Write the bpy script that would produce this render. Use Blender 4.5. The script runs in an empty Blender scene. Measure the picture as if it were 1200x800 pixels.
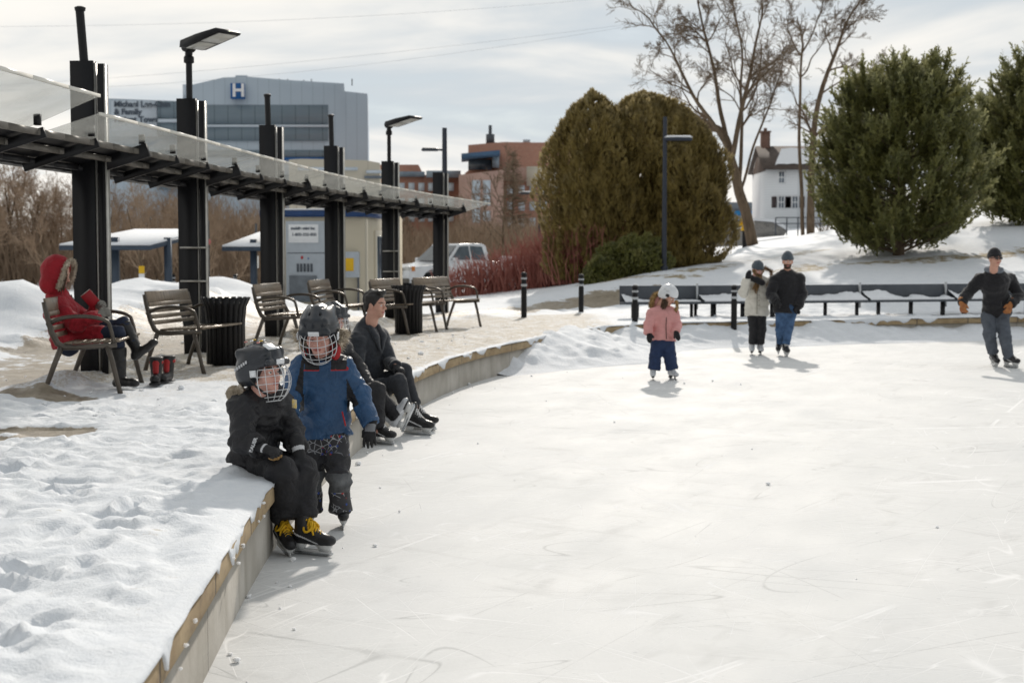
import bpy, math, random
import numpy as np
from mathutils import Vector, Matrix
random.seed(7); RNG = np.random.default_rng(11)
scn = bpy.context.scene
COL = scn.collection
PI = math.pi
# ------------------------------------------------------------ camera model (photo 1200 x 800, 50 mm lens)
F = 50/36*1200.0; CH = 1.65; HZ = 298.0
TH = math.atan((400-HZ)/F)
def ray(px, py):
    u = (px-600)/F; v = (400-py)/F
    return np.array([u, math.cos(TH)+v*math.sin(TH), -math.sin(TH)+v*math.cos(TH)])
def G(px, py, z=0.0):            # point at height z under the pixel
    r = ray(px, py); t = (z-CH)/r[2]
    return np.array([0, 0, CH])+r*t
def D(px, py, Y):                # point at distance Y
    r = ray(px, py); t = Y/r[1]
    return np.array([0, 0, CH])+r*t
def XD(px, Y): return (px-600)/F*Y
# ------------------------------------------------------------ noise
def _h(ix, iy, iz):
    n = (ix.astype(np.uint32)*np.uint32(374761393)+iy.astype(np.uint32)*np.uint32(668265263)+iz.astype(np.uint32)*np.uint32(2147483647-59))
    n = (n ^ (n >> np.uint32(13)))*np.uint32(1274126177)
    n = n ^ (n >> np.uint32(16))
    return (n & np.uint32(0xffffff)).astype(np.float32)/np.float32(0xffffff)
def vn(p):                       # value noise, -1..1 ; p (...,3)
    f = np.floor(p); i = f.astype(np.int64); w = (p-f).astype(np.float32); w = w*w*(3-2*w)
    r = 0
    for a in (0, 1):
        for b in (0, 1):
            for c in (0, 1):
                ww = (w[..., 0] if a else 1-w[..., 0])*(w[..., 1] if b else 1-w[..., 1])*(w[..., 2] if c else 1-w[..., 2])
                r = r+ww*_h(i[..., 0]+a, i[..., 1]+b, i[..., 2]+c)
    return r*2-1
def fbm(p, o=4, g=.5):
    r = 0; a = 1
    for k in range(o):
        r = r+a*vn(p*(2.03**k)+17.3*k); a *= g
    return r
def sm(a, b, x):
    t = np.clip((x-a)/(b-a), 0, 1); return t*t*(3-2*t)
# ------------------------------------------------------------ mesh building
class MB:
    def __init__(s): s.v = []; s.f = []; s.m = []; s.n = 0
    def add(s, v, f, mi=0):
        v = np.asarray(v, float).reshape(-1, 3)
        s.v.append(v); s.f += [tuple(int(i)+s.n for i in q) for q in f]; s.m += [mi]*len(f); s.n += len(v)
        return s
    def box(s, c, size, R=None, mi=0, bev=0.0):
        x, y, z = [a/2 for a in size]
        if bev <= 0:
            v = np.array([(-x,-y,-z),(x,-y,-z),(x,y,-z),(-x,y,-z),(-x,-y,z),(x,-y,z),(x,y,z),(-x,y,z)])
            f = [(3,2,1,0),(4,5,6,7),(0,1,5,4),(1,2,6,5),(2,3,7,6),(3,0,4,7)]
        else:
            b = min(bev, x*.9, y*.9, z*.9)
            v = []; idx = {}
            for sx in (-1,1):
                for sy in (-1,1):
                    for sz in (-1,1):
                        for k in range(3):
                            p = [sx*(x-b), sy*(y-b), sz*(z-b)]; p[k] = (sx*x, sy*y, sz*z)[k]
                            idx[(sx,sy,sz,k)] = len(v); v.append(p)
            v = np.array(v); f = []
            for k in range(3):
                a, c2 = [(1,2),(2,0),(0,1)][k]
                for sg in (-1,1):
                    q = []
                    for (pa, pb) in ((-1,-1),(1,-1),(1,1),(-1,1)):
                        t = [0,0,0]; t[k] = sg; t[a] = pa; t[c2] = pb; q.append(idx[(*t, k)])
                    f.append(tuple(q) if sg > 0 else tuple(q[::-1]))
            for k in range(3):
                a, c2 = [(1,2),(2,0),(0,1)][k]
                for pa in (-1,1):
                    for pb in (-1,1):
                        q = []
                        for (sg, kk) in ((-1,a),(1,a),(1,c2),(-1,c2)):
                            t = [0,0,0]; t[k] = sg; t[a] = pa; t[c2] = pb; q.append(idx[(*t, kk)])
                        f.append(tuple(q) if pa*pb < 0 else tuple(q[::-1]))
            for sx in (-1,1):
                for sy in (-1,1):
                    for sz in (-1,1):
                        q = [idx[(sx,sy,sz,k)] for k in range(3)]
                        f.append(tuple(q) if sx*sy*sz > 0 else tuple(q[::-1]))
        if R is not None: v = v @ np.array(R).T
        return s.add(v+np.array(c), f, mi)
    def bar(s, a, b, w, h, up=(0,0,1), mi=0, bev=0.0):      # box from a to b
        a = np.array(a, float); b = np.array(b, float); d = b-a; L = np.linalg.norm(d); d = d/L
        u = np.array(up, float); x = np.cross(d, u)
        if np.linalg.norm(x) < 1e-4: x = np.cross(d, (1,0,0))
        x /= np.linalg.norm(x); u = np.cross(x, d)
        return s.box((a+b)/2, (w, L, h), np.stack([x, d, u], 1), mi, bev)
    def tube(s, pts, r, n=8, mi=0, closed=False, cap=True):
        P = np.asarray(pts, float); m = len(P)
        r = np.full(m, r) if np.isscalar(r) else np.asarray(r, float)
        if closed: T = np.roll(P, -1, 0)-np.roll(P, 1, 0)
        else: T = np.gradient(P, axis=0)
        T /= np.linalg.norm(T, axis=1)[:, None]+1e-9
        u = np.cross(T[0], (0,0,1))
        if np.linalg.norm(u) < 1e-3: u = np.cross(T[0], (1,0,0))
        u /= np.linalg.norm(u); U = [u]
        for i in range(1, m):
            u = u-T[i]*(u@T[i]); u /= np.linalg.norm(u)+1e-9; U.append(u)
        U = np.array(U); W = np.cross(T, U)
        a = np.arange(n)*2*PI/n
        V = P[:,None]+r[:,None,None]*(np.cos(a)[None,:,None]*U[:,None]+np.sin(a)[None,:,None]*W[:,None])
        f = []
        for i in range(m if closed else m-1):
            j = (i+1) % m
            for k in range(n):
                l = (k+1) % n; f.append((i*n+k, i*n+l, j*n+l, j*n+k))
        if cap and not closed:
            f.append(tuple(range(n))[::-1]); f.append(tuple((m-1)*n+k for k in range(n)))
        return s.add(V.reshape(-1,3), f, mi)
    def cyl(s, a, b, ra, rb=None, n=16, mi=0): return s.tube([a, b], [ra, ra if rb is None else rb], n, mi)
    def lathe(s, prof, n=24, c=(0,0,0), mi=0, R=None):     # prof: (r, z)
        a = np.arange(n)*2*PI/n; V = []
        for (r, z) in prof: V.append(np.stack([r*np.cos(a), r*np.sin(a), np.full(n, z)], 1))
        V = np.concatenate(V); f = []
        for i in range(len(prof)-1):
            for k in range(n):
                l = (k+1) % n; f.append((i*n+k, i*n+l, (i+1)*n+l, (i+1)*n+k))
        if prof[0][0] > 1e-5: f.append(tuple(range(n))[::-1])
        if prof[-1][0] > 1e-5: f.append(tuple((len(prof)-1)*n+k for k in range(n)))
        if R is not None: V = V @ np.array(R).T
        return s.add(V+np.array(c), f, mi)
    def prism(s, poly, axis, a, b, mi=0):                  # poly (2d) extruded along axis from a to b
        n = len(poly); V = []
        for t in (a, b):
            for (p, q) in poly:
                V.append((t, p, q) if axis == 0 else ((p, t, q) if axis == 1 else (p, q, t)))
        f = [tuple(range(n))[::-1], tuple(range(n, 2*n))]+[(i, (i+1) % n, n+(i+1) % n, n+i) for i in range(n)]
        return s.add(V, f, mi)
    def segs(s, A, B, ra, rb, n=4, mi=0):                  # many frusta at once
        A = np.asarray(A, float); B = np.asarray(B, float); d = B-A; d = d/(np.linalg.norm(d, axis=1)[:,None]+1e-9)
        ref = np.where(np.abs(d[:,2:3]) > .9, np.array([[1.,0,0]]), np.array([[0,0,1.]]))
        U = np.cross(d, ref); U /= np.linalg.norm(U, axis=1)[:,None]; W = np.cross(d, U)
        a = np.arange(n)*2*PI/n; cs = np.cos(a)[None,:,None]; sn = np.sin(a)[None,:,None]
        O = cs*U[:,None]+sn*W[:,None]
        V = np.concatenate([A[:,None]+O*np.asarray(ra)[:,None,None], B[:,None]+O*np.asarray(rb)[:,None,None]], 1).reshape(-1,3)
        base = np.arange(len(A))*2*n; k = np.arange(n); l = (k+1) % n
        q = np.stack([k, l, l+n, k+n], 1)[None]+base[:,None,None]
        return s.add(V, q.reshape(-1,4), mi)
    def quads(s, C, U, W, mi=0):                           # many quads: centre, half vectors
        V = np.stack([C-U-W, C+U-W, C+U+W, C-U+W], 1).reshape(-1,3)
        return s.add(V, np.arange(len(V)).reshape(-1,4), mi)
    def build(s, name, mats, parent=None, smooth=False, loc=None, auto=None):
        return mkobj(name, np.concatenate(s.v), s.f, mats, parent, smooth, s.m, loc, auto)
def mkobj(name, v, f, mats, parent=None, smooth=False, mi=None, loc=None, auto=None):
    me = bpy.data.meshes.new(name)
    v = np.asarray(v, np.float32)
    if isinstance(f, np.ndarray) and f.ndim == 2:
        nf, k = f.shape
        me.vertices.add(len(v)); me.vertices.foreach_set('co', v.ravel())
        me.loops.add(nf*k); me.loops.foreach_set('vertex_index', f.astype(np.int32).ravel())
        me.polygons.add(nf); me.polygons.foreach_set('loop_start', np.arange(nf, dtype=np.int32)*k)
        me.update(calc_edges=True)
    else:
        ln = np.array([len(q) for q in f], np.int32); fl = np.fromiter((i for q in f for i in q), np.int32)
        me.vertices.add(len(v)); me.vertices.foreach_set('co', v.ravel())
        me.loops.add(len(fl)); me.loops.foreach_set('vertex_index', fl)
        me.polygons.add(len(ln)); me.polygons.foreach_set('loop_start', np.concatenate([[0], np.cumsum(ln)[:-1]]).astype(np.int32))
        me.update(calc_edges=True)
    me.validate()
    for m in (mats if isinstance(mats, (list, tuple)) else [mats]): me.materials.append(m)
    if mi is not None and len(mi) == len(me.polygons): me.polygons.foreach_set('material_index', np.asarray(mi, np.int32))
    if smooth or auto: me.polygons.foreach_set('use_smooth', np.ones(len(me.polygons), bool))
    if auto: me.set_sharp_from_angle(angle=math.radians(auto))
    o = bpy.data.objects.new(name, me); COL.objects.link(o)
    if parent is not None: o.parent = parent
    if loc is not None: o.location = loc
    return o
def tag(o, label=None, cat=None, group=None, kind=None):
    if label: o['label'] = label
    if cat: o['category'] = cat
    if group: o['group'] = group
    if kind: o['kind'] = kind
    return o
def empty(name, loc, rz=0, label=None, cat=None, group=None):
    o = bpy.data.objects.new(name, None); COL.objects.link(o); o.location = [float(a) for a in loc]; o.rotation_euler = (0,0,rz)
    o.empty_display_size = .1
    return tag(o, label, cat, group)
def copy_tree(o, parent=None):
    c = o.copy(); COL.objects.link(c)
    if parent is not None: c.parent = parent
    for ch in list(o.children): copy_tree(ch, c)
    return c
def attr(o, name, arr):
    a = o.data.attributes.new(name, 'FLOAT', 'POINT'); a.data.foreach_set('value', np.asarray(arr, np.float32))
def text_mesh(s, size, mat, name='lettering', parent=None, bold=.0, depth=.01):
    cu = bpy.data.curves.new('t', 'FONT'); cu.body = s; cu.size = size; cu.extrude = depth; cu.offset = bold; cu.align_x = 'LEFT'
    cu.space_line = .95
    o = bpy.data.objects.new('t', cu); COL.objects.link(o); bpy.context.view_layer.update()
    me = bpy.data.meshes.new_from_object(o.evaluated_get(bpy.context.evaluated_depsgraph_get()))
    bpy.data.objects.remove(o); me.materials.clear(); me.materials.append(mat)
    t = bpy.data.objects.new(name, me); COL.objects.link(t)
    if parent is not None: t.parent = parent
    return t
# ------------------------------------------------------------ materials
def nodes_of(m):
    m.use_nodes = True; nt = m.node_tree
    return nt, nt.nodes, nt.links, nt.nodes['Principled BSDF']
def mat(name, col, rough=.6, metal=0, var=.2, vs=6, bump=.0, bs=40, spec=.4, col2=None, stretch=(1,1,1), sheen=0, coat=0, bdist=.01, detail=5, em=None, crease=0):
    m = bpy.data.materials.new(name); nt, N, L, P = nodes_of(m)
    tc = N.new('ShaderNodeTexCoord'); mp = N.new('ShaderNodeMapping'); mp.inputs['Scale'].default_value = stretch
    L.new(tc.outputs['Object'], mp.inputs['Vector'])
    nz = N.new('ShaderNodeTexNoise'); nz.inputs['Scale'].default_value = vs; nz.inputs['Detail'].default_value = detail; nz.inputs['Roughness'].default_value = .6
    L.new(mp.outputs['Vector'], nz.inputs['Vector'])
    mr = N.new('ShaderNodeMapRange'); mr.inputs['From Min'].default_value = .3; mr.inputs['From Max'].default_value = .7
    L.new(nz.outputs['Fac'], mr.inputs['Value'])
    mx = N.new('ShaderNodeMix'); mx.data_type = 'RGBA'
    c1 = [max(0, c*(1-var)) for c in col]; c2 = list(col2) if col2 else [min(1, c*(1+var)) for c in col]
    mx.inputs['A'].default_value = (*c1, 1); mx.inputs['B'].default_value = (*c2, 1)
    L.new(mr.outputs['Result'], mx.inputs['Factor']); L.new(mx.outputs['Result'], P.inputs['Base Color'])
    P.inputs['Metallic'].default_value = metal; P.inputs['Specular IOR Level'].default_value = spec
    P.inputs['Sheen Weight'].default_value = sheen; P.inputs['Coat Weight'].default_value = coat
    rr = N.new('ShaderNodeMapRange'); rr.inputs['To Min'].default_value = max(.02, rough-.08); rr.inputs['To Max'].default_value = min(1, rough+.08)
    L.new(nz.outputs['Fac'], rr.inputs['Value']); L.new(rr.outputs['Result'], P.inputs['Roughness'])
    if bump > 0:
        n2 = N.new('ShaderNodeTexNoise'); n2.inputs['Scale'].default_value = bs; n2.inputs['Detail'].default_value = 4
        L.new(mp.outputs['Vector'], n2.inputs['Vector'])
        b = N.new('ShaderNodeBump'); b.inputs['Strength'].default_value = bump; b.inputs['Distance'].default_value = bdist
        L.new(n2.outputs['Fac'], b.inputs['Height']); L.new(b.outputs['Normal'], P.inputs['Normal'])
        if crease > 0:           # sharp crumple lines of worn cloth
            n3 = N.new('ShaderNodeTexNoise'); n3.inputs['Scale'].default_value = 7; n3.inputs['Detail'].default_value = 3; n3.inputs['Distortion'].default_value = 1.2; L.new(mp.outputs['Vector'], n3.inputs['Vector'])
            a1 = N.new('ShaderNodeMath'); a1.operation = 'SUBTRACT'; a1.inputs[1].default_value = .5; L.new(n3.outputs['Fac'], a1.inputs[0]); a2 = N.new('ShaderNodeMath'); a2.operation = 'ABSOLUTE'; L.new(a1.outputs[0], a2.inputs[0])
            a3 = N.new('ShaderNodeMath'); a3.operation = 'POWER'; a3.inputs[1].default_value = .6; L.new(a2.outputs[0], a3.inputs[0])
            b2 = N.new('ShaderNodeBump'); b2.inputs['Strength'].default_value = crease; b2.inputs['Distance'].default_value = .05; L.new(a3.outputs[0], b2.inputs['Height']); L.new(b.outputs['Normal'], b2.inputs['Normal']); L.new(b2.outputs['Normal'], P.inputs['Normal'])
    if em: P.inputs['Emission Color'].default_value = (*em[0], 1); P.inputs['Emission Strength'].default_value = em[1]
    return m
def glass_mat(name, tint, alpha=.5, rough=.15):
    m = bpy.data.materials.new(name); nt, N, L, P = nodes_of(m)
    P.inputs['Base Color'].default_value = (*tint, 1); P.inputs['Roughness'].default_value = rough; P.inputs['Specular IOR Level'].default_value = .5
    tr = N.new('ShaderNodeBsdfTransparent'); tr.inputs['Color'].default_value = (.92,.93,.93,1)
    tl = N.new('ShaderNodeBsdfTranslucent'); tl.inputs['Color'].default_value = (*tint, 1)
    tc = N.new('ShaderNodeTexCoord'); nz = N.new('ShaderNodeTexNoise'); nz.inputs['Scale'].default_value = 3; nz.inputs['Detail'].default_value = 6
    L.new(tc.outputs['Object'], nz.inputs['Vector'])
    mr = N.new('ShaderNodeMapRange'); mr.inputs['To Min'].default_value = alpha-.18; mr.inputs['To Max'].default_value = alpha+.18
    L.new(nz.outputs['Fac'], mr.inputs['Value'])
    a = N.new('ShaderNodeMixShader'); a.inputs[0].default_value = .6; L.new(P.outputs[0], a.inputs[1]); L.new(tl.outputs[0], a.inputs[2])
    b = N.new('ShaderNodeMixShader'); L.new(mr.outputs['Result'], b.inputs[0]); L.new(tr.outputs[0], b.inputs[1]); L.new(a.outputs[0], b.inputs[2])
    L.new(b.outputs[0], N['Material Output'].inputs['Surface'])
    return m
# ------------------------------------------------------------ signed distance modelling (bodies, clothes, boots)
def nrm(v): v = np.asarray(v, float); return v/(np.linalg.norm(v)+1e-12)
def smin(a, b, k):
    h = np.clip(.5+.5*(b-a)/k, 0, 1); return b+(a-b)*h-k*h*(1-h)
class SDF:
    def __init__(s, h=.01): s.h = h; s.p = []; s.post = []
    def cone(s, a, b, ra, rb=None, k=.025, flat=None, sub=False):
        s.p.append(('c', np.array(a, float), np.array(b, float), ra, ra if rb is None else rb, k, flat, sub)); return s
    def chain(s, pts, rs, k=.025, flat=None):
        for i in range(len(pts)-1): s.cone(pts[i], pts[i+1], rs[i], rs[i+1], k, flat)
        return s
    def ell(s, c, r, R=None, k=.025, sub=False):
        s.p.append(('e', np.array(c, float), np.array(r, float) if not np.isscalar(r) else np.full(3, float(r)), np.eye(3) if R is None else np.array(R, float), k, sub)); return s
    def noise(s, amp, fr, stretch=(1,1,1), o=3, seed=0):
        s.post.append(lambda P, d: d+amp*fbm(P*np.array(stretch)*fr+seed*7.7, o)); return s
    def cut(s, n, off):              # keep n.p > off
        n = np.array(n, float); n = n/np.linalg.norm(n)
        s.post.append(lambda P, d: np.maximum(d, off-(P@n))); return s
    def slice(s, c, n): s.p.append(('k', np.array(c, float), nrm(n))); return s   # cuts what is built so far
    def mesh(s):
        h = s.h; lo = np.full(3, 1e9); hi = -lo
        for q in s.p:
            if q[0] == 'k': continue
            if q[0] == 'c':
                if q[7]: continue
                m = max(q[3], q[4])*1.0; lo = np.minimum(lo, np.minimum(q[1], q[2])-m); hi = np.maximum(hi, np.maximum(q[1], q[2])+m)
            else:
                if q[5]: continue
                m = np.abs(q[3]) @ q[2]; lo = np.minimum(lo, q[1]-m); hi = np.maximum(hi, q[1]+m)
        lo = lo-4*h-.02; hi = hi+4*h+.02
        n = np.ceil((hi-lo)/h).astype(int)+1
        ax = [(lo[i]+h*np.arange(n[i])).astype(np.float32) for i in range(3)]
        d = np.full(n, .08, np.float32)
        for q in s.p:
            if q[0] == 'k':
                _, c, nn = q
                d = np.maximum(d, (c@nn-(ax[0][:,None,None]*nn[0]+ax[1][None,:,None]*nn[1]+ax[2][None,None,:]*nn[2])).astype(np.float32)); continue
            mg = .05
            if q[0] == 'c': m = max(q[3], q[4])+mg; l = np.minimum(q[1], q[2])-m; u = np.maximum(q[1], q[2])+m
            else: m = np.abs(q[3]) @ q[2]+mg; l = q[1]-m; u = q[1]+m
            i0 = np.clip(np.floor((l-lo)/h).astype(int), 0, n); i1 = np.clip(np.ceil((u-lo)/h).astype(int)+1, 0, n)
            if (i1 <= i0).any(): continue
            sl = tuple(slice(i0[i], i1[i]) for i in range(3))
            X = ax[0][sl[0]][:,None,None]; Y = ax[1][sl[1]][None,:,None]; Z = ax[2][sl[2]][None,None,:]
            if q[0] == 'c':
                _, a, b, ra, rb, k, flat, sub = q
                ba = b-a; L2 = ba@ba+1e-12
                px, py, pz = X-a[0], Y-a[1], Z-a[2]
                t = np.clip((px*ba[0]+py*ba[1]+pz*ba[2])/L2, 0, 1)
                vx, vy, vz = px-t*ba[0], py-t*ba[1], pz-t*ba[2]
                r2 = vx*vx+vy*vy+vz*vz; sc = 1
                if flat is not None:
                    ff, kk = flat; c = vx*ff[0]+vy*ff[1]+vz*ff[2]; r2 = r2+c*c*(1/(kk*kk)-1); sc = (1+kk)/2
                e = (np.sqrt(np.maximum(r2, 0))-(ra+(rb-ra)*t))*sc
            else:
                _, c, r, R, k, sub = q
                px, py, pz = X-c[0], Y-c[1], Z-c[2]
                u = [(px*R[0,i]+py*R[1,i]+pz*R[2,i]) for i in range(3)]
                k0 = np.sqrt(sum((u[i]/r[i])**2 for i in range(3)))+1e-6
                k1 = np.sqrt(sum((u[i]/(r[i]*r[i]))**2 for i in range(3)))+1e-6
                e = k0*(k0-1)/k1
            e = e.astype(np.float32)
            d[sl] = -smin(-d[sl], e, k) if sub else smin(d[sl], e, k)
        if s.post:
            near = np.abs(d) < .075
            ii = np.argwhere(near); Pn = (lo+ii*h)
            dv = d[near]
            for g in s.post: dv = g(Pn, dv)
            d[near] = dv
        d[0] = d[-1] = .05; d[:,0] = d[:,-1] = .05; d[:,:,0] = d[:,:,-1] = .05
        return surfnets(d, lo, h)
    def obj(s, name, mats, parent=None, mfun=None, smooth=True):
        v, f = s.mesh(); mi = None
        if mfun is not None: mi = mfun(v[f].mean(1))
        return mkobj(name, v, f, mats, parent, smooth, mi)
_E = [(0,1),(2,3),(4,5),(6,7),(0,2),(1,3),(4,6),(5,7),(0,4),(1,5),(2,6),(3,7)]
def surfnets(d, org, h):
    ins = d < 0
    c = np.zeros(tuple(np.array(d.shape)-1), np.int8)
    offs = [(i,j,k) for i in (0,1) for j in (0,1) for k in (0,1)]
    nx, ny, nz = c.shape
    for (i,j,k) in offs: c += ins[i:i+nx, j:j+ny, k:k+nz]
    act = np.argwhere((c > 0) & (c < 8))
    vals = np.stack([d[act[:,0]+i, act[:,1]+j, act[:,2]+k] for (i,j,k) in offs], 1)
    of = np.array(offs, float); acc = np.zeros((len(act),3)); cnt = np.zeros(len(act))
    for a, b in _E:
        va, vb = vals[:,a], vals[:,b]; m = (va < 0) != (vb < 0)
        t = va/(va-vb+1e-12*(va == vb)); p = of[a]+np.clip(t,0,1)[:,None]*(of[b]-of[a])
        acc[m] += p[m]; cnt[m] += 1
    V = org+h*(act+acc/cnt[:,None])
    idx = np.full(c.shape, -1, np.int64); idx[act[:,0],act[:,1],act[:,2]] = np.arange(len(act))
    Fs = []
    for axn in range(3):
        a = [slice(None)]*3; b = [slice(None)]*3; a[axn] = slice(0,-1); b[axn] = slice(1,None)
        A, B = ins[tuple(a)], ins[tuple(b)]
        e = np.argwhere(A != B); o1, o2 = [(1,2),(2,0),(0,1)][axn]
        e = e[(e[:,o1] > 0) & (e[:,o2] > 0) & (e[:,o1] < d.shape[o1]-1) & (e[:,o2] < d.shape[o2]-1)]
        if not len(e): continue
        fl = A[e[:,0],e[:,1],e[:,2]]
        def g(x, y):
            q = e.copy(); q[:,o1] += x; q[:,o2] += y; return idx[q[:,0],q[:,1],q[:,2]]
        Q = np.stack([g(-1,-1), g(0,-1), g(0,0), g(-1,0)], 1)
        Q[~fl] = Q[~fl][:, ::-1]; Fs.append(Q)
    Fq = np.concatenate(Fs); Fq = Fq[(Fq >= 0).all(1)]
    return V, Fq
# ============================================================ camera, sun, sky
cam = bpy.data.cameras.new('camera'); co = bpy.data.objects.new('camera', cam); COL.objects.link(co)
co.location = (0,0,CH); co.rotation_euler = (PI/2-TH, 0, 0)
cam.lens = 50; cam.sensor_width = 36; cam.sensor_fit = 'HORIZONTAL'; cam.clip_start = .05; cam.clip_end = 3000
cam.dof.use_dof = True; cam.dof.focus_distance = 8.4; cam.dof.aperture_fstop = 4.0
scn.camera = co
SAZ = math.radians(6.5); SEL = math.radians(28)
sv = Vector((math.sin(SAZ)*math.cos(SEL), math.cos(SAZ)*math.cos(SEL), math.sin(SEL)))
sl = bpy.data.lights.new('sun', 'SUN'); sl.energy = 2.5; sl.angle = math.radians(1.2); sl.color = (1, .925, .83)
so = bpy.data.objects.new('sun', sl); COL.objects.link(so); so.rotation_euler = sv.to_track_quat('Z', 'Y').to_euler(); so.location = (5, 60, 40)
w = bpy.data.worlds.new('World'); scn.world = w; w.use_nodes = True
nt = w.node_tree; N = nt.nodes; L = nt.links; N.clear()
out = N.new('ShaderNodeOutputWorld'); bg = N.new('ShaderNodeBackground'); bg.inputs['Strength'].default_value = .1
L.new(bg.outputs[0], out.inputs[0])
sky = N.new('ShaderNodeTexSky'); sky.sky_type = 'NISHITA'; sky.sun_disc = False; sky.sun_elevation = SEL; sky.sun_rotation = SAZ
sky.air_density = 1.0; sky.dust_density = .6; sky.ozone_density = 1.5
tc = N.new('ShaderNodeTexCoord'); sx = N.new('ShaderNodeSeparateXYZ'); L.new(tc.outputs['Generated'], sx.inputs[0])
def mth(op, a, b=None, c=None):
    n = N.new('ShaderNodeMath'); n.operation = op
    for i, q in enumerate((a, b, c)):
        if q is None: continue
        if isinstance(q, (int, float)): n.inputs[i].default_value = q
        else: L.new(q, n.inputs[i])
    return n.outputs[0]
zz = mth('ADD', mth('MAXIMUM', sx.outputs['Z'], 0.0), .2)
cx = N.new('ShaderNodeCombineXYZ'); L.new(mth('DIVIDE', sx.outputs['X'], zz), cx.inputs[0]); L.new(mth('DIVIDE', sx.outputs['Y'], zz), cx.inputs[1])
def cl(scale, det, off, st=(1,1,1), dist=.4):
    mp = N.new('ShaderNodeMapping'); mp.inputs['Scale'].default_value = st; mp.inputs['Location'].default_value = off; mp.inputs['Rotation'].default_value = (0,0,.12)
    L.new(cx.outputs[0], mp.inputs[0])
    n = N.new('ShaderNodeTexNoise'); n.inputs['Scale'].default_value = scale; n.inputs['Detail'].default_value = det; n.inputs['Roughness'].default_value = .52; n.inputs['Distortion'].default_value = dist
    L.new(mp.outputs[0], n.inputs[0]); return n.outputs['Fac']
n1 = cl(1.25, 8, (12.4, 8.8, 4), (1,1.5,1)); n2 = cl(.7, 4, (21.08, 11.8, 12.4), (.8,1.4,1), .2)
def rng(v, a, b, lo=0., hi=1.):
    n = N.new('ShaderNodeMapRange'); n.interpolation_type = 'SMOOTHSTEP'
    for k, q in zip(('From Min','From Max','To Min','To Max'), (a, b, lo, hi)): n.inputs[k].default_value = q
    L.new(v, n.inputs['Value']); return n.outputs['Result']
mixf = mth('ADD', mth('ADD', mth('MULTIPLY', n1, .55), mth('MULTIPLY', n2, .45)), rng(sx.outputs['Z'], .0, .13, .07, .0))
def cmix(f, a, b):
    n = N.new('ShaderNodeMix'); n.data_type = 'RGBA'; L.new(f, n.inputs['Factor'])
    for k, q in (('A', a), ('B', b)):
        if isinstance(q, tuple): n.inputs[k].default_value = (*q, 1)
        else: L.new(q, n.inputs[k])
    return n.outputs['Result']
cloud = cmix(rng(mixf, .39, .58), (5.2,5.8,6.3), (9.2,8.9,8.35))
skyb = cmix(rng(mixf, .33, .5), sky.outputs[0], cloud)
# keep the thin gaps pale: blend most of the cloud layer over the clear sky
fin = cmix(rng(mixf, .2, .5, .62, .95), skyb, cloud)
# thin winter cloud is brightest towards the low sun and duller overhead and behind
sd = N.new('ShaderNodeVectorMath'); sd.operation = 'DOT_PRODUCT'; L.new(tc.outputs['Generated'], sd.inputs[0]); sd.inputs[1].default_value = tuple(sv)
vm = N.new('ShaderNodeVectorMath'); vm.operation = 'SCALE'; L.new(fin, vm.inputs[0]); L.new(rng(sd.outputs['Value'], -.4, .8, .58, 1.0), vm.inputs['Scale']); L.new(vm.outputs[0], bg.inputs['Color'])
vs_ = scn.view_settings; vs_.view_transform = 'Standard'; vs_.look = 'None'; vs_.exposure = 0.14; vs_.gamma = 1; vs_.use_curve_mapping = False
scn.cycles.max_bounces = 6; scn.cycles.transparent_max_bounces = 12; scn.cycles.caustics_reflective = False; scn.cycles.caustics_refractive = False
scn.cycles.use_denoising = True; scn.cycles.sample_clamp_indirect = 6
# ============================================================ the rink edge curve and the terrain
EP = np.array([(-.2,-6),(-.85,-1),(-1.115,4.13),(-1.33,7.76),(-1.33,11),(-1.07,14.8),(-.55,18),(.18,20.5),(1.15,23.5),(2.35,25.3),(4.1,26.15),(6.5,27.05),(10.1,28.4),(14,29.75),(22,32),(29,31),(34,24),(34,10),(27,-6),(14,-14),(4,-14),(.8,-10)], float)
def catmull(P, n=60):
    m = len(P); out = []
    for i in range(m):
        p0, p1, p2, p3 = P[i-1], P[i], P[(i+1) % m], P[(i+2) % m]
        t = np.linspace(0, 1, n, endpoint=False)[:,None]
        out.append(.5*((2*p1)+(-p0+p2)*t+(2*p0-5*p1+4*p2-p3)*t**2+(-p0+3*p1-3*p2+p3)*t**3))
    return np.concatenate(out)
EC = catmull(EP)
_d = np.linalg.norm(np.diff(np.vstack([EC, EC[:1]]), axis=0), axis=1); _s = np.concatenate([[0], np.cumsum(_d)]); SL = _s[-1]
_EX = np.vstack([EC, EC[:1]])
def edge(s):
    s = np.mod(s, SL); return np.stack([np.interp(s, _s, _EX[:,0]), np.interp(s, _s, _EX[:,1])], -1)
def enorm(s):                    # outward normal (away from the ice), smoothed
    a = edge(np.asarray(s)+.6)-edge(np.asarray(s)-.6); a = a/np.linalg.norm(a, axis=-1)[...,None]
    return np.stack([-a[...,1], a[...,0]], -1)
def s_at(x, y): return _s[np.argmin((EC[:,0]-x)**2+(EC[:,1]-y)**2)]
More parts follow.
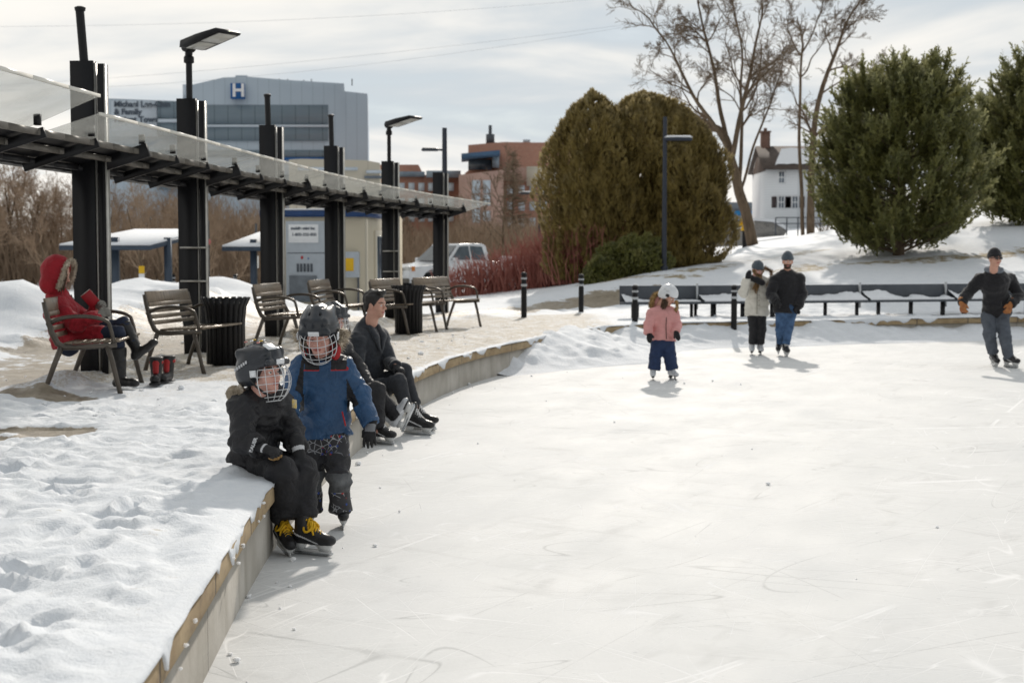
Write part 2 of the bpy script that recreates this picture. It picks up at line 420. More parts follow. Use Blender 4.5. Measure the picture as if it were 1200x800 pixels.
CTL = np.array([(-1.5,0,.43),(-5,0,.43),(-9,0,.43),(-1.7,8,.43),(-5,8,.43),(-8,8,.43),(-1.6,14,.43),(-4.5,14,.43),(-6.5,14,.43),(-.6,19,.43),(-3.5,20,.43),(-5,20,.43),(0,23.5,.43),(-2,27,.42),(1.7,26.5,.43),(4,28,.44),(7,29,.44),(10.5,30.2,.45),(15,31.5,.5),
 (-9,22,.5),(-3.6,33,.32),(-1.5,40,.3),(-4,55,.1),(1,55,.2),(8,62,.9),(0,44,.6),(2,33.5,.55),(3,41,1.0),(4.06,38,1.2),(5.6,43,1.38),(3.3,34,.75),(7.5,33,.8),(10.8,36.5,1.2),(10.8,40,1.65),(14,42,2.1),(16.5,46,2.65),(13.5,34.5,1.0),(9.3,55,1.98),(12.8,62,2.4),(25,118,3.9),(22,132,3.7),
 (-16,30,.45),(-25,60,.4),(-40,70,.6),(0,120,1.),(40,120,5),(80,100,7),(60,40,5),(38,34,2.6),(24,34.5,.9),(40,22,1.5),(40,0,1.5),(24,-22,1),(0,-22,.6),(-20,-15,.5),(-30,20,.5),(-80,50,1),(-80,150,2),(0,150,1.5),(80,150,7),(28,60,4.2)], float)
def _tps(r2): return np.where(r2 > 0, .5*r2*np.log(r2+1e-12), 0)
_A = CTL[:,:2]; _n = len(_A)
_K = _tps(((_A[:,None]-_A[None])**2).sum(-1))+np.eye(_n)*.3
_M = np.zeros((_n+3,_n+3)); _M[:_n,:_n] = _K; _M[:_n,_n] = 1; _M[:_n,_n+1:] = _A; _M[_n,:_n] = 1; _M[_n+1:,:_n] = _A.T
_W = np.linalg.solve(_M, np.concatenate([CTL[:,2], [0,0,0]]))
def base_T(x, y):
    x = np.clip(np.asarray(x, float), -80, 80); y = np.clip(np.asarray(y, float), -22, 150); sh = x.shape
    q = np.stack([x.ravel(), y.ravel()], 1); z = np.empty(len(q))
    for i in range(0, len(q), 20000):
        b = q[i:i+20000]; z[i:i+20000] = _tps(((b[:,None]-_A[None])**2).sum(-1)) @ _W[:_n]+_W[_n]+b @ _W[_n+1:]
    return z.reshape(sh)
def pdist(x, y, pts):            # distance to a polyline
    x = np.asarray(x, float); y = np.asarray(y, float); best = np.full(x.shape, 1e9)
    P = np.asarray(pts, float)
    for i in range(len(P)-1):
        a, b = P[i], P[i+1]; d = b-a; t = np.clip(((x-a[0])*d[0]+(y-a[1])*d[1])/(d@d), 0, 1)
        best = np.minimum(best, np.hypot(x-a[0]-t*d[0], y-a[1]-t*d[1]))
    return best
BANK = [(-22,18.5),(-12,20),(-7.6,20.8),(-6.2,24),(-6.0,28)]
PATH = [(-5.3,2),(-5.4,9),(-5.55,13),(-5.2,16.5),(-4.75,21),(-3.4,26),(-.6,30.5),(2.6,34.2)]
def edge_t(x, y):                # signed distance outside the edge (approx.)
    x = np.asarray(x, float); y = np.asarray(y, float); E = EC[::6]
    sh = x.shape; q = np.stack([x.ravel(), y.ravel()], 1); r = np.empty(len(q))
    for i in range(0, len(q), 20000): r[i:i+20000] = np.sqrt(((q[i:i+20000,None]-E[None])**2).sum(-1).min(1))
    return r.reshape(sh)
def T(x, y, detail=False):
    x = np.asarray(x, float); y = np.asarray(y, float); t = edge_t(x, y)
    z = .43+(base_T(x, y)-.43)*sm(1.5, 4.5, t)
    db = pdist(x, y, BANK); p3 = np.stack([x, y, 0*x], -1)
    z = z+(.72+.22*vn(p3*.45)+.05*fbm(p3*1.4,3))*np.exp(-(db/1.7)**2)
    return z
def TZ(x, y): return float(T(np.array([x]), np.array([y]))[0])
# --- one sheet of snow-covered ground, from the rink edge out to the horizon
ss = [0.]
while ss[-1] < SL:
    p = edge(ss[-1]); x, y = p
    if x < 3 and 2.4 < y < 11: st = .032
    elif x < 13 and 2 < y < 31: st = .09
    else: st = .6
    ss.append(ss[-1]+st)
ss = np.array(ss[:-1]); ns = len(ss)
tt = list(np.arange(.03, 2.5, .034)); st = .034
while tt[-1] < 700: st *= 1.062; tt.append(tt[-1]+min(st, 60))
tt = np.array(tt); E0 = edge(ss); EN = enorm(ss)
X = E0[:,0][:,None]+EN[:,0][:,None]*tt[None]; Y = E0[:,1][:,None]+EN[:,1][:,None]*tt[None]
Z = T(X, Y)
P3 = np.stack([X, Y, 0*X], -1)
dp = pdist(X, Y, PATH); pathm = 1-sm(.95, 1.35, dp+.35*vn(P3*1.3)+.15*vn(P3*4.1))
pathm = pathm*sm(6, 8, Y)
pw = np.clip(fbm(P3*np.array([1.1,.6,1])+3, 3)*1.2+.1, -.5, 1)
slush = sm(9.8, 14, Y+1.6*vn(P3*.9))*(1-sm(3.6, 4.6, tt[None]+.5*vn(P3*.9)))*(1-sm(29, 32, Y))*(1-sm(1.2,3.2,X))
puddle = np.exp(-(((X+3.6)/.8)**2+((Y-9.75-.3*(X+3.3))/.34)**2))+.8*np.exp(-(((X+4.2)/.9)**2+((Y-12.0)/.35)**2))
puddle = sm(.25, .7, puddle*(1+.9*fbm(P3*3.2, 3)))
wet = np.clip(np.maximum(pathm*(.80+.4*pw+.22*sm(22,25,Y)), puddle), 0, 1)
near = (1-slush)*(1-pathm)*(1-puddle)
foot = np.abs(fbm(P3*np.array([3.1,2.3,1])+9, 3)); lump = fbm(P3*2.1, 3)*.021+np.maximum(0, vn(P3*6.5+4))**2*.034+fbm(P3*13, 2)*.006-np.exp(-(foot/.12)**2)*.016
lump = lump+.02*np.maximum(0, vn(P3*np.array([3.3,3.3,1])+40))**1.5+.013*np.abs(fbm(P3*9+3, 2))+.010*fbm(P3*19, 2)*(.5+.5*vn(P3*1.7))
rs_ = np.random.default_rng(5)
for k in range(85):              # boot prints
    x0, y0 = rs_.uniform(-4.3, -1.35), rs_.uniform(3.6, 11.5); a = rs_.uniform(0, 3.14) if k % 3 else rs_.normal(1.6, .3); m_ = (np.abs(X-x0) < .35) & (np.abs(Y-y0) < .35)
    if not m_.any(): continue
    dx, dy = X[m_]-x0, Y[m_]-y0; u_ = (dx*math.cos(a)+dy*math.sin(a))/.145; v_ = (-dx*math.sin(a)+dy*math.cos(a))/.055; r_ = np.hypot(u_, v_); lump[m_] += -.032*np.exp(-r_**4)+.012*np.exp(-((r_-1.35)/.28)**2)
far = sm(4, 12, tt[None])
fade = sm(0, .25, tt[None])
Z = Z+near*(1-far)*lump*fade*1.15+near*far*(fbm(P3*.5, 3)*.05+fbm(P3*2.2, 2)*.014)*(1-sm(60,90,tt[None]))
Z = Z+slush*(1-pathm)*(fbm(P3*5, 3)*.011+np.maximum(0, vn(P3*9))**2*.02)
rim = np.exp(-((dp-1.35)/.3)**2)*sm(8, 12, Y)*np.maximum(0, .3+fbm(P3*2.6, 3))*.11*(1-np.exp(-((tt[None]-3.4)/1)**2)*.0); Z = Z+rim
Z = Z-wet*.03
th = .022+.020*fbm(np.stack([ss*1.3, 0*ss, 0*ss], -1), 3)
thin = sm(.1, .5, fbm(np.stack([ss*.8+5, 0*ss, 0*ss], -1), 2))
Z[:, :3] = np.minimum(Z[:, :3], .40+th[:,None]+.05)
Z = np.where((tt[None] < .5), np.maximum(Z, .392), Z)
jag = fbm(np.stack([ss*4.2, 0*ss+3, 0*ss], -1), 4)
drop = np.clip(-.022+.11*jag, -.014, .10); ov = .040+.006*vn(np.stack([ss*5, 0*ss, 0*ss], -1))
lipt = [-.028*np.ones(ns), -ov*.97, -ov, -ov*.8, -.02+0*ss]; lz = [.40-drop, .40-drop-.004, .40-drop*.5+.006, .40+th*.55, .40+th*.95]
LX = np.stack([E0[:,0]+EN[:,0]*a for a in lipt], 1); LY = np.stack([E0[:,1]+EN[:,1]*a for a in lipt], 1); LZ = np.stack(lz, 1)
X = np.concatenate([LX, X], 1); Y = np.concatenate([LY, Y], 1); Z = np.concatenate([LZ, Z], 1)
z5 = np.zeros((ns,5)); wet = np.concatenate([z5, wet], 1); slush = np.concatenate([slush[:,:1]*.5+z5, slush], 1)
nr = X.shape[1]; I = np.arange(ns)[:,None]*nr+np.arange(nr-1)[None]; J = (np.roll(np.arange(ns), -1))[:,None]*nr+np.arange(nr-1)[None]
FQ = np.stack([I, I+1, J+1, J], -1).reshape(-1,4)[:, ::-1]
def snow_material():
    m = bpy.data.materials.new('snowy_ground'); nt, N, L, P = nodes_of(m)
    tc = N.new('ShaderNodeTexCoord')
    def noise(sc, det=5, st=None):
        n = N.new('ShaderNodeTexNoise'); n.inputs['Scale'].default_value = sc; n.inputs['Detail'].default_value = det; n.inputs['Roughness'].default_value = .62
        L.new(tc.outputs['Object'], n.inputs[0]); return n.outputs['Fac']
    def rg(v, a, b, lo=0., hi=1.):
        n = N.new('ShaderNodeMapRange')
        for k, q in zip(('From Min','From Max','To Min','To Max'), (a, b, lo, hi)): n.inputs[k].default_value = q
        L.new(v, n.inputs['Value']); return n.outputs['Result']
    def ma(op, a, b):
        n = N.new('ShaderNodeMath'); n.operation = op
        for i, q in enumerate((a, b)):
            if isinstance(q, (int, float)): n.inputs[i].default_value = q
            else: L.new(q, n.inputs[i])
        return n.outputs[0]
    def cm(f, a, b):
        n = N.new('ShaderNodeMix'); n.data_type = 'RGBA'; L.new(f, n.inputs['Factor'])
        for k, q in (('A', a), ('B', b)):
            if isinstance(q, tuple): n.inputs[k].default_value = (*q, 1)
            else: L.new(q, n.inputs[k])
        return n.outputs['Result']
    aw = N.new('ShaderNodeAttribute'); aw.attribute_name = 'wet'; asl = N.new('ShaderNodeAttribute'); asl.attribute_name = 'slush'; ag = N.new('ShaderNodeAttribute'); ag.attribute_name = 'grassy'
    fine = noise(38, 4); mid = noise(6, 5); big = noise(1.2, 4)
    snow = cm(rg(mid, .3, .7), (.68,.715,.76), (.77,.795,.825))
    con = cm(rg(noise(9, 6), .35, .65), (.21,.175,.13), (.36,.31,.24))
    grit = cm(rg(noise(70, 3), .4, .6), (.30,.25,.18), (.52,.46,.37))
    grass = cm(rg(noise(30, 3), .35, .65), (.20,.15,.07), (.36,.28,.15))
    f1 = rg(ma('ADD', ma('MULTIPLY', asl.outputs['Fac'], .52), ma('MULTIPLY', ma('ADD', fine, ma('MULTIPLY', mid, .8)), .5)), .83, 1.02)
    c = cm(f1, snow, grit)
    f2 = rg(ma('ADD', aw.outputs['Fac'], ma('MULTIPLY', ma('SUBTRACT', mid, .5), 2.1)), .38, .58)
    c = cm(f2, c, con)
    f3 = rg(ma('ADD', ag.outputs['Fac'], ma('MULTIPLY', ma('SUBTRACT', noise(4, 6), .5), 1.5)), .5, .72)
    c = cm(f3, c, grass)
    L.new(c, P.inputs['Base Color']); P.inputs['Specular IOR Level'].default_value = .35
    r = ma('SUBTRACT', .75, ma('MULTIPLY', f2, rg(big, .35, .65, .1, .5))); L.new(r, P.inputs['Roughness'])
    b = N.new('ShaderNodeBump'); b.inputs['Strength'].default_value = .6; b.inputs['Distance'].default_value = .016
    L.new(ma('ADD', ma('MULTIPLY', noise(28, 5), .8), ma('MULTIPLY', noise(110, 3), .35)), b.inputs['Height']); L.new(b.outputs['Normal'], P.inputs['Normal'])
    return m
M_snowground = snow_material()
ground = mkobj('ground', np.stack([X, Y, Z], -1).reshape(-1,3), FQ, M_snowground, smooth=True)
tag(ground, kind='structure'); attr(ground, 'wet', wet.ravel()); attr(ground, 'slush', slush.ravel())
gx, gy = X.ravel(), Y.ravel(); g3 = np.stack([gx, gy, 0*gx], -1)
gr = 0*gx
for (a, b, wd) in (((6.2,36.5),(16,40.5),.55),((4.6,37.6),(9,43),.5),((9.2,52),(18,60),.8),((7.8,38.2),(13.8,39.2),.8),((1.8,38.6),(4.5,36.2),.5)):
    gr = np.maximum(gr, (1-sm(wd*.3, wd*1.3, pdist(gx, gy, [a, b])+.4*vn(g3*.8)))*.85)
attr(ground, 'grassy', gr*.8)
# --- ice
def ice_material():
    m = bpy.data.materials.new('rink_ice'); nt, N, L, P = nodes_of(m)
    tc = N.new('ShaderNodeTexCoord')
    def ma(op, a, b):
        n = N.new('ShaderNodeMath'); n.operation = op
        for i, q in enumerate((a, b)):
            if isinstance(q, (int, float)): n.inputs[i].default_value = q
            else: L.new(q, n.inputs[i])
        return n.outputs[0]
    def noise(sc, det=4, rot=0, st=(1,1,1), loc=(0,0,0), dist=0):
        mp = N.new('ShaderNodeMapping'); mp.inputs['Rotation'].default_value = (0,0,rot); mp.inputs['Location'].default_value = loc
        m2 = N.new('ShaderNodeMapping'); m2.inputs['Scale'].default_value = st; L.new(tc.outputs['Object'], mp.inputs[0]); L.new(mp.outputs[0], m2.inputs[0])
        n = N.new('ShaderNodeTexNoise'); n.inputs['Scale'].default_value = sc; n.inputs['Detail'].default_value = det; n.inputs['Distortion'].default_value = dist
        L.new(m2.outputs[0], n.inputs[0]); return n.outputs['Fac']
    def rg(v, a, b, lo=0., hi=1.):
        n = N.new('ShaderNodeMapRange')
        for k, q in zip(('From Min','From Max','To Min','To Max'), (a, b, lo, hi)): n.inputs[k].default_value = q
        L.new(v, n.inputs['Value']); return n.outputs['Result']
    def cm(f, a, b):
        n = N.new('ShaderNodeMix'); n.data_type = 'RGBA'; L.new(f, n.inputs['Factor'])
        for k, q in (('A', a), ('B', b)):
            if isinstance(q, tuple): n.inputs[k].default_value = (*q, 1)
            else: L.new(q, n.inputs[k])
        return n.outputs['Result']
    def lines(k, sc, rot, st, wd, thr):           # contour lines of smooth noise = long curved skate cuts, broken up by a mask
        v = noise(sc, 0, rot, st, (k*3.7, k*1.9, k))
        l = rg(ma('ABSOLUTE', ma('SUBTRACT', v, .5), 0), 0, wd, 1, 0)
        return ma('MULTIPLY', l, rg(noise(1.3, 3, 0, (1,1,1), (k*5.1, k, 0)), thr, thr+.08))
    wl = None; dl = None
    for k, (sc, rot, st, wd, thr) in enumerate([(1.6,.35,(1,0.099,1),.0022,.52),(2.1,-1.15,(1,0.090,1),.0022,.5),(1.1,1.25,(1,0.135,1),.0018,.48),(2.6,-.6,(1,0.081,1),.0024,.52),(3.1,1.0,(1,0.063,1),.003,.5),(1.9,1.42,(1,0.072,1),.0024,.45),(2.4,.7,(1,0.068,1),.0022,.46),(3.3,-.3,(1,0.072,1),.0026,.5),(1.5,-.95,(1,0.090,1),.0018,.45),(2.8,.15,(1,0.059,1),.0026,.5),(3.6,1.2,(1,0.054,1),.003,.46),(6.5,.45,(1,.03,1),.005,.44),(7.5,-.7,(1,.03,1),.005,.46),(6,1.35,(1,.03,1),.005,.44),(8,-1.2,(1,.03,1),.006,.47),(7,.9,(1,.03,1),.005,.46)]):
        q = lines(k, sc, rot, st, wd, thr); wl = q if wl is None else ma('MAXIMUM', wl, q)
    for k, (sc, rot, st, wd, thr) in enumerate([(1.4,-.2,(1,0.135,1),.0022,.5),(1.0,.9,(1,0.158,1),.002,.48),(2.3,1.3,(1,0.090,1),.0025,.5),(1.7,-1.3,(1,0.113,1),.002,.47),(2.0,.5,(1,0.090,1),.0022,.46),(2.7,1.1,(1,0.081,1),.0025,.48),(3.2,-.8,(1,0.090,1),.003,.5),(1.2,1.5,(1,0.135,1),.0016,.44)]):
        q = lines(k+11, sc, rot, st, wd, thr); dl = q if dl is None else ma('MAXIMUM', dl, q)
    scuff = rg(noise(7, 6, .5, (1,.3,1), (2,2,0)), .54, .72); scuff2 = rg(noise(5, 6, -1.0, (1,.3,1), (7,2,0)), .54, .74)
    cloudy = noise(.55, 6); c = cm(rg(cloudy, .33, .67), (.645,.655,.655), (.695,.70,.70))
    c = cm(ma('MULTIPLY', ma('MULTIPLY', ma('MAXIMUM', scuff, scuff2), rg(noise(.9, 3), .4, .62)), .45), c, (.40,.405,.40))
    c = cm(ma('MULTIPLY', dl, .5), c, (.30,.31,.31))
    c = cm(ma('MULTIPLY', wl, .95), c, (.88,.88,.88))
    c = cm(ma('MULTIPLY', rg(noise(.8, 5, .3, (1,.5,1), (9,4,2)), .56, .72), .28), c, (.47,.50,.53))
    c = cm(ma('MULTIPLY', rg(noise(26, 3), .66, .74), .35), c, (.36,.38,.40))
    L.new(c, P.inputs['Base Color'])
    r = ma('ADD', rg(noise(2.2, 6, .3, (1,.5,1)), .3, .7, .64, .72), ma('MULTIPLY', wl, .2)); L.new(r, P.inputs['Roughness'])
    P.inputs['Specular IOR Level'].default_value = .12
    b = N.new('ShaderNodeBump'); b.inputs['Strength'].default_value = .22; b.inputs['Distance'].default_value = .004
    L.new(ma('SUBTRACT', ma('ADD', ma('MULTIPLY', noise(14, 6, .4, (1,.4,1)), .9), noise(60, 3)), ma('MULTIPLY', ma('MAXIMUM', wl, dl), .8)), b.inputs['Height']); L.new(b.outputs['Normal'], P.inputs['Normal'])
    return m
b = MB(); k = 24
gxv = np.linspace(-4, 38, k+1); gyv = np.linspace(-18, 34, k+1); GX, GY = np.meshgrid(gxv, gyv, indexing='ij')
I = (np.arange(k)[:,None]*(k+1)+np.arange(k)[None]).ravel()
ice = mkobj('ice', np.stack([GX, GY, 0*GX], -1).reshape(-1,3), np.stack([I, I+k+1, I+k+2, I+1], 1), ice_material()); tag(ice, kind='structure')
# --- rink wall: concrete face with a worn timber-coloured coping
def wall_mat(name, c1, c2, joint, jw, streak, stain):
    m = bpy.data.materials.new(name); nt, N, L, P = nodes_of(m)
    uv = N.new('ShaderNodeUVMap'); uv.uv_map = 'run'; sp = N.new('ShaderNodeSeparateXYZ'); L.new(uv.outputs[0], sp.inputs[0])
    tc = N.new('ShaderNodeTexCoord')
    def noise(sc, src, st=(1,1,1), det=5):
        mp = N.new('ShaderNodeMapping'); mp.inputs['Scale'].default_value = st; L.new(src, mp.inputs[0])
        n = N.new('ShaderNodeTexNoise'); n.inputs['Scale'].default_value = sc; n.inputs['Detail'].default_value = det; L.new(mp.outputs[0], n.inputs[0]); return n.outputs['Fac']
    def rg(v, a, b, lo=0., hi=1.):
        n = N.new('ShaderNodeMapRange')
        for k, q in zip(('From Min','From Max','To Min','To Max'), (a, b, lo, hi)): n.inputs[k].default_value = q
        L.new(v, n.inputs['Value']); return n.outputs['Result']
    def ma(op, a, b):
        n = N.new('ShaderNodeMath'); n.operation = op
        for i, q in enumerate((a, b)):
            if isinstance(q, (int, float)): n.inputs[i].default_value = q
            else: L.new(q, n.inputs[i])
        return n.outputs[0]
    def cm(f, a, b):
        n = N.new('ShaderNodeMix'); n.data_type = 'RGBA'; L.new(f, n.inputs['Factor'])
        for k, q in (('A', a), ('B', b)):
            if isinstance(q, tuple): n.inputs[k].default_value = (*q, 1)
            else: L.new(q, n.inputs[k])
        return n.outputs['Result']
    c = cm(rg(noise(3, tc.outputs['Object']), .3, .7), c1, c2)
    c = cm(ma('MULTIPLY', rg(noise(6, uv.outputs[0], streak), .5, .75), .55), c, stain)
    pm = ma('PINGPONG', ma('ADD', sp.outputs['X'], .4), joint/2)
    j = rg(pm, 0, jw, 1, 0); c = cm(j, c, (.05,.045,.04))
    L.new(c, P.inputs['Base Color']); P.inputs['Roughness'].default_value = .85
    b = N.new('ShaderNodeBump'); b.inputs['Strength'].default_value = .5; b.inputs['Distance'].default_value = .006
    L.new(ma('SUBTRACT', noise(30, tc.outputs['Object']), ma('MULTIPLY', j, 2)), b.inputs['Height']); L.new(b.outputs['Normal'], P.inputs['Normal'])
    return m
sw = np.arange(0, SL, .15); nw = len(sw)
def strip(name, prof, m, parent=None):
    e = edge(sw); n = enorm(sw); k = len(prof); V = []
    for (t, z) in prof: V.append(np.stack([e[:,0]+n[:,0]*t, e[:,1]+n[:,1]*t, 0*sw+z], 1))
    V = np.stack(V, 1).reshape(-1,3); F_ = []
    for a in range(nw):
        b2 = (a+1) % nw
        for q in range(k-1): F_.append((a*k+q, b2*k+q, b2*k+q+1, a*k+q+1))
    o = mkobj(name, V, np.array(F_), m, parent)
    uvl = o.data.uv_layers.new(name='run'); li = np.zeros(len(o.data.loops), np.int32); o.data.loops.foreach_get('vertex_index', li)
    zc = np.array([p[1]-p[0] for p in prof]); U = np.stack([sw[li//k], zc[li % k]], 1); 
    uvl.data.foreach_set('uv', U.astype(np.float32).ravel()); return o
rw = strip('rink_wall', [(.0,-.05),(.0,.302),(.3,.302),(.3,-.05)], wall_mat('concrete_wall', (.36,.335,.29), (.5,.475,.43), 2.4, .008, (1.2,.25,1), (.24,.215,.17)))
tag(rw, 'low curved concrete retaining wall with a worn tan coping along the rink edge', 'wall')
cp = strip('coping', [(-.028,.30),(-.033,.31),(-.033,.392),(-.027,.398),(.32,.399),(.32,.30),(-.028,.30)], wall_mat('coping_tan', (.27,.19,.10), (.42,.32,.19), 1.2, .02, (1.6,3,1), (.10,.07,.045)), rw)
# --- ploughed snow on the far side of the ice
s0 = s_at(-.2,19.3); s1 = s_at(22,32); sb = np.arange(s0, s1, .09); u = np.linspace(0, 1, 34)
e = edge(sb); n = enorm(sb); px = 600+e[:,0]/e[:,1]*F
q1 = np.stack([sb*.9, 0*sb, 0*sb], -1)
hB = np.interp(px, [575,612,650,700,800,880,960,1010,1060,1120,1200,1400,2200], [0,.26,.40,.37,.33,.34,.40,.38,.20,.24,.22,.34,.3])*(1+.18*fbm(q1, 3))+.05*fbm(q1*3, 2)
hB = np.maximum(hB, .03); wB = np.interp(px, [575,612,650,720,860,1000,1200,2200], [.15,.55,1.7,1.35,1.0,.75,.7,.8])*(1+.2*fbm(q1*.8+4, 3))
tb = .10-u[None]*(wB[:,None]+.10)
BX = e[:,0][:,None]+n[:,0][:,None]*tb; BY = e[:,1][:,None]+n[:,1][:,None]*tb
prf = (1-sm(0, 1, u*.93+.07*0)); prf = np.where(u < .1, 1, np.clip(1-((u-.1)/.9), 0, 1)**1.35)
b3 = np.stack([BX, BY, 0*BX], -1)
BZ = hB[:,None]*prf[None]+(np.maximum(0, fbm(b3*3.2, 3))*.07+np.maximum(0, vn(b3*8))**2*.05)*np.minimum(1, 4*prf*(hB[:,None]*3))[...]-.015*(u[None] > .97)
BZ = np.minimum(BZ, .5); ks = len(sb); ku = len(u)
I = (np.arange(ks-1)[:,None]*ku+np.arange(ku-1)[None]).ravel()
M_snow = mat('packed_snow', (.74,.765,.80), .8, 0, .04, 5, .6, 30, .3, bdist=.02)
sbk = mkobj('snow_bank', np.stack([BX, BY, BZ], -1).reshape(-1,3), np.stack([I, I+ku, I+ku+1, I+1], 1), M_snow, smooth=True); tag(sbk, kind='structure')
# --- crumbs of snow: along the wall foot, over the lip, on the ice
def chunk(b, c, r):
    r = r*.5
    d = SCH[RNG.integers(0, len(SCH))]; a = RNG.uniform(0, 6.28); R = np.array([[math.cos(a),-math.sin(a),0],[math.sin(a),math.cos(a),0],[0,0,1]])
    b.add((d[0]*np.array([r, r*RNG.uniform(.7,1.2), r*RNG.uniform(.5,.9)])) @ R.T+np.array(c), d[1])
def ico_pts(k):
    s = SDF(.16); s.ell((0,0,0), 1, k=.2); 
    for q in range(4): s.ell(RNG.normal(0,.5,3), RNG.uniform(.3,.6), k=.2)
    s.noise(.12, 2.0, seed=k); return s.mesh()
SCH = [ico_pts(k) for k in range(5)]
b = MB()
for i in range(70):
    s = RNG.uniform(s_at(-1.1,4.2), s_at(.4,21)); t = -abs(RNG.exponential(.10))-.012; p = edge(s)+enorm(s)*t; r = RNG.exponential(.010)+.006; r = min(r, .045)
    chunk(b, (p[0], p[1], r*.35), r)
for i in range(22):
    x, y = RNG.uniform(-.6, 7), RNG.uniform(5, 25); r = min(RNG.exponential(.006)+.005, .03)
    chunk(b, (x, y, r*.3), r)
for (px_, py_, r) in ((900,568,.03),(468,600,.018),(720,495,.02),(790,447,.03),(802,450,.03),(835,447,.03),(868,451,.02),(440,640,.022),(560,520,.015),(640,470,.015)):
    p = G(px_, py_); chunk(b, (p[0], p[1], r*.4), r)
for i in range(26):
    s = RNG.uniform(s_at(-1.1,3.8), s_at(-1.1,14)); p = edge(s)+enorm(s)*(-.045); r = RNG.uniform(.008,.026); chunk(b, (p[0], p[1], RNG.uniform(.27,.40)), r)
for i in range(420):
    x, y = RNG.uniform(-5, -.5), RNG.uniform(10.5, 24); 
    if y > 8 and edge_t(np.array([x]), np.array([y]))[0] > .25 and x < np.interp(y, EP[1:9,1], EP[1:9,0])-.25: r = min(RNG.exponential(.014)+.008, .07); chunk(b, (x, y, .43+r*.2), r)
M_crumb = mat('loose_snow', (.86,.88,.91), .8, 0, .03, 5); pb = M_crumb.node_tree.nodes['Principled BSDF']; pb.inputs['Subsurface Weight'].default_value = .8; pb.inputs['Subsurface Radius'].default_value = (1,1,1); pb.inputs['Subsurface Scale'].default_value = .03
tag(b.build('snow_crumbs', M_crumb, smooth=True), kind='stuff')
# ============================================================ people toolkit
def nrm(v): v = np.asarray(v, float); return v/(np.linalg.norm(v)+1e-12)
def frame(fwd, up):              # columns: right, forward, up
    f = nrm(fwd); r = nrm(np.cross(f, up)); return np.stack([r, f, np.cross(r, f)], 1)
M_skin = mat('skin', (.52,.29,.21), .5, 0, .08, 14, .08, 90, .4, col2=(.62,.34,.26))
M_skin_rosy = mat('rosy_skin', (.66,.34,.28), .5, 0, .1, 9, .06, 90, .4, col2=(.72,.42,.35))
M_lip = mat('lip', (.42,.14,.12), .4, 0, .1)
M_eyew = mat('eye_white', (.72,.7,.68), .25, 0, .03)
M_iris = mat('iris', (.035,.022,.015), .15, 0, .1)
M_brow = mat('brow_hair', (.05,.03,.018), .7, 0, .2, 60)
M_black = mat('black_nylon', (.019,.019,.022), .55, 0, .25, 9, .35, 55, .35, bdist=.006, crease=.32)
M_blackwool = mat('black_wool', (.016,.016,.019), .85, 0, .3, 30, .5, 160, .25, sheen=.25, bdist=.004)
M_bpant = mat('black_snow_pants', (.019,.019,.022), .65, 0, .3, 12, .35, 70, .3, bdist=.006, crease=.3)
M_fur = mat('fur_trim', (.46,.37,.27), .85, 0, .35, 25, 0, 40, .2, col2=(.78,.70,.58))
M_furdark = mat('brown_fur_trim', (.10,.065,.04), .85, 0, .45, 25, 0, 40, .2, col2=(.36,.24,.14))
M_hair_brown = mat('brown_hair', (.05,.028,.016), .5, 0, .4, 60, .5, 120, .4, stretch=(1,1,.12), col2=(.13,.075,.04), bdist=.004)
M_hair_fair = mat('fair_brown_hair', (.15,.085,.035), .5, 0, .4, 60, .5, 120, .4, stretch=(1,1,.12), col2=(.38,.23,.10), bdist=.004)
M_hair_black = mat('black_hair', (.012,.010,.009), .42, 0, .4, 80, .5, 150, .45, bdist=.003)
M_glove = mat('black_glove', (.015,.015,.017), .6, 0, .3, 20, .4, 80, .35, bdist=.004)
M_bootblk = mat('black_skate_boot', (.016,.016,.018), .38, 0, .25, 20, .15, 60, .45)
M_bootwht = mat('white_skate_boot', (.55,.57,.6), .42, 0, .1, 20, .15, 60, .45)
M_holder = mat('white_blade_holder', (.62,.63,.63), .35, 0, .06, 20)
M_steel = mat('skate_steel', (.6,.62,.64), .22, 1, .05, 20)
M_lace_y = mat('yellow_lace', (.72,.43,.02), .7, 0, .15, 60, .4, 200, .3, bdist=.003)
M_lace_w = mat('white_lace', (.7,.7,.7), .7, 0, .1)
M_shell = mat('helmet_shell', (.022,.026,.033), .30, 0, .2, 8, .04, 30, .5)
M_shellw = mat('white_helmet_shell', (.7,.72,.75), .3, 0, .08, 10, .04, 30, .5)
M_cage = mat('cage_wire', (.66,.68,.70), .3, .35, .05)
M_sticker = mat('white_sticker', (.75,.77,.8), .4, 0, .08, 30)
M_strap = mat('strap', (.02,.02,.022), .6, 0, .2)
M_greytxt = mat('grey_print', (.55,.56,.58), .5, 0, .06)

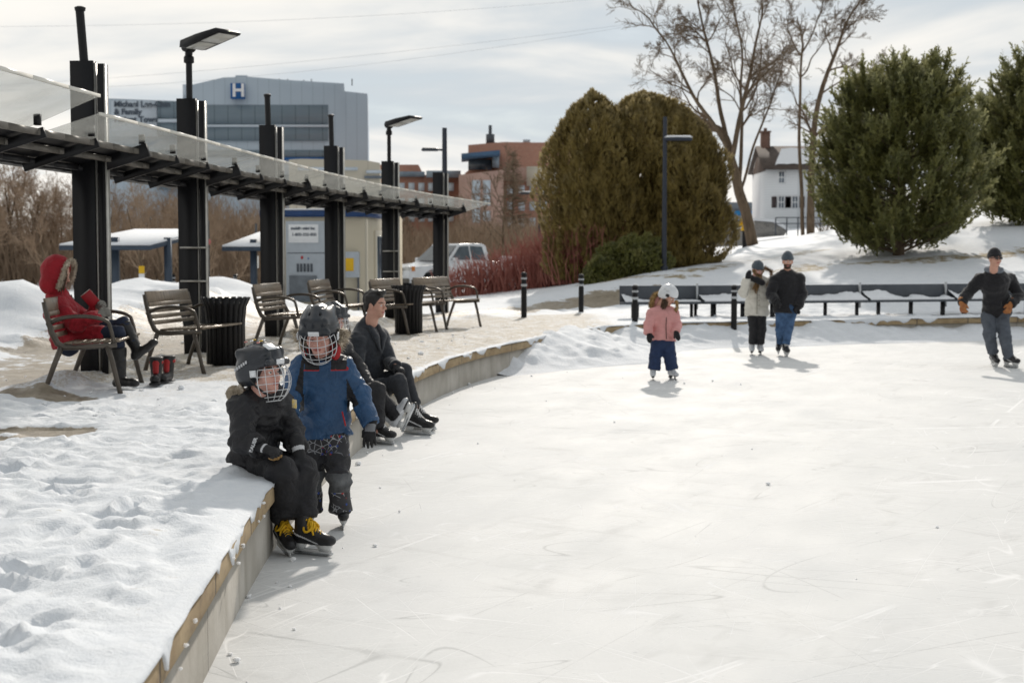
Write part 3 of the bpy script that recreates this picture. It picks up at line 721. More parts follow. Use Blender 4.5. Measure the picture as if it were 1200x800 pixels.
def head_mesh(H, R, s, h=.0055, jaw=1.0, eyes_down=False, mouth=0, ears=True, beard=False):
    """one face: skull, brow, eyes, nose, mouth, chin, ears, neck stub. H = head centre at eye level, R columns right/forward/up"""
    q = SDF(h)
    def W(p): return H+s*(R @ np.array(p, float))
    RR = R
    q.ell(W((0,-.012,.030)), np.array((.076,.095,.098))*s, RR, .02*s)
    q.ell(W((0,.022,-.052)), np.array((.055*jaw,.062,.066))*s, RR, .035*s)
    q.ell(W((0,.062,-.094)), np.array((.026*jaw,.022,.020))*s, RR, .03*s)
    for sx in (-1, 1):
        q.ell(W((sx*.040,.052,-.032)), np.array((.026,.026,.028))*s, RR, .025*s)
        if ears: q.ell(W((sx*.077,-.008,-.014)), np.array((.010,.022,.032))*s, RR, .008*s)
    q.cone(W((-.036,.078,.021)), W((.036,.078,.021)), .0125*s, k=.02*s)
    for sx in (-1, 1): q.ell(W((sx*.031,.092,-.002)), np.array((.018,.013,.0115))*s, RR, .010*s, sub=True)
    for sx in (-1, 1): q.ell(W((sx*.031,.0745,-.002)), np.array((.013,.012,.011))*s, RR, .004*s)
    q.cone(W((0,.084,.006)), W((0,.107,-.030)), .0075*s, .0120*s, k=.012*s)
    for sx in (-1, 1): q.ell(W((sx*.012,.094,-.034)), np.array((.009,.010,.008))*s, RR, .008*s)
    q.cone(W((-.019,.082,-.060+mouth*.003)), W((.019,.082,-.060+mouth*.003)), .0065*s, k=.008*s); q.cone(W((-.015,.082,-.070)), W((.015,.082,-.070)), .0075*s, k=.008*s)
    q.cone(W((0,-.02,-.06)), W((0,-.035,-.16)), .056*s, .06*s, k=.03*s)
    v, f = q.mesh(); c = ((v[f].mean(1)-H) @ R)/s; mi = np.zeros(len(f), int)
    lipm = (np.abs(c[:,0]) < .024) & (np.abs(c[:,2]+.066) < .0105-.18*np.abs(c[:,0])) & (c[:,1] > .07); mi[lipm] = 1
    for sx in (-1, 1):
        d2 = np.hypot(c[:,0]-sx*.031, (c[:,2]+.002)*1.5)
        if eyes_down: mi[(d2 < .0135) & (c[:,1] > .06) & (c[:,2] < -.003) & (c[:,2] > -.008)] = 4
        else: mi[(d2 < .0125) & (c[:,1] > .06)] = 2; mi[(d2 < .0062) & (c[:,1] > .06)] = 3
        bx = np.abs(c[:,0]-sx*.033); mi[(bx < .021) & (np.abs(c[:,2]-.0245+bx*bx*6) < .0048) & (c[:,1] > .05)] = 4
    if beard:
        mi[(c[:,2] < -.045) & (c[:,1] > .0) & (c[:,2] > -.125) & (mi == 0)] = 4; mi[(np.abs(c[:,2]+.049) < .006) & (np.abs(c[:,0]) < .03) & (c[:,1] > .07)] = 4
    return v, f, mi
class Person:
    def __init__(s, loc, J, Fd, skin=None, hs=1.0, hdir=(0,-1,0), hup=(0,0,1), bs=1.0, hh=.0055, bh=.013, **hk):
        s.loc = np.array(loc, float); s.J = {k: np.array(v, float)-s.loc for k, v in J.items()}; s.F = nrm(Fd); s.bs = bs; s.hs = hs
        s.R = frame(hdir, hup); s.H = s.J['head']; J = s.J
        v1, f1, m1 = head_mesh(s.H, s.R, hs, hh, **hk)
        q = SDF(bh); fl = (s.F, .66)
        up = nrm(J['neck']-J['pelvis'])
        q.cone(s.W((0,-.03,-.10)), J['neck'], .05*hs, .055*bs, .02)
        q.chain([J['neck']-up*.03*bs, J['chest'], (J['chest']+J['pelvis'])/2, J['pelvis']], [.09*bs,.135*bs,.120*bs,.130*bs], .04, fl)
        for a in 'RL':
            q.chain([J['sh'+a], J['el'+a], J['wr'+a]], [.05*bs,.042*bs,.029*bs], .02)
            q.cone(J['wr'+a], J['wr'+a]+(J['ha'+a]-J['wr'+a])*.45, .024*bs, .012*bs, .02)
            q.chain([J['hip'+a], J['kn'+a], J['an'+a]], [.075*bs,.05*bs,.024*bs], .03)
        v2, f2 = q.mesh()
        v = np.concatenate([v1, v2]); f = np.concatenate([f1, f2+len(v1)]); mi = np.concatenate([m1, np.zeros(len(f2), int)])
        s.o = mkobj('person', v, f, [skin or M_skin, M_lip, M_eyew, M_iris, M_brow], smooth=True, mi=mi, loc=[float(a) for a in s.loc])
    def W(s, p): return s.H+s.hs*(s.R @ np.array(p, float))
    def toH(s, P): return ((P-s.H) @ s.R)/s.hs
    def part(s, q, name, mats, mfun=None, parent=None): return q.obj(name, mats, parent or s.o, mfun)
    def folds(s, q, joints, amp=.008, fr=60):      # creases round a bent joint
        for (c, ax, rad) in joints:
            c = np.array(c); ax = nrm(ax)
            q.post.append(lambda P, d, c=c, ax=ax, rad=rad: d+amp*np.sin(((P-c)@ax)*fr+3*vn(P*14))*np.exp(-(((P-c)**2).sum(1))/(rad*rad)))
    def jacket(s, mats, tw=.16, hem=.0, hemw=None, ar=(.075,.062,.05), h=.010, fl=.68, wr=.010, mfun=None, cuff=.0, name='jacket', extra=None, sleeves='RL', collar=.07, hemdir=None, waist=None, shk=.05):
        J = s.J; q = SDF(h); up = nrm(J['neck']-J['pelvis']); f = (s.F, fl)
        hd = nrm(hemdir) if hemdir is not None else -up
        hp = J['pelvis']+hd*(hem+.08); hw = hemw or tw
        mid = (J['chest']*.45+J['pelvis']*.55)
        q.chain([J['neck']-up*.02, J['chest'], mid, J['pelvis'], hp], [tw*.62, tw*.97, waist or tw*.93, tw, hw], shk, f)
        if collar: q.cone(J['neck']-up*.03, J['neck']+up*.035, collar*1.25, collar, .02)
        c = J['pelvis']+hd*hem; q.slice(c, -hd)
        for a in sleeves:
            w = J['wr'+a]+(J['el'+a]-J['wr'+a])*cuff
            q.cone(J['chest']+up*.03, J['sh'+a], ar[0]*1.1, ar[0]*1.02, .05)
            q.chain([J['sh'+a], J['el'+a], w], ar, .025)
            ad = nrm(w-J['el'+a]); q.post.append(lambda P, d, w=w, ad=ad: np.where(((P-w)**2).sum(1) < (ar[2]*2)**2, np.maximum(d, (P-w)@ad-.012), d))
            s.folds(q, [(J['el'+a], J['wr'+a]-J['sh'+a], .09), (w, J['wr'+a]-J['el'+a], .05), (J['sh'+a], J['el'+a]-J['sh'+a], .08)], wr*.75, 95)
        s.folds(q, [(mid, up, .17), (J['pelvis'], up, .2)], wr*.7, 48)
        if extra: extra(q)
        q.noise(wr, 9, (1,1,1.6), 3); q.noise(wr*.35, 24, (1,1,1.8), 2, 5)
        return s.part(q, name, mats, mfun)
    def trousers(s, mats, lr=(.10,.075,.07), hw=.14, h=.010, wr=.009, cuff=.0, mfun=None, name='trousers', fl=.75, flare=None):
        J = s.J; q = SDF(h); up = nrm(J['neck']-J['pelvis'])
        q.cone(J['pelvis']+up*.06, J['pelvis']-up*.02, hw*.9, hw, .05, (s.F, fl))
        for a in 'RL':
            e = J['an'+a]+(J['kn'+a]-J['an'+a])*cuff
            q.chain([J['hip'+a], J['kn'+a], e], lr, .03)
            s.folds(q, [(J['kn'+a], J['an'+a]-J['hip'+a], .10), (e, J['an'+a]-J['kn'+a], .09)], wr*.9, 70)
            dn = nrm(J['an'+a]-J['kn'+a]); r2 = lr[2]
            q.post.append(lambda P, d, e=e, dn=dn, r2=r2: np.where((((P-e)**2).sum(1) < (r2*1.9)**2), np.maximum(d, (P-e)@dn), d))
        q.noise(wr, 8, (1,1,.6), 3); q.noise(wr*.4, 22, (1,1,1.5), 2, 5)
        return s.part(q, name, mats, mfun)
    def glove(s, a, mats, sz=.19, thumb_side=None, palm=(0,0,-1), curl=.35, mitten=False, infl=.0008, h=None, name='glove', cuff=.05, mfun=None, cufr=1.0):
        J = s.J; w = J['wr'+a]; y = nrm(J['ha'+a]-w); pz = -nrm(np.array(palm)-y*(np.array(palm)@y)); x = np.cross(y, pz)
        sg = 1
        if thumb_side is not None: sg = 1 if x @ np.array(thumb_side) > 0 else -1
        k = sz/.19; q = SDF(h or .0045*max(k, .8))
        def W(p): return w+k*(x*p[0]*sg+y*p[1]+pz*p[2])
        if mitten:
            q.ell(W((0,.085,0)), np.array((.048,.085,.030))*k, np.stack([x,y,pz],1), .02); q.cone(W((.035,.03,-.01)), W((.066,.085,-.02)), .02*k, .017*k, .015)
        else:
            q.cone(W((.004,.03,0)), W((0,.08,0)), .036*k, .042*k, .012, (pz, .5))
            for i, (bx, L) in enumerate(zip((.031,.0105,-.0105,-.031), (.070,.079,.073,.056))):
                c = curl*(1+.12*i); sp = (bx*.9)
                d1 = np.array((sp*(5.5 if curl < .5 else 2.5), math.cos(c), -math.sin(c))); d2 = np.array((sp*(3.5 if curl < .5 else 1.), math.cos(2.2*c), -math.sin(2.2*c))); d3 = np.array((0, math.cos(3.1*c), -math.sin(3.1*c)))
                p0 = np.array((bx*1.08, .088, .002)); p1 = p0+d1*L*.42; p2 = p1+d2*L*.32; p3 = p2+d3*L*.26
                r = (.0098 if i < 3 else .0085)+infl/k
                q.chain([W(p0-np.array((0,.025,0))), W(p0), W(p1), W(p2), W(p3)], [r*k, r*k, r*k, r*k*.95, r*k*.85], .003)
            q.chain([W((.022,.015,-.006)), W((.050,.050,-.014)), W((.058,.082,-.026-.02*curl))], [.017*k, (.0125+infl)*k, (.0105+infl)*k], .009)
        q.cone(W((0,-cuff,0)), W((0,.025,0)), .036*k*cufr, .034*k, .012, (pz, .8))
        q.noise(.0012, 40, seed=3)
        if mfun: fn = lambda c: mfun(np.stack([((c-w)@x)*sg/k, ((c-w)@y)/k, ((c-w)@pz)/k], 1))
        else: fn = None
        return s.part(q, name, mats, fn)
# --- skates (toe +y, blade on z = 0), meshes shared between pairs
_SK = {}
def skate_meshes(kind):
    if kind in _SK: return _SK[kind]
    fig = kind.startswith('figure'); lace = M_lace_y if kind == 'hockey_yellow' else M_lace_w
    q = SDF(.0045)
    zs = .07 if not fig else .06
    q.cone((0,-.075,zs+.045), (0,.09,zs+.036), .042, .041, .03); q.ell((0,.135,zs+.034), (.043,.055,.036), None, .025)
    q.cone((0,-.062,zs+.06), (0,-.05,zs+(.17 if not fig else .2)), .044, .05, .03); q.cone((0,-.02,zs+.1), (0,.05,zs+.06), .045, .042, .03)
    q.cone((0,-.03,zs+.13), (0,-.015,zs+(.2 if not fig else .235)), .04, .03, .02, ((0,1,0), .5))
    q.cut((0,0,1), zs)
    def mf(c):
        m = np.zeros(len(c), int)
        if fig: m[(c[:,2] < zs+.012)] = 1
        else:
            m[(c[:,2] < zs+.02) & (c[:,1] > .07)] = 1
            st = np.abs((c[:,2]-zs-.03)-(-.35*c[:,1]+.012)); m[(st < .0055) & (np.abs(c[:,0]) > .02) & (c[:,1] < .08) & (c[:,1] > -.10)] = 2
        return m
    v, f = q.mesh(); mi = mf(v[f].mean(1))
    mats = [M_bootwht if fig or kind == 'hockey_white' else M_bootblk, M_bootblk, M_sticker if kind != 'hockey_yellow' else M_greytxt]
    o = mkobj('skate', v, f, mats, smooth=True, mi=mi)
    if kind == 'hockey_white': pass
    b = MB()
    if not fig:
        for (y0, y1, y2, y3) in ((-.105,-.03,-.085,-.04), (.06,.16,.075,.14)):
            b.add([(-.03,y0,zs+.006),(.03,y0,zs+.006),(.03,y1,zs+.006),(-.03,y1,zs+.006),(-.007,y2,.03),(.007,y2,.03),(.007,y3,.03),(-.007,y3,.03)], [(3,2,1,0)[::-1],(4,5,6,7)[::-1],(0,1,5,4)[::-1],(1,2,6,5)[::-1],(2,3,7,6)[::-1],(3,0,4,7)[::-1]])
        b.box((0,.025,.033), (.013,.27,.022), bev=.004)
    else:
        b.box((0,-.075,zs*.75), (.05,.065,zs*.55), bev=.006); b.box((0,-.07,.026), (.012,.02,.03)); b.box((0,.09,.035), (.012,.035,.06))
    hd = b.build('blade_holder', M_holder if not fig else M_bootblk, o)
    pr = [(-.125,.010),(-.118,.002),(-.09,-.0),(.12,-.0),(.15,.004),(.17,.016),(.172,.026),(-.122,.026)]
    b = MB(); b.prism(pr, 0, -.002, .002); bl = b.build('blade', M_steel, o)
    b = MB(); n = 7; lr_ = .0078 if kind == 'hockey_yellow' else .0052
    for i in range(n):
        t = i/(n-1); y = .085-.10*t; z = zs+.078+.105*t**1.3; wv = .032-.004*t
        for sg in (-1, 1):
            b.tube([(sg*wv, y+.006, z-.026), (sg*wv*.55, y+.004, z-.002), (0, y-.004, z+.008), (-sg*wv*.55, y-.012, z+.005), (-sg*wv, y-.016, z-.018)], lr_, 6)
    if kind == 'hockey_yellow':
        for sg in (-1, 1):
            a = np.linspace(0, 2*PI, 14); b.tube(np.stack([sg*(.012+.03*(1-np.cos(a))/1.2), .01+.028*np.sin(a), zs+.150-.030*(1-np.cos(a))], 1), lr_, 6); b.tube(np.stack([sg*(.008+.022*(1-np.cos(a))/1.2), .03+.02*np.sin(a), zs+.14-.02*(1-np.cos(a))], 1), lr_, 6)
            b.tube([(sg*.01,.0,zs+.165),(sg*.035,.035,zs+.12),(sg*.045,.055,zs+.07)], lr_*.9, 6)
    la = b.build('laces', lace, o, smooth=True)
    _SK[kind] = (o, [hd, bl, la]); return _SK[kind]
_used = {}
def skate(p, kind, a, sc, toe, up=(0,0,1), at=None, pitch=None):
    o, ch = skate_meshes(kind)
    if kind in _used:
        c = o.copy(); COL.objects.link(c)
        for x in ch: d = x.copy(); COL.objects.link(d); d.parent = c
        o = c
    _used[kind] = 1
    Rm = frame(toe, up); pos = np.array(at)-p.loc
    M = Matrix([[*(Rm[0]*sc), pos[0]], [*(Rm[1]*sc), pos[1]], [*(Rm[2]*sc), pos[2]], [0,0,0,1]])
    o.parent = p.o; o.matrix_local = M
    return o
# --- hockey helmet with wire cage, in head coordinates
def helmet(p, mat_shell, cage=True, stick=True, dots=False, side=False, sc=1.0):
    q = SDF(.005); R = p.R; s = p.hs*sc
    W = lambda v: p.H+p.hs*(R @ (np.array(v, float)*sc))
    q.ell(W((0,-.010,.040)), np.array((.104,.126,.112))*s, R, .01)
    q.ell(W((0,-.055,.0)), np.array((.098,.085,.085))*s, R, .03)
    for sx in (-1, 1): q.cone(W((sx*.050,.075,.098)), W((sx*.056,-.085,.108)), .026*s, .024*s, .022)
    q.cone(W((0,.08,.098)), W((0,.0,.127)), .028*s, .030*s, .02); q.cone(W((0,.0,.127)), W((0,-.08,.115)), .030*s, .028*s, .02)
    q.cone(W((-.07,.098,.046)), W((.07,.098,.046)), .018*s, k=.02)
    for sx in (-1, 1):
        for (y, z) in ((.052,.133),(-.005,.153),(-.06,.146)): q.ell(W((sx*.028,y,z)), np.array((.0055,.013,.014))*s, R, .003, sub=True)
    def lower(P, d):
        c = p.toH(P)/sc; lo = np.interp(c[:,1], [-.12,-.02,.02,.05,.13], [-.055,-.058,-.03,.026,.034])
        gro = np.abs(np.abs(c[:,2]-.062-.25*(c[:,1]-.02))-.0)
        d = d+.004*np.exp(-(gro/.0045)**2)*(c[:,1] < .09)
        d = d+.003*np.exp(-((np.abs(c[:,0])-.040)/.004)**2)*(c[:,2] > .05)
        return np.maximum(d, (lo-c[:,2])*p.hs*sc)
    q.post.append(lower)
    hm = p.part(q, 'helmet', mat_shell)
    b = MB()
    for sx in (-1, 1):
        b.tube([W((sx*.100,.0,-.015)), W((sx*.088,.02,-.06)), W((sx*.06,.05,-.10)), W((sx*.02,.07,-.118)), W((0,.073,-.121))], .006*s, 6)
    b.build('chin_strap', M_strap, hm, smooth=True)
    if cage:
        b = MB(); c = np.array((0,.018,-.040)); rr = np.array((.103,.132,.118))
        def pt(az, el): az, el = math.radians(az), math.radians(el); return W(c+rr*np.array((math.sin(az)*math.cos(el), math.cos(az)*math.cos(el), math.sin(el))))
        for el in (47, 28, 10, -8, -26, -44, -60):
            m = 82 if el > -20 else 70; b.tube([pt(a, el) for a in np.linspace(-m, m, 17)], (.0020 if el not in (47,-60) else .0028)*s, 6)
        for az in (-78,-58,-36,-13,13,36,58,78): b.tube([pt(az, e) for e in np.linspace(49, -62 if abs(az) < 70 else -40, 13)], .0018*s if abs(az) < 70 else .0026*s, 6)
        b.build('face_cage', M_cage, hm, smooth=True)
        b = MB()
        for sx in (-1, 1): b.box(W((sx*.108,.028,.0)), np.array((.006,.035,.034))*s, R)
        b.build('cage_clip', M_sticker, hm)
    if stick:
        b = MB(); b.box(W((0,.1185,.047)), np.array((.058,.006,.026))*s, R @ np.array(Matrix.Rotation(-.12, 3, 'X')), bev=.002); b.build('sticker', M_sticker, hm)
    return hm
def fur(p, pts, r, n, ln, m, parent=None, closed=False, name='fur_trim', out=None, base=True):
    """a furry roll along a path: a soft core and many tapering hairs"""
    P = np.asarray(pts, float); b = MB()
    if base: b.tube(P, r*.8, 8, closed=closed)
    k = RNG.uniform(0, len(P)-1.001, n); i = k.astype(int); t = (k-i)[:,None]
    C = P[i]*(1-t)+P[i+1]*t; Tn = P[i+1]-P[i]; Tn /= np.linalg.norm(Tn, axis=1)[:,None]
    dd = RNG.normal(size=(n,3)); 
    if out is not None: dd = dd+np.array(out)*.9
    dd -= (dd*Tn).sum(1)[:,None]*Tn; dd /= np.linalg.norm(dd, axis=1)[:,None]
    A = C+dd*r*.6; B_ = C+dd*(r+ln*RNG.uniform(.4,1,n)[:,None])+Tn*RNG.normal(0,.4,n)[:,None]*ln+RNG.normal(0,.15,(n,3))*ln
    b.segs(A, B_, np.full(n, r*.10+.0012), np.full(n, .0005), 3)
    return b.build(name, m, parent or p.o, smooth=True)
def strands(p, roots, tips, n, r, m, name='hair', parent=None, spread=.012, sag=.02):
    b = MB(); A = []; 
    for i in range(n):
        k = RNG.uniform(); j = RNG.uniform()
        a = np.array(roots[0])*(1-k)+np.array(roots[1])*k; e = np.array(tips[0])*(1-k)+np.array(tips[1])*k
        a = a+RNG.normal(0, spread, 3); e = e+RNG.normal(0, spread*1.2, 3); mth_ = (a+e)/2+np.array((0,0,-.0))+RNG.normal(0, sag*.5, 3)
        t = np.linspace(0, 1, 6)[:,None]; pts = (1-t)**2*a+2*t*(1-t)*mth_+t*t*e; e_ = RNG.uniform(.75, 1.0)
        b.tube(pts[0]+(pts-pts[0])*e_, np.linspace(r, r*.3, 6), 4)
    return b.build(name, m, parent or p.o, smooth=True)
# ============================================================ the people
def jd(Y0, **k):                 # joints from photo pixels and a distance; body z stays real
    return {n: (D(*q) if len(q) == 3 else D(q[0], q[1], Y0)) for n, q in k.items()}
UPZ = np.array((0,0,1.))
def zone(p, fn): return lambda c: fn(c, p)
# ---------------- boy in the blue jacket, standing on the ice
Y0 = 8.5
J = jd(Y0, head=(374,391,8.52), neck=(375,425,8.62), chest=(377,448,8.62), pelvis=(381,505,8.58), shR=(352,433,8.62), shL=(403,431,8.62), elR=(343,458,8.5), wrR=(339,486,8.35), haR=(342,505,8.25),
       elL=(422,463,8.6), wrL=(435,497,8.5), haL=(431,531,8.44), hipR=(367,515,8.6), hipL=(394,515,8.58), knR=(364,560,8.5), knL=(397,560,8.45), anR=(363,603,8.5), anL=(400,602,8.5), toeR=(362,618,8.4), toeL=(402,617,8.4))
loc = D(385,622,8.54); loc[2] = 0
boy = Person(loc, J, (-.06,-1,0), M_skin_rosy, 1.0, (-.10,-1,-.36), hh=.005, bs=.72, eyes_down=True)
tag(boy.o, 'child standing on skates in a blue and black jacket and patterned snow pants', 'person')
M_blue = mat('royal_blue_nylon', (.026,.078,.175), .5, 0, .22, 7, .4, 50, .4, bdist=.008, crease=.32)
M_red = mat('red_piping', (.42,.015,.02), .55, 0, .12)
def jm(c, p=boy):                # black yoke and sleeve tops, red piping under the yoke
    q = c+p.loc; x = q[:,0]; z = q[:,2]; zy = D(0,434,8.5)[2]; m = np.zeros(len(c), int)
    xc = D(377,0,8.5)[0]; xs = (x-xc)*196
    arm = np.minimum(np.linalg.norm(c-p.J['elL'], axis=1), 9)
    m[(z > zy) & (np.abs(xs) < 24)] = 1; m[(z > zy+.035)] = 1
    band = (z > zy-.005) & (z <= zy+.004) & (np.abs(xs) < 25) & (np.abs(xs) > 6); m[band] = 2
    pan = (np.abs(xs) < 6.5) & (z < zy+.055); m[pan] = 0
    for a_, sg in (('L', 1), ('R', -1)):
        A, B_, C_ = p.J['sh'+a_], p.J['el'+a_], p.J['wr'+a_]; d = nrm(B_-A); t = ((c-A)@d)/np.linalg.norm(B_-A); sd_ = nrm(np.cross(d, (0,-1,0)))*sg
        if sd_[0]*sg < 0: sd_ = -sd_
        u = ((c-A)@sd_)/.062; onarm = (xs*sg > 25) & (t > -.6)
        m[onarm] = 0; m[onarm & (u < -.05-.25*t) & (t < 1.25)] = 1
        m[onarm & (np.abs(t-.1) < .06) & (np.abs(u-.35) < .16) & (sg > 0)] = 2
    return m
def kidextra(q):
    J = boy.J; q.cone(J['neck']+np.array((-.09,-.02,.0)), J['neck']+np.array((.09,-.02,.0)), .062, k=.03)
jk = boy.jacket([M_blue, M_black, M_red], tw=.150, hem=.035, hemw=.168, ar=(.068,.062,.058), h=.0062, wr=.011, mfun=jm, collar=.075, extra=kidextra, cuff=.03, fl=.72)
b = MB(); p0 = D(413,493,8.37)-loc; p1 = D(416,509,8.37)-loc
def onfront(q_, obj_, off=.004): return q_
b.bar(D(401,482,8.455)-loc, D(405,499,8.45)-loc, .008, .01, (0,-1,0)); b.build('pocket_zip', M_red, jk)
M_patpant = mat('black_pattern_pants', (.03,.03,.034), .6, 0, .3, 9, .4, 50, .3, bdist=.008, crease=.3)
def pattern_pants():
    m = bpy.data.materials.new('lined_print'); nt, N, L, P = nodes_of(m)
    tc = N.new('ShaderNodeTexCoord'); v = N.new('ShaderNodeTexVoronoi'); v.feature = 'DISTANCE_TO_EDGE'; v.inputs['Scale'].default_value = 27; L.new(tc.outputs['Object'], v.inputs[0])
    n = N.new('ShaderNodeTexNoise'); n.inputs['Scale'].default_value = 9; n.inputs['Detail'].default_value = 2; L.new(tc.outputs['Object'], n.inputs[0])
    v2 = N.new('ShaderNodeTexVoronoi'); v2.inputs['Scale'].default_value = 38; L.new(tc.outputs['Object'], v2.inputs[0])
    def rg(s_, a, b2, lo=0., hi=1.):
        q = N.new('ShaderNodeMapRange'); 
        for k, x in zip(('From Min','From Max','To Min','To Max'), (a, b2, lo, hi)): q.inputs[k].default_value = x
        L.new(s_, q.inputs['Value']); return q.outputs['Result']
    def cm(f, a, c):
        q = N.new('ShaderNodeMix'); q.data_type = 'RGBA'; L.new(f, q.inputs['Factor'])
        for k, x in (('A', a), ('B', c)):
            if isinstance(x, tuple): q.inputs[k].default_value = (*x, 1)
            else: L.new(x, q.inputs[k])
        return q.outputs['Result']
    def mu(a, c):
        q = N.new('ShaderNodeMath'); q.operation = 'MULTIPLY'; L.new(a, q.inputs[0]); L.new(c, q.inputs[1]); return q.outputs[0]
    ln = mu(rg(v.outputs['Distance'], 0.035, .06, 1, 0), rg(n.outputs['Fac'], .44, .5))
    sp = N.new('ShaderNodeSeparateColor'); L.new(v2.outputs['Color'], sp.inputs[0])
    c = cm(ln, (.03,.03,.035), (.38,.39,.42))
    c = cm(mu(rg(v2.outputs['Distance'], .3, .34, 1, 0), rg(sp.outputs[0], .80, .82)), c, (.40,.03,.03))
    c = cm(mu(rg(v2.outputs['Distance'], .28, .32, 1, 0), rg(sp.outputs[1], .84, .86)), c, (.02,.06,.28))
    L.new(c, P.inputs['Base Color']); P.inputs['Roughness'].default_value = .6; return m
M_print = pattern_pants()
M_snowy_knee = mat('snow_dusted_nylon', (.05,.05,.055), .7, 0, .5, 7, .3, 60, .3, col2=(.20,.21,.22))
def pm(c, p=boy):
    q = c+p.loc; z = q[:,2]; m = np.zeros(len(c), int)
    k1, k2, cu = D(0,552,8.5)[2], D(0,574,8.5)[2], D(0,597,8.5)[2]
    m[:] = 1; m[(z < D(0,532,8.5)[2]+.01*np.sin(q[:,0]*40))] = 0; m[(z < k1) & (z > k2)] = 2; m[z <= k2] = 1; m[z < cu] = 0
    return m
boy.trousers([M_patpant, M_print, M_snowy_knee], (.078,.070,.066), .125, .0085, .010, .06, pm)
tg = lambda c: np.where((c[:,1] > .0) & (c[:,1] < .055) & (c[:,2] > .008), 1, 0)
boy.glove('L', [M_glove, mat('grey_glove_panel', (.22,.23,.25), .6)], .165, (-1,0,0), (.2,.9,-.1), .22, infl=.0012, mfun=tg, cuff=.03, cufr=1.15)
boy.glove('R', [M_glove], .155, (1,0,0), (0,0,-1), .4, infl=.004)
helmet(boy, M_shell, sc=1.13)
# fur-edged hood lying open behind the head, red lining
W = boy.W
fur(boy, [W((-.06,-.07,-.125)), W((-.115,-.03,-.06)), W((-.13,-.05,.01))], .036, 500, .03, M_fur); fur(boy, [W((.13,-.05,.01)), W((.118,-.03,-.06)), W((.07,-.07,-.125))], .036, 500, .03, M_fur)
q = SDF(.008); q.ell(W((-.090,.0,-.11)), (.034,.03,.058), None, .02); q.ell(W((.095,-.01,-.125)), (.02,.02,.035), None, .02); boy.part(q, 'hood_lining', mat('red_lining', (.42,.02,.025), .7))
skate(boy, 'hockey', 'L', .80, (.12,-1,-.0), at=(D(402,622,8.54)[0], 8.56, 0.0)); skate(boy, 'hockey', 'R', .80, (-.05,-1,0), at=(D(364,622,8.58)[0], 8.58, 0.0))
# ---------------- child in black, sitting on the wall, yellow laces
J = jd(7.9, head=(308,437,7.93), neck=(308,463,7.99), chest=(305,480,7.99), pelvis=(297,538,8.0), shR=(285,476,7.87), shL=(328,474,8.1), elR=(284,516,7.76), wrR=(308,525,7.68), haR=(334,533,7.62),
       elL=(343,512,8.02), wrL=(350,527,7.86), haL=(358,558,7.78), hipR=(300,544,7.93), hipL=(312,538,8.07), knR=(329,552,7.72), knL=(353,552,7.86), anR=(333,613,7.80), anL=(356,612,7.78), toeR=(342,628,7.7), toeL=(380,630,7.68))
loc = D(310,545,7.9); loc[2] = .42
sit = Person(loc, J, (.80,-.60,0), M_skin_rosy, 1.0, (.86,-.50,.13), hh=.005, bs=.72, jaw=1.05)
tag(sit.o, 'child in black with yellow skate laces, sitting on the rink wall', 'person')
def sx_(q):
    J = sit.J; q.cone(J['neck']+np.array((-.05,.02,.0)), J['neck']+np.array((.06,-.03,-.0)), .075, k=.03); q.cone(J['neck'], J['neck']+np.array((.03,-.03,.035)), .07, .06, .02)
jk = sit.jacket([M_black], tw=.150, hem=.02, hemw=.165, ar=(.075,.066,.056), h=.0085, wr=.013, collar=.07, extra=sx_, fl=.78, cuff=.22)
sit.trousers([M_bpant], (.088,.082,.074), .135, .0085, .012, .10)
W = sit.W
hood = SDF(.008); hood.cone(W((-.06,-.10,-.15)), W((.05,-.11,-.14)), .06, k=.03); sit.part(hood, 'hood', M_black)
fur(sit, [W((.095,-.075,-.085)), W((.10,-.125,-.105)), W((.075,-.175,-.10)), W((.02,-.20,-.085))], .034, 2200, .008, M_fur)
helmet(sit, M_shell, sc=1.13)
b = MB(); h_ = [c for c in sit.o.children if c.name.startswith('helmet')][0]
Rz = sit.R
for (x, y, z, cidx) in ((.02,.03,.158,0),(.045,-.01,.163,1),(.03,-.06,.162,2),(-.01,.02,.16,1),(.055,.04,.15,2),(.0,-.03,.168,0)): b.box(W(np.array((x,y,z))*1.13), (.016,.016,.008), Rz, cidx, .002)
b.box(W(np.array((.03,.088,.125))*1.13), (.07,.012,.05), Rz @ np.array(Matrix.Rotation(.95, 3, 'X')), 1, .002)
b.build('sticker', [mat('yellow_sticker', (.7,.45,.05), .5), M_sticker, mat('pink_sticker', (.6,.25,.22), .5)], h_)
for (x, y, z, sx2, txt) in ((.098,-.045,.045,.075,None),):
    b = MB()
    for i in range(6): b.box(W(np.array((.1035,-.085+i*.015,.030+i*.006))*1.13), (.006,.011,.017), Rz)
    b.build('lettering', M_greytxt, h_)
gt = lambda c: np.where((c[:,1] < -.012) & (c[:,1] > -.05) & (c[:,2] > -.01), 1, 0)
MG2 = [M_glove, M_greytxt, mat('tan_palm', (.33,.2,.08), .7)]
gt2 = lambda c: np.where((c[:,1] < .01) & (c[:,1] > -.018) & (c[:,2] > -.02), 1, np.where((c[:,2] < -.028) & (c[:,1] > .03), 2, 0))
gt3 = lambda c: np.where((c[:,1] < .022) & (c[:,1] > .008) & (c[:,2] > -.01), 1, np.where((c[:,2] < -.028) & (c[:,1] > .03), 2, 0))
g1 = sit.glove('R', MG2, .165, (.3,.3,1), (-.1,.4,-1), .75, infl=.0015, mfun=gt3, cuff=.075, cufr=1.5)
g2 = sit.glove('L', MG2, .165, (-.5,-.5,.3), (-.3,.9,0), .45, infl=.0015, mfun=gt2, cuff=.07, cufr=1.45)
tx = text_mesh('BAUER', .027, M_greytxt, 'lettering', g1, .0012, .002)
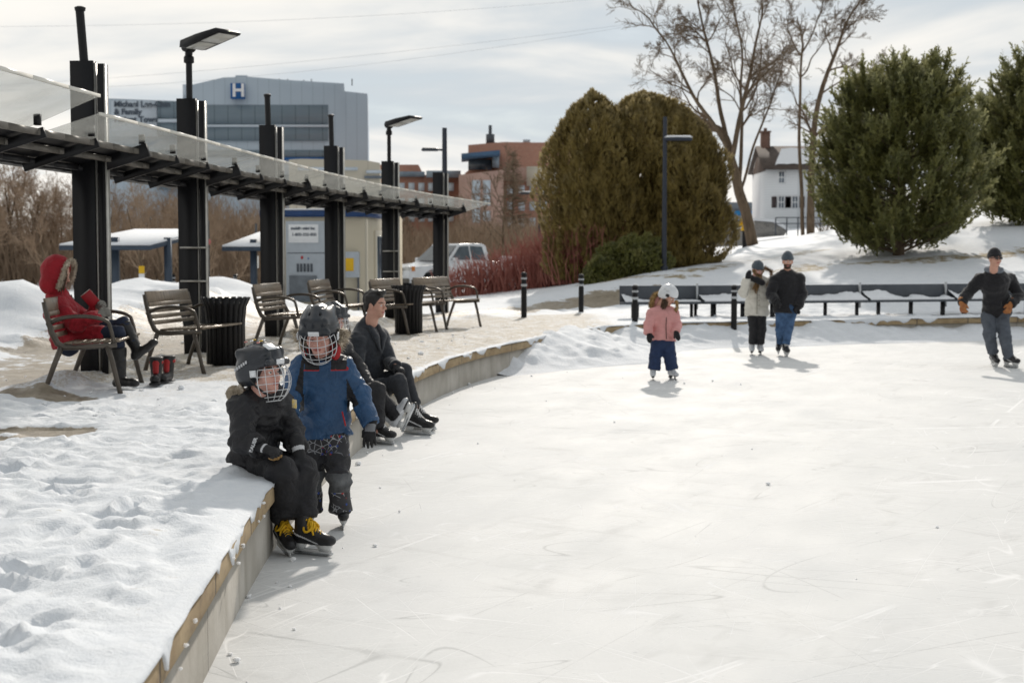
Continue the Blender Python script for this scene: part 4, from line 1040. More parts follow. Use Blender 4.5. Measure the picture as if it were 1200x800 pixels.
# cuff lettering wraps the outside of the near cuff
w_ = sit.J['wrR']; yv = nrm(sit.J['haR']-w_); nv = nrm(np.array((-.2,-1,.35))-yv*(np.array((-.2,-1,.35))@yv)); xv = np.cross(yv, nv)
dirx = -xv if (-xv)[2] > 0 else xv
upv = np.cross(nv, dirx); Mt = Matrix([[*dirx], [*upv], [*nv]]).transposed().to_4x4(); pos = w_-yv*.024+nv*.0505-dirx*.044; Mt.translation = Vector(pos); tx.matrix_local = Mt
skate(sit, 'hockey_yellow', 'R', .80, (.55,-1,-.25), at=D(331,645,7.80)); skate(sit, 'hockey_yellow', 'L', .86, (1,-.42,.0), at=(D(363,652,7.74)[0], 7.74, .0))
b = MB(); t0 = D(345,473,7.83)-loc; b.box(t0, (.035,.006,.05), frame((.6,.8,.1), (.15,0,1)), bev=.002); b.build('lift_ticket', mat('ticket', (.75,.72,.6), .5, 0, .35, 60, col2=(.85,.6,.1)), jk)
# ---------------- man in the grey wool coat, sitting on the wall
J = jd(13.3, head=(440,357,13.28), neck=(431,382,13.36), chest=(430,400,13.36), pelvis=(431,460,13.42), shR=(417,400,13.2), shL=(446,396,13.52), elR=(417,440,13.12), wrR=(438,468,12.98), haR=(451,487,12.9),
       elL=(456,424,13.4), wrL=(463,429,13.2), haL=(476,438,13.08), hipR=(434,461,13.33), hipL=(440,457,13.5), knR=(467,447,13.02), knL=(473,434,13.28), anR=(477,481,13.0), anL=(487,477,13.25), toeR=(492,492,12.9), toeL=(499,488,13.2))
loc = D(432,462,13.35); loc[2] = .42
man = Person(loc, J, (.86,-.50,0), M_skin, 1.0, (.92,-.38,-.04), hh=.006, mouth=1)
tag(man.o, 'bareheaded man in a dark grey wool coat sitting on the rink wall', 'person')
M_coat = mat('grey_wool_coat', (.032,.036,.044), .9, 0, .3, 40, .5, 140, .25, sheen=.3, bdist=.004)
M_gpant = mat('charcoal_trousers', (.04,.043,.05), .85, 0, .2, 30, .3, 120, .3)
def cx_(q):
    J = man.J; f = man.F; u = UPZ; r = np.cross(f, u)
    for sg in (-1, 1):
        q.cone(J['neck']+r*sg*.07-f*.04+u*.02, J['neck']+r*sg*.06+f*.07-u*.01, .03, .028, .012); q.cone(J['neck']+r*sg*.062+f*.08-u*.01, J['neck']+r*sg*.06+f*.14-u*.10, .030, .042, .010, (f, .5)); q.cone(J['neck']+r*sg*.06+f*.14-u*.10, J['neck']+r*sg*.01+f*.155-u*.24, .038, .012, .010, (f, .5))
    q.cone(J['hipR']-f*.02, J['hipR']+(J['knR']-J['hipR'])*.42, .12, .105, .04); q.cone(J['hipL']-f*.02, J['hipL']+(J['knL']-J['hipL'])*.42, .12, .105, .04)
jk = man.jacket([M_coat], tw=.185, hem=.10, ar=(.085,.070,.058), h=.012, wr=.010, extra=None, collar=.06, fl=.72)
q = SDF(.009); cx_(q); q.noise(.006, 10); man.part(q, 'coat_collar', [M_coat])
q = SDF(.01); q.cone(man.J['neck']+np.array((.01,-.01,-.03)), man.J['neck']+np.array((.03,-.015,.06)), .078, .070); q.noise(.008, 14); man.part(q, 'scarf', M_blackwool)
man.trousers([M_gpant], (.092,.072,.058), .16, .011, .008, .05)
man.glove('R', [M_glove], .19, (1,0,.5), (.3,.9,.1), .35, h=.007); man.glove('L', [M_glove], .19, (0,-1,.3), (0,.2,-1), .6, h=.007)
W = man.W; R = man.R
q = SDF(.007); q.ell(W((0,-.022,.045)), (.086,.104,.100), R, .02); q.ell(W((0,.05,.115)), (.062,.05,.028), R, .02); q.ell(W((0,-.07,-.02)), (.07,.05,.07), R, .02)
q.post.append(lambda P, d: np.maximum(d, (np.interp(man.toH(P)[:,1], [-.12,-.03,.02,.045,.07,.12], [-.08,-.05,-.01,.03,.068,.075])-man.toH(P)[:,2]))); q.noise(.008, 30); man.part(q, 'hair', M_hair_black)
skate(man, 'hockey', 'R', 1.0, (1,-.45,-.05), at=(D(487,505,12.98)[0], 12.98, .0)); skate(man, 'hockey', 'L', 1.0, (1,-.3,0), at=(D(492,500,13.3)[0], 13.3, .0))
# ---------------- child half hidden behind the blue jacket
J = jd(12.6, head=(391,375,12.62), neck=(390,394,12.7), chest=(392,408,12.7), pelvis=(404,459,12.75), shR=(385,410,12.6), shL=(404,408,12.85), elR=(405,440,12.45), wrR=(432,462,12.4), haR=(443,478,12.38), elL=(420,430,12.7), wrL=(436,455,12.5), haL=(444,466,12.45),
       hipR=(408,462,12.7), hipL=(414,460,12.85), knR=(441,458,12.42), knL=(446,466,12.6), anR=(443,506,12.3), anL=(466,489,12.62), toeR=(452,514,12.2), toeL=(470,480,12.6))
loc = D(405,462,12.7); loc[2] = .42
hid = Person(loc, J, (.85,-.5,0), M_skin_rosy, .95, (.85,-.5,-.1), hh=.007, bs=.8)
tag(hid.o, 'helmeted child mostly hidden behind the child in blue, one skate stretched out', 'person')
hid.jacket([M_black], tw=.14, hem=.03, ar=(.07,.062,.055), h=.012, wr=.010)
hid.trousers([M_bpant], (.085,.075,.066), .13, .011, .010, .05)
hid.glove('R', [M_glove], .16, (0,-1,.3), (0,.2,-1), .5, h=.007); hid.glove('L', [M_glove], .16, (0,-1,.3), (0,.2,-1), .5, h=.007)
helmet(hid, M_shell, sc=1.1, stick=False)
skate(hid, 'hockey', 'R', .9, (.9,-.6,0), at=(D(446,524,12.3)[0], 12.32, 0)); skate(hid, 'hockey_white', 'L', .95, (.42,-.1,.9), (-.9,.1,.42), at=D(479,493,12.6))
# ---------------- girl in the pink coat
Y0 = 18.7
J = jd(Y0, head=(783,347,18.72), neck=(778,362,18.78), chest=(777,370,18.75), pelvis=(777,398,18.75), shR=(765,368,18.72), shL=(789,367,18.78), elR=(760,381,18.65), wrR=(760,390,18.6), haR=(762,403,18.58), elL=(793,380,18.75), wrL=(792,388,18.62), haL=(797,403,18.55),
       hipR=(770,402,18.75), hipL=(783,402,18.75), knR=(768,417,18.7), knL=(785,417,18.72), anR=(766,433,18.7), anL=(788,433,18.72), toeR=(764,440,18.6), toeL=(792,440,18.62))
loc = D(776,444,18.7); loc[2] = 0
girl = Person(loc, J, (-.05,-1,0), M_skin, .98, (.75,-.45,-.5), hh=.008, bs=.75, bh=.016)
tag(girl.o, 'girl in a pink coat, white helmet and navy trousers, skating alone', 'person')
M_pink = mat('pink_parka', (.66,.32,.31), .7, 0, .14, 8, .4, 50, .3, bdist=.008, crease=.3)
jk = girl.jacket([M_pink], tw=.152, hem=.01, hemw=.165, ar=(.07,.066,.062), h=.011, wr=.010, fl=.75)
b = MB(); f_ = np.array((0,-1,0))
b.tube([D(781,372,18.60)-loc, D(780.5,385,18.595)-loc, D(781,397,18.61)-loc], .006, 6); b.build('zip', M_brow, jk)
girl.trousers([mat('navy_trousers', (.022,.04,.10), .75, 0, .2, 15, .4, 60, .3)], (.085,.078,.080), .13, .011, .009, .0)
girl.glove('R', [M_blackwool], .155, (1,0,0), (.3,.6,0), mitten=True, h=.009); girl.glove('L', [M_blackwool], .155, (-1,0,0), (.3,.6,0), mitten=True, h=.009)
W = girl.W; R = girl.R
q = SDF(.008); q.ell(W((0,-.012,.045)), (.112,.13,.115), R); q.ell(W((0,-.06,-.01)), (.10,.08,.08), R, .03)
q.post.append(lambda P, d: np.maximum(d, np.interp(girl.toH(P)[:,1], [-.12,.0,.05,.13], [-.07,-.045,.03,.035])-girl.toH(P)[:,2]))
for (x, y, z) in ((.03,.05,.15),(-.03,.05,.15),(.03,-.03,.16),(-.03,-.03,.16),(.10,.0,.08),(.10,-.05,.08)): q.ell(W((x,y,z)), (.012,.022,.018), R, .004, sub=True)
hm = girl.part(q, 'helmet', M_shellw); b = MB(); b.box(W((.108,.03,.03)), (.012,.05,.04), R, bev=.004); b.build('side_vent', M_strap, hm)
strands(girl, (W((.07,.0,-.05)), W((.075,.05,-.06))), (W((.06,.02,-.22)), W((.08,.07,-.26))), 90, .006, M_hair_brown); strands(girl, (W((-.05,-.06,-.05)), W((-.03,-.08,-.06))), (W((-.03,-.03,-.2)), W((.0,-.06,-.2))), 50, .006, M_hair_brown)
M_furgold = mat('golden_fur', (.30,.18,.06), .85, 0, .4, 25, 0, 40, .2, col2=(.55,.38,.18))
q = SDF(.011); q.ell(D(769,353,18.85)-loc, (.08,.07,.10), None); girl.part(q, 'hood', M_pink)
fur(girl, [D(763,361,18.76)-loc, D(764,352,18.78)-loc, D(768,345,18.80)-loc, D(775,343,18.82)-loc], .03, 400, .025, M_furgold); fur(girl, [D(792,352,18.75)-loc, D(794,360,18.72)-loc, D(791,365,18.70)-loc], .02, 160, .02, M_furgold)
skate(girl, 'figure', 'R', .82, (-.1,-1,0), at=(D(765,446,18.7)[0], 18.68, 0)); skate(girl, 'figure', 'L', .82, (.35,-1,0), at=(D(788,446,18.7)[0], 18.70, 0))
# ---------------- woman in the white parka
J = jd(23.4, head=(888,316,23.35), neck=(889,329,23.45), chest=(888,336,23.42), pelvis=(887,362,23.42), shR=(878,333,23.4), shL=(900,332,23.42), elR=(871,343,23.2), wrR=(875,327,23.12), haR=(879,317,23.12), elL=(906,345,23.35), wrL=(912,350,23.25), haL=(919,352,23.2),
       hipR=(882,366,23.42), hipL=(892,366,23.42), knR=(883,386,23.38), knL=(892,386,23.38), anR=(882,404,23.4), anL=(891,404,23.4), toeR=(880,412,23.3), toeL=(890,412,23.3))
loc = D(887,415,23.4); loc[2] = 0
wom = Person(loc, J, (.05,-1,0), M_skin_rosy, 1.0, (.25,-.9,-.35), hh=.009, bs=.9, bh=.018)
tag(wom.o, 'woman in a cream parka and grey knit hat, skating', 'person')
M_cream = mat('cream_parka', (.66,.64,.58), .75, 0, .12, 7, .4, 45, .3, bdist=.008, crease=.3)
jk = wom.jacket([M_cream], tw=.185, hem=.12, hemw=.215, ar=(.085,.078,.068), h=.013, wr=.012, fl=.75, waist=.165)
b = MB()
b.bar(D(887.5,337,23.25)-loc, D(887,368,23.22)-loc, .012, .012, (0,-1,0)); 
for py in (340,346,352,358): b.box(D(889.5,py,23.24)-loc, (.02,.014,.02), bev=.004)
b.build('placket', mat('cream_button', (.30,.28,.24), .5), jk)
wom.trousers([M_bpant], (.095,.078,.070), .15, .012, .008, .05)
M_knit = mat('grey_knit', (.075,.095,.115), .9, 0, .25, 40, .8, 90, .2, sheen=.3, stretch=(1,1,.4), bdist=.008)
def beanie(p, m, z0=.028, hgt=.115, cuffh=.04):
    q = SDF(.008); W = p.W; R = p.R
    q.ell(W((0,-.015,.045)), np.array((.092,.112,hgt))*p.hs, R); q.ell(W((0,-.014,.045)), np.array((.099,.119,.045))*p.hs, R, .01)
    q.post.append(lambda P, d: np.maximum(d, (z0-.35*np.minimum(0, 0)-.25*(p.toH(P)[:,1]*-1 > .03)*.0-np.interp(p.toH(P)[:,1], [-.12,.05], [.045,0]))-p.toH(P)[:,2])); q.noise(.004, 40)
    return p.part(q, 'knit_hat', m)
beanie(wom, M_knit); W = wom.W
strands(wom, (W((-.075,.03,.0)), W((-.085,-.03,-.02))), (D(881,340,23.2)-loc, D(886,345,23.2)-loc), 110, .007, M_hair_fair, sag=.05); strands(wom, (W((.07,.04,.0)), W((.085,-.02,-.02))), (D(894,330,23.25)-loc, D(897,333,23.3)-loc), 60, .007, M_hair_fair)
fur(wom, [D(899,336,23.28)-loc, D(904,328,23.32)-loc, D(904,318,23.42)-loc, D(898,314,23.5)-loc, D(888,315,23.55)-loc], .026, 500, .022, M_furdark)
q = SDF(.012); q.cone(D(879,325,23.22)-loc, D(893,331,23.22)-loc, .05, .05); q.noise(.01, 14); wom.part(q, 'scarf', M_blackwool)
wom.glove('R', [M_blackwool], .18, (1,0,0), (0,1,0), mitten=True, h=.011); wom.glove('L', [M_blackwool], .18, (0,-1,.3), (0,.2,-1), mitten=True, h=.011)
skate(wom, 'figure', 'R', .98, (-.15,-1,0), at=(D(881,415.5,23.4)[0], 23.4, 0)); skate(wom, 'figure', 'L', .98, (-.05,-1,0), at=(D(891,416,23.4)[0], 23.4, 0))
# ---------------- man arm in arm with her
J = jd(23.1, head=(923,306,23.05), neck=(923,321,23.15), chest=(922,329,23.12), pelvis=(922,360,23.12), shR=(909,328,23.1), shL=(937,327,23.12), elR=(903,345,23.05), wrR=(909,352,22.92), haR=(915,357,22.88), elL=(940,345,23.1), wrL=(936,358,22.98), haL=(930,365,22.95),
       hipR=(916,366,23.12), hipL=(927,366,23.12), knR=(914,386,23.08), knL=(924,386,23.05), anR=(914,403,23.2), anL=(921,405,23.0), toeR=(912,411,23.1), toeL=(922,413,22.9))
loc = D(919,417,23.1); loc[2] = 0
hus = Person(loc, J, (-.05,-1,0), M_skin, 1.0, (-.12,-1,-.12), hh=.009, bh=.018, beard=True)
tag(hus.o, 'bearded man in black jacket and blue jeans beside the woman in cream', 'person')
hus.jacket([M_blackwool], tw=.20, hem=.10, hemw=.225, ar=(.095,.085,.075), h=.013, wr=.012, fl=.72, collar=.075)
hus.trousers([mat('blue_jeans', (.035,.085,.19), .8, 0, .4, 10, .3, 120, .3, col2=(.09,.17,.32))], (.095,.075,.062), .16, .012, .008, .06)
beanie(hus, M_knit, hgt=.122)
hus.glove('R', [M_glove], .19, (0,-1,.3), (0,.2,-1), .5, h=.009); hus.glove('L', [M_glove], .19, (0,-1,.3), (0,.4,-1), .5, h=.009)
skate(hus, 'hockey', 'R', 1.0, (-.3,-1,-.1), at=(D(913,412,23.25)[0], 23.25, .03)); skate(hus, 'hockey', 'L', 1.0, (.0,-1,0), at=(D(921,417,23.0)[0], 23.0, 0))
# ---------------- man with orange gloves, skating on the right
J = jd(20.9, head=(1166,303,20.62), neck=(1165,319,20.80), chest=(1166,330,20.86), pelvis=(1168,366,21.05), shR=(1149,327,20.9), shL=(1183,327,20.98), elR=(1134,343,20.95), wrR=(1127,355,20.8), haR=(1130,370,20.72), elL=(1194,345,20.95), wrL=(1185,356,20.78), haL=(1179,371,20.72),
       hipR=(1158,371,21.0), hipL=(1174,371,20.98), knR=(1160,392,20.85), knL=(1178,396,20.78), anR=(1164,414,21.0), anL=(1183,422,20.72), toeR=(1165,424,20.9), toeL=(1190,429,20.62))
loc = D(1174,430,20.9); loc[2] = 0
old = Person(loc, J, (.1,-1,0), M_skin, 1.0, (.22,-1,.05), hh=.008, bh=.018)
tag(old.o, 'man in sunglasses, black jacket and tan leather gloves skating alone', 'person')
jk = old.jacket([M_blackwool], tw=.205, hem=.075, hemw=.225, ar=(.092,.080,.068), h=.013, wr=.014, fl=.72, collar=.07)
b = MB(); b.bar(D(1174,324,20.79)-loc, D(1173,336,20.775)-loc, .012, .012, (0,-1,0)); b.build('chest_zip', M_greytxt, jk)
q = SDF(.011); f_ = old.F; Jn = old.J['neck']
a_ = np.linspace(0, 2*PI, 15); ring = [Jn+np.array((.098*math.cos(t), .085*math.sin(t)+.01, .035+.012*math.sin(t))) for t in a_]; q.chain(ring, [.040]*15, .02); q.noise(.008, 12)
M_ghood = mat('grey_hoodie', (.16,.18,.21), .85, 0, .2, 20, .4, 80, .25); old.part(q, 'hood', M_ghood)
old.trousers([mat('grey_trousers', (.10,.115,.14), .85, 0, .2, 12, .35, 80, .25, crease=.3)], (.105,.088,.080), .165, .012, .013, .06)
beanie(old, M_blackwool, hgt=.12); W = old.W; R = old.R
b = MB()
for sx in (-1, 1): b.box(W((sx*.033,.103,.002)), (.052,.012,.036), R, bev=.005)
b.box(W((0,.106,.012)), (.02,.008,.008), R)
for sx in (-1, 1): b.bar(W((sx*.062,.098,.010)), W((sx*.082,-.01,.005)), .005, .008)
b.build('sunglasses', mat('dark_lens', (.012,.012,.014), .12, 0, .1, spec=.6), old.o)
M_org = mat('tan_leather_glove', (.30,.095,.045), .55, 0, .25, 14, .3, 60, .35, col2=(.46,.20,.06))
old.glove('R', [M_org], .205, (1,-.3,0), (.5,.6,0), .45, infl=.003, h=.0075, cufr=1.15); old.glove('L', [M_org], .205, (-1,-.3,0), (-.2,.9,0), .35, infl=.003, h=.0075, cufr=1.15)
skate(old, 'hockey', 'R', 1.05, (-.02,-1,-.1), at=(D(1165,430,20.98)[0], 21.0, 0.0)); skate(old, 'hockey', 'L', 1.05, (.42,-1,0), at=(D(1184,431,20.7)[0], 20.72, 0))
# ---------------- woman in the red coat on the first bench
J = jd(12.9, head=(69,321,12.9), neck=(68,346,12.95), chest=(71,364,12.95), pelvis=(79,395,12.95), shR=(66,359,12.80), shL=(76,356,13.12), elR=(90,380,12.68), wrR=(116,370,12.66), haR=(128,364,12.70), elL=(100,374,13.12), wrL=(115,362,13.0), haL=(124,352,12.94),
       hipR=(86,394,12.86), hipL=(88,393,13.05), knR=(138,390,12.80), knL=(144,380,12.98), anR=(141,441,12.80), anL=(160,408,12.9), toeR=(160,452,12.72), toeL=(182,416,12.84))
loc = D(85,400,12.95); loc[2] = .88
red = Person(loc, J, (.97,-.24,0), M_skin, 1.0, (.93,-.12,-.32), hh=.008, bs=.95)
tag(red.o, 'woman in a red hooded coat sitting cross-legged on the nearest bench, reading', 'person')
M_redc = mat('red_parka', (.34,.013,.024), .75, 0, .16, 8, .4, 45, .3, sheen=.1, bdist=.008, crease=.3)
def rx(q):
    J = red.J; q.cone(J['hipR'], J['hipR']+(J['knR']-J['hipR'])*.62, .112, .088, .05); q.cone(J['hipL'], J['hipL']+(J['knL']-J['hipL'])*.5, .105, .085, .05)
jk = red.jacket([M_redc], tw=.165, hem=.09, ar=(.082,.072,.060), h=.011, wr=.013, extra=rx, fl=.82, collar=.09)
W = red.W; R = red.R
q = SDF(.009); q.ell(W((0,-.03,.02)), (.125,.14,.155), R); q.ell(W((0,-.05,-.12)), (.10,.10,.10), R, .04); q.ell(W((0,.10,.0)), (.085,.10,.12), R, .015, sub=True); q.noise(.008, 9); red.part(q, 'hood', M_redc)
fur(red, [W((.085,.075,-.12)), W((.105,.085,-.05)), W((.108,.085,.03)), W((.085,.08,.11)), W((.03,.075,.15)), W((-.03,.075,.15)), W((-.085,.08,.11)), W((-.108,.085,.03)), W((-.105,.085,-.05)), W((-.085,.075,-.12))], .017, 1500, .018, M_fur)
strands(red, (W((.06,.08,.04)), W((.07,.07,.0))), (W((.05,.10,-.12)), W((.08,.09,-.15))), 60, .006, M_hair_brown)
red.trousers([mat('dark_blue_denim', (.022,.03,.055), .8, 0, .3, 10, .3, 120, .3)], (.09,.066,.050), .15, .011, .007, .15)
red.glove('R', [mat('grey_knit_glove', (.22,.21,.19), .9, 0, .2, 40, .6, 90)], .175, (0,-.4,1), (.2,.9,0), .75, h=.0065); red.glove('L', [mat('grey_knit_glove', (.22,.21,.19), .9)], .175, (0,-.4,1), (.2,-.9,0), .75, h=.0065)
M_leather = mat('black_leather', (.014,.013,.013), .4, 0, .25, 14, .3, 40, .45)
def tallboot(p, a, hgt=.24, m=None):
    J = p.J; q = SDF(.009); k = J['an'+a]; kn = J['kn'+a]; up = nrm(kn-k); t = nrm(J['toe'+a]-k); 
    dn = nrm(t-up*(t@up)); s0_ = k-up*.055
    q.cone(k+up*hgt, k-up*.02, .064, .050, .02); q.cone(s0_-dn*.045, s0_+dn*.14, .042, .036, .03); q.ell(s0_+dn*.165, (.045,.045,.036), None, .02); q.cone(k+up*(hgt-.04), k+up*hgt, .07, .072, .01); q.slice(s0_-up*.034, up); q.slice(k+up*(hgt+.02), -up)
    q.noise(.006, 14); bo = p.part(q, 'boot', m or M_leather)
    return bo
tallboot(red, 'R'); tallboot(red, 'L')
# red booklet held upright
bk = MB(); c = D(106,350,12.9); Rb = frame((-.55,-.3,.75), (0,-1,.2)); bk.box((0,0,0), (.105,.14,.012), None, bev=.002)
bo = empty('booklet', c, 0, 'small red booklet held up in front of the reading woman', 'booklet'); o = bk.build('cover', mat('red_card', (.33,.012,.02), .55), bo); b = MB(); b.box((0,.003,0), (.100,.142,.007)); b.build('pages', mat('paper', (.6,.58,.52), .8), bo)
bo.rotation_euler = Matrix(Rb).to_euler()
# the two snow boots under the bench end
for i, (px_, py_, an) in enumerate(((183,449,.15),(196,447,-.1))):
    g = G(px_, py_, .445); r = empty('snow_boot', g, an, ['black and red snow boot, the one nearer the woman in red', 'black and red snow boot, the one nearer the empty bench'][i], 'boot', 'pair of snow boots')
    if i == 0:
        q = SDF(.008); q.cone((0,.02,.05), (0,-.12,.042), .047, .045, .03, None); q.cone((0,.03,.06), (0,.045,.235), .05, .064, .02); q.slice((0,0,0), (0,0,1)); q.slice((0,0,.245), (0,0,-1)); q.noise(.003, 14)
        m1 = q.obj('upper', [M_leather], r); q2 = SDF(.008); q2.cone((0,.045,.18), (0,.05,.205), .062, .066, .01); q2.slice((0,0,.178), (0,0,1)); q2.slice((0,0,.212), (0,0,-1)); q2.cone((0,-.022,.11), (0,.0,.19), .028, .03, .01); m2 = q2.obj('cuff', [mat('red_boot_cuff', (.36,.02,.02), .6)], r)
        b = MB(); b.box((0,-.05,.008), (.10,.27,.018), bev=.006); m3 = b.build('sole', M_strap, r)
    else:
        for m in (m1, m2, m3): c = m.copy(); COL.objects.link(c); c.parent = r
# ============================================================ shelter, benches, bins, bollards
M_steelblk = mat('black_painted_steel', (.009,.009,.0105), .5, 0, .2, 3, .08, 30, .3)
M_litedge_clamp = mat('lit_edge_and_clamp', (.42,.41,.38), .35, .6, .15, 10)  # pale tone paints light on the post edges; also the clamp metal
M_purlin = mat('dull_aluminium', (.13,.12,.105), .5, .4, .2, 6)
M_glassroof = glass_mat('frosted_roof_panel', (.58,.58,.55), .32, .2)
M_rim = mat('panel_rim', (.72,.70,.64), .4, 0, .08)
M_snowcap = mat('snow_cap', (.78,.80,.83), .8, 0, .04, 6, .4, 25, .3, bdist=.02)
post_px = [(101,445,72), (222,427,116), (316,405,147), (390,386,171), (456,370,189), (515,361,202)]
PY = [13.84, 17.1, 20.75, 24.4, 28.1, 31.9]
PP = []
for (px, pb, ptp), Yp in zip(post_px, PY):
    p = D(px, ptp, Yp); PP.append(p)
PP.insert(0, PP[0]+(PP[0]-PP[1])*np.array((.5,1,1))+np.array((-.22,0,0)))
PP = np.array(PP); npst = len(PP)
tang = np.gradient(PP[:,:2], axis=0); tang /= np.linalg.norm(tang, axis=1)[:,None]; nor = np.stack([tang[:,1], -tang[:,0]], 1)
TOPZ = 3.52
PP[:,2] = PP[:,2].mean() if False else PP[:,2]
sh = empty('canopy_shelter', (PP[2][0], PP[2][1], .43), 0, 'long black steel canopy with a frosted sloping roof carried on six tall posts', 'shelter')
o0 = np.array(sh.location)
def L3(p): return np.array(p, float)-o0
BZ_ = 2.50                       # underside of the roof beam
for i in range(npst):
    x, y, zt = PP[i]; zg = TZ(x, y)-.05; t = np.array((*tang[i], 0)); n_ = np.array((*nor[i], 0)); c = np.array((x, y, 0))
    if i == 0: continue
    r = empty('post', L3((x, y, zg))); r.parent = sh
    R_ = np.stack([n_, t, UPZ], 1)
    def col(name, off, wx, wy, m, zt_, zg_=0.0, taper=0.0, bev=.004):
        b = MB(); hz = zt_-zg-zg_
        v = []
        for (z, kx) in ((zg_, 1-taper), (.42, 1-taper*.8), (.62, 1), (hz+zg_, 1)):
            for sx, sy in ((-1,-1),(1,-1),(1,1),(-1,1)): v.append(R_@np.array((off+sx*wx/2*kx+(wx/2*(1-kx)), sy*wy/2, z)))
        f = [(3,2,1,0), (12,13,14,15)]+[(k*4+j, k*4+(j+1) % 4, k*4+4+(j+1) % 4, k*4+4+j) for k in range(3) for j in range(4)]
        b.add(v, f); return b.build(name, m, r)
    col('main_column', -.03, .225, .11, M_steelblk, zt, taper=.25)
    col('side_column', .155, .06, .11, M_steelblk, zt-.03, taper=.0)
    col('lit_edge_strip', .096, .016, .085, M_litedge_clamp, zt-.02)  # pale strip stands in for light catching the column edge
    col('lit_edge_strip', .192, .009, .10, M_litedge_clamp, zt-.03)  # the same edge light painted on the outer side
    b = MB(); b.box(R_@np.array((.05,0,.004)), (.42,.24,.02), R_); b.build('base_plate', M_steelblk, r)
    if i in (2, 5):
        b = MB()
        for z in (.95, 1.35):
            b.box(R_@np.array((.05,-.075,z)), (.33,.03,.022), R_)
        b.build('conduit_clamp', M_litedge_clamp, r)
# longitudinal beam, ribs, purlins, deck, frosted panels
def at(k):                       # k runs over posts, fractional
    i = int(min(max(math.floor(k), 0), npst-2)); f = k-i; f_ = f; f = min(max(f, -.2), 1.3)
    p = PP[i]*(1-f_)+PP[i+1]*f_; t = tang[i]*(1-f)+tang[i+1]*f; t /= np.linalg.norm(t); return np.array((p[0], p[1], 0)), np.array((t[0], t[1], 0)), np.array((t[1], -t[0], 0))
ks = np.arange(.0, 5+1e-6+1, 1/3); SLP = math.tan(math.radians(17))
def rz(u): return BZ_-.09+u*SLP   # underside height of a rib, u metres towards the ice
ks2 = np.linspace(-.8, 6.04, 44)
b = MB()
for a_, c_ in zip(ks2[:-1], ks2[1:]):
    pa, ta, na = at(a_); pc, tc_, nc = at(c_)
    b.bar(L3(pa-na*.20+UPZ*(BZ_+.03)), L3(pc-nc*.20+UPZ*(BZ_+.03)), .05, .16, bev=0)
b.build('beam', M_steelblk, sh)
for q_, k in enumerate(np.arange(-2/3, 6.01, 1/3)):
    p, t, n_ = at(k); big = abs(k-round(k)) < .01; u1 = .60 if big else .55
    b = MB(); r0 = L3(p-n_*.45+UPZ*rz(-.36)); 
    w_ = .05 if big else .035; hh_ = .13 if big else .085
    d_ = nrm(n_*1+UPZ*SLP)
    b.bar(L3(p-n_*.14+UPZ*(rz(-.14)+.06)), L3(p+n_*u1+UPZ*(rz(u1)+.06)), w_, hh_)
    b.box(L3(p+n_*(u1-.06)+UPZ*(rz(u1)+.16)), (.05,.05,.09)); rb = b.build('rib', M_steelblk, sh)
for (u0, dz, ww, m, nm) in ((.50, .075, .045, M_purlin, 'purlin'), (.22, .085, .05, M_purlin, 'purlin'), (-.05,.085,.05,M_steelblk,'purlin')):
    b = MB()
    for a_, c_ in zip(ks2[:-1], ks2[1:]):
        pa, ta, na = at(a_); pc, tc_, nc = at(c_); zq = rz(u0) if u0 > -.3 else rz(-.22)-.03
        b.bar(L3(pa+na*u0+UPZ*(zq+dz)), L3(pc+nc*u0+UPZ*(zq+dz)), ww, .05)
    b.build(nm, m, sh)
b = MB()
for a_, c_ in zip(ks2[:-1], ks2[1:]):
    pa, ta, na = at(a_); pc, tc_, nc = at(c_); V = []
    for (p, n_) in ((pa, na), (pc, nc)):
        for u0, zo in ((-.30,rz(-.30)),(-.1,rz(-.1)),(.34,rz(.34))):
            for dz in (.128, .15): V.append(L3(p+n_*u0+UPZ*(zo+dz)))
    f = [(0,2,8,6),(2,4,10,8),(1,7,9,3),(3,9,11,5),(4,5,11,10),(0,6,7,1)]; b.add(V, f)
b.build('deck', M_steelblk, sh)
def gpanel(k0, k1, u0, u1, lift):
    m_ = MB(); rim = MB(); n = 7; kk = np.linspace(k0, k1, n); V = []; P_in = []; P_out = []
    for k in kk:
        p, t, n_ = at(k)
        for u0_ in (u0, u1): 
            for dz in (.150, .162): V.append(L3(p+n_*u0_+UPZ*(rz(u0_)+dz+lift*(u0_-u0))))
        P_out.append(L3(p+n_*(u1+.004)+UPZ*(rz(u1)+.156+lift*(u1-u0))))
    f = []
    for a_ in range(n-1):
        a4 = a_*4; f += [(a4, a4+2, a4+6, a4+4), (a4+1, a4+5, a4+7, a4+3), (a4+2, a4+3, a4+7, a4+6), (a4, a4+4, a4+5, a4+1)]
    f += [(0,1,3,2), ((n-1)*4, (n-1)*4+2, (n-1)*4+3, (n-1)*4+1)]
    g = m_.add(V, f).build('roof_panel', M_glassroof, sh)
    for a_ in range(n-1): rim.bar(P_out[a_], P_out[a_+1], .022, .026)
    rim.build('rim', M_rim, g)
for i in range(0, 6):
    if i == 0: gpanel(-.75, .40, -.1, .92, .10)
    else: gpanel(i+.0 if i > 1 else .46, i+.995 if i < 5 else 6.36, .16, .84, 0)
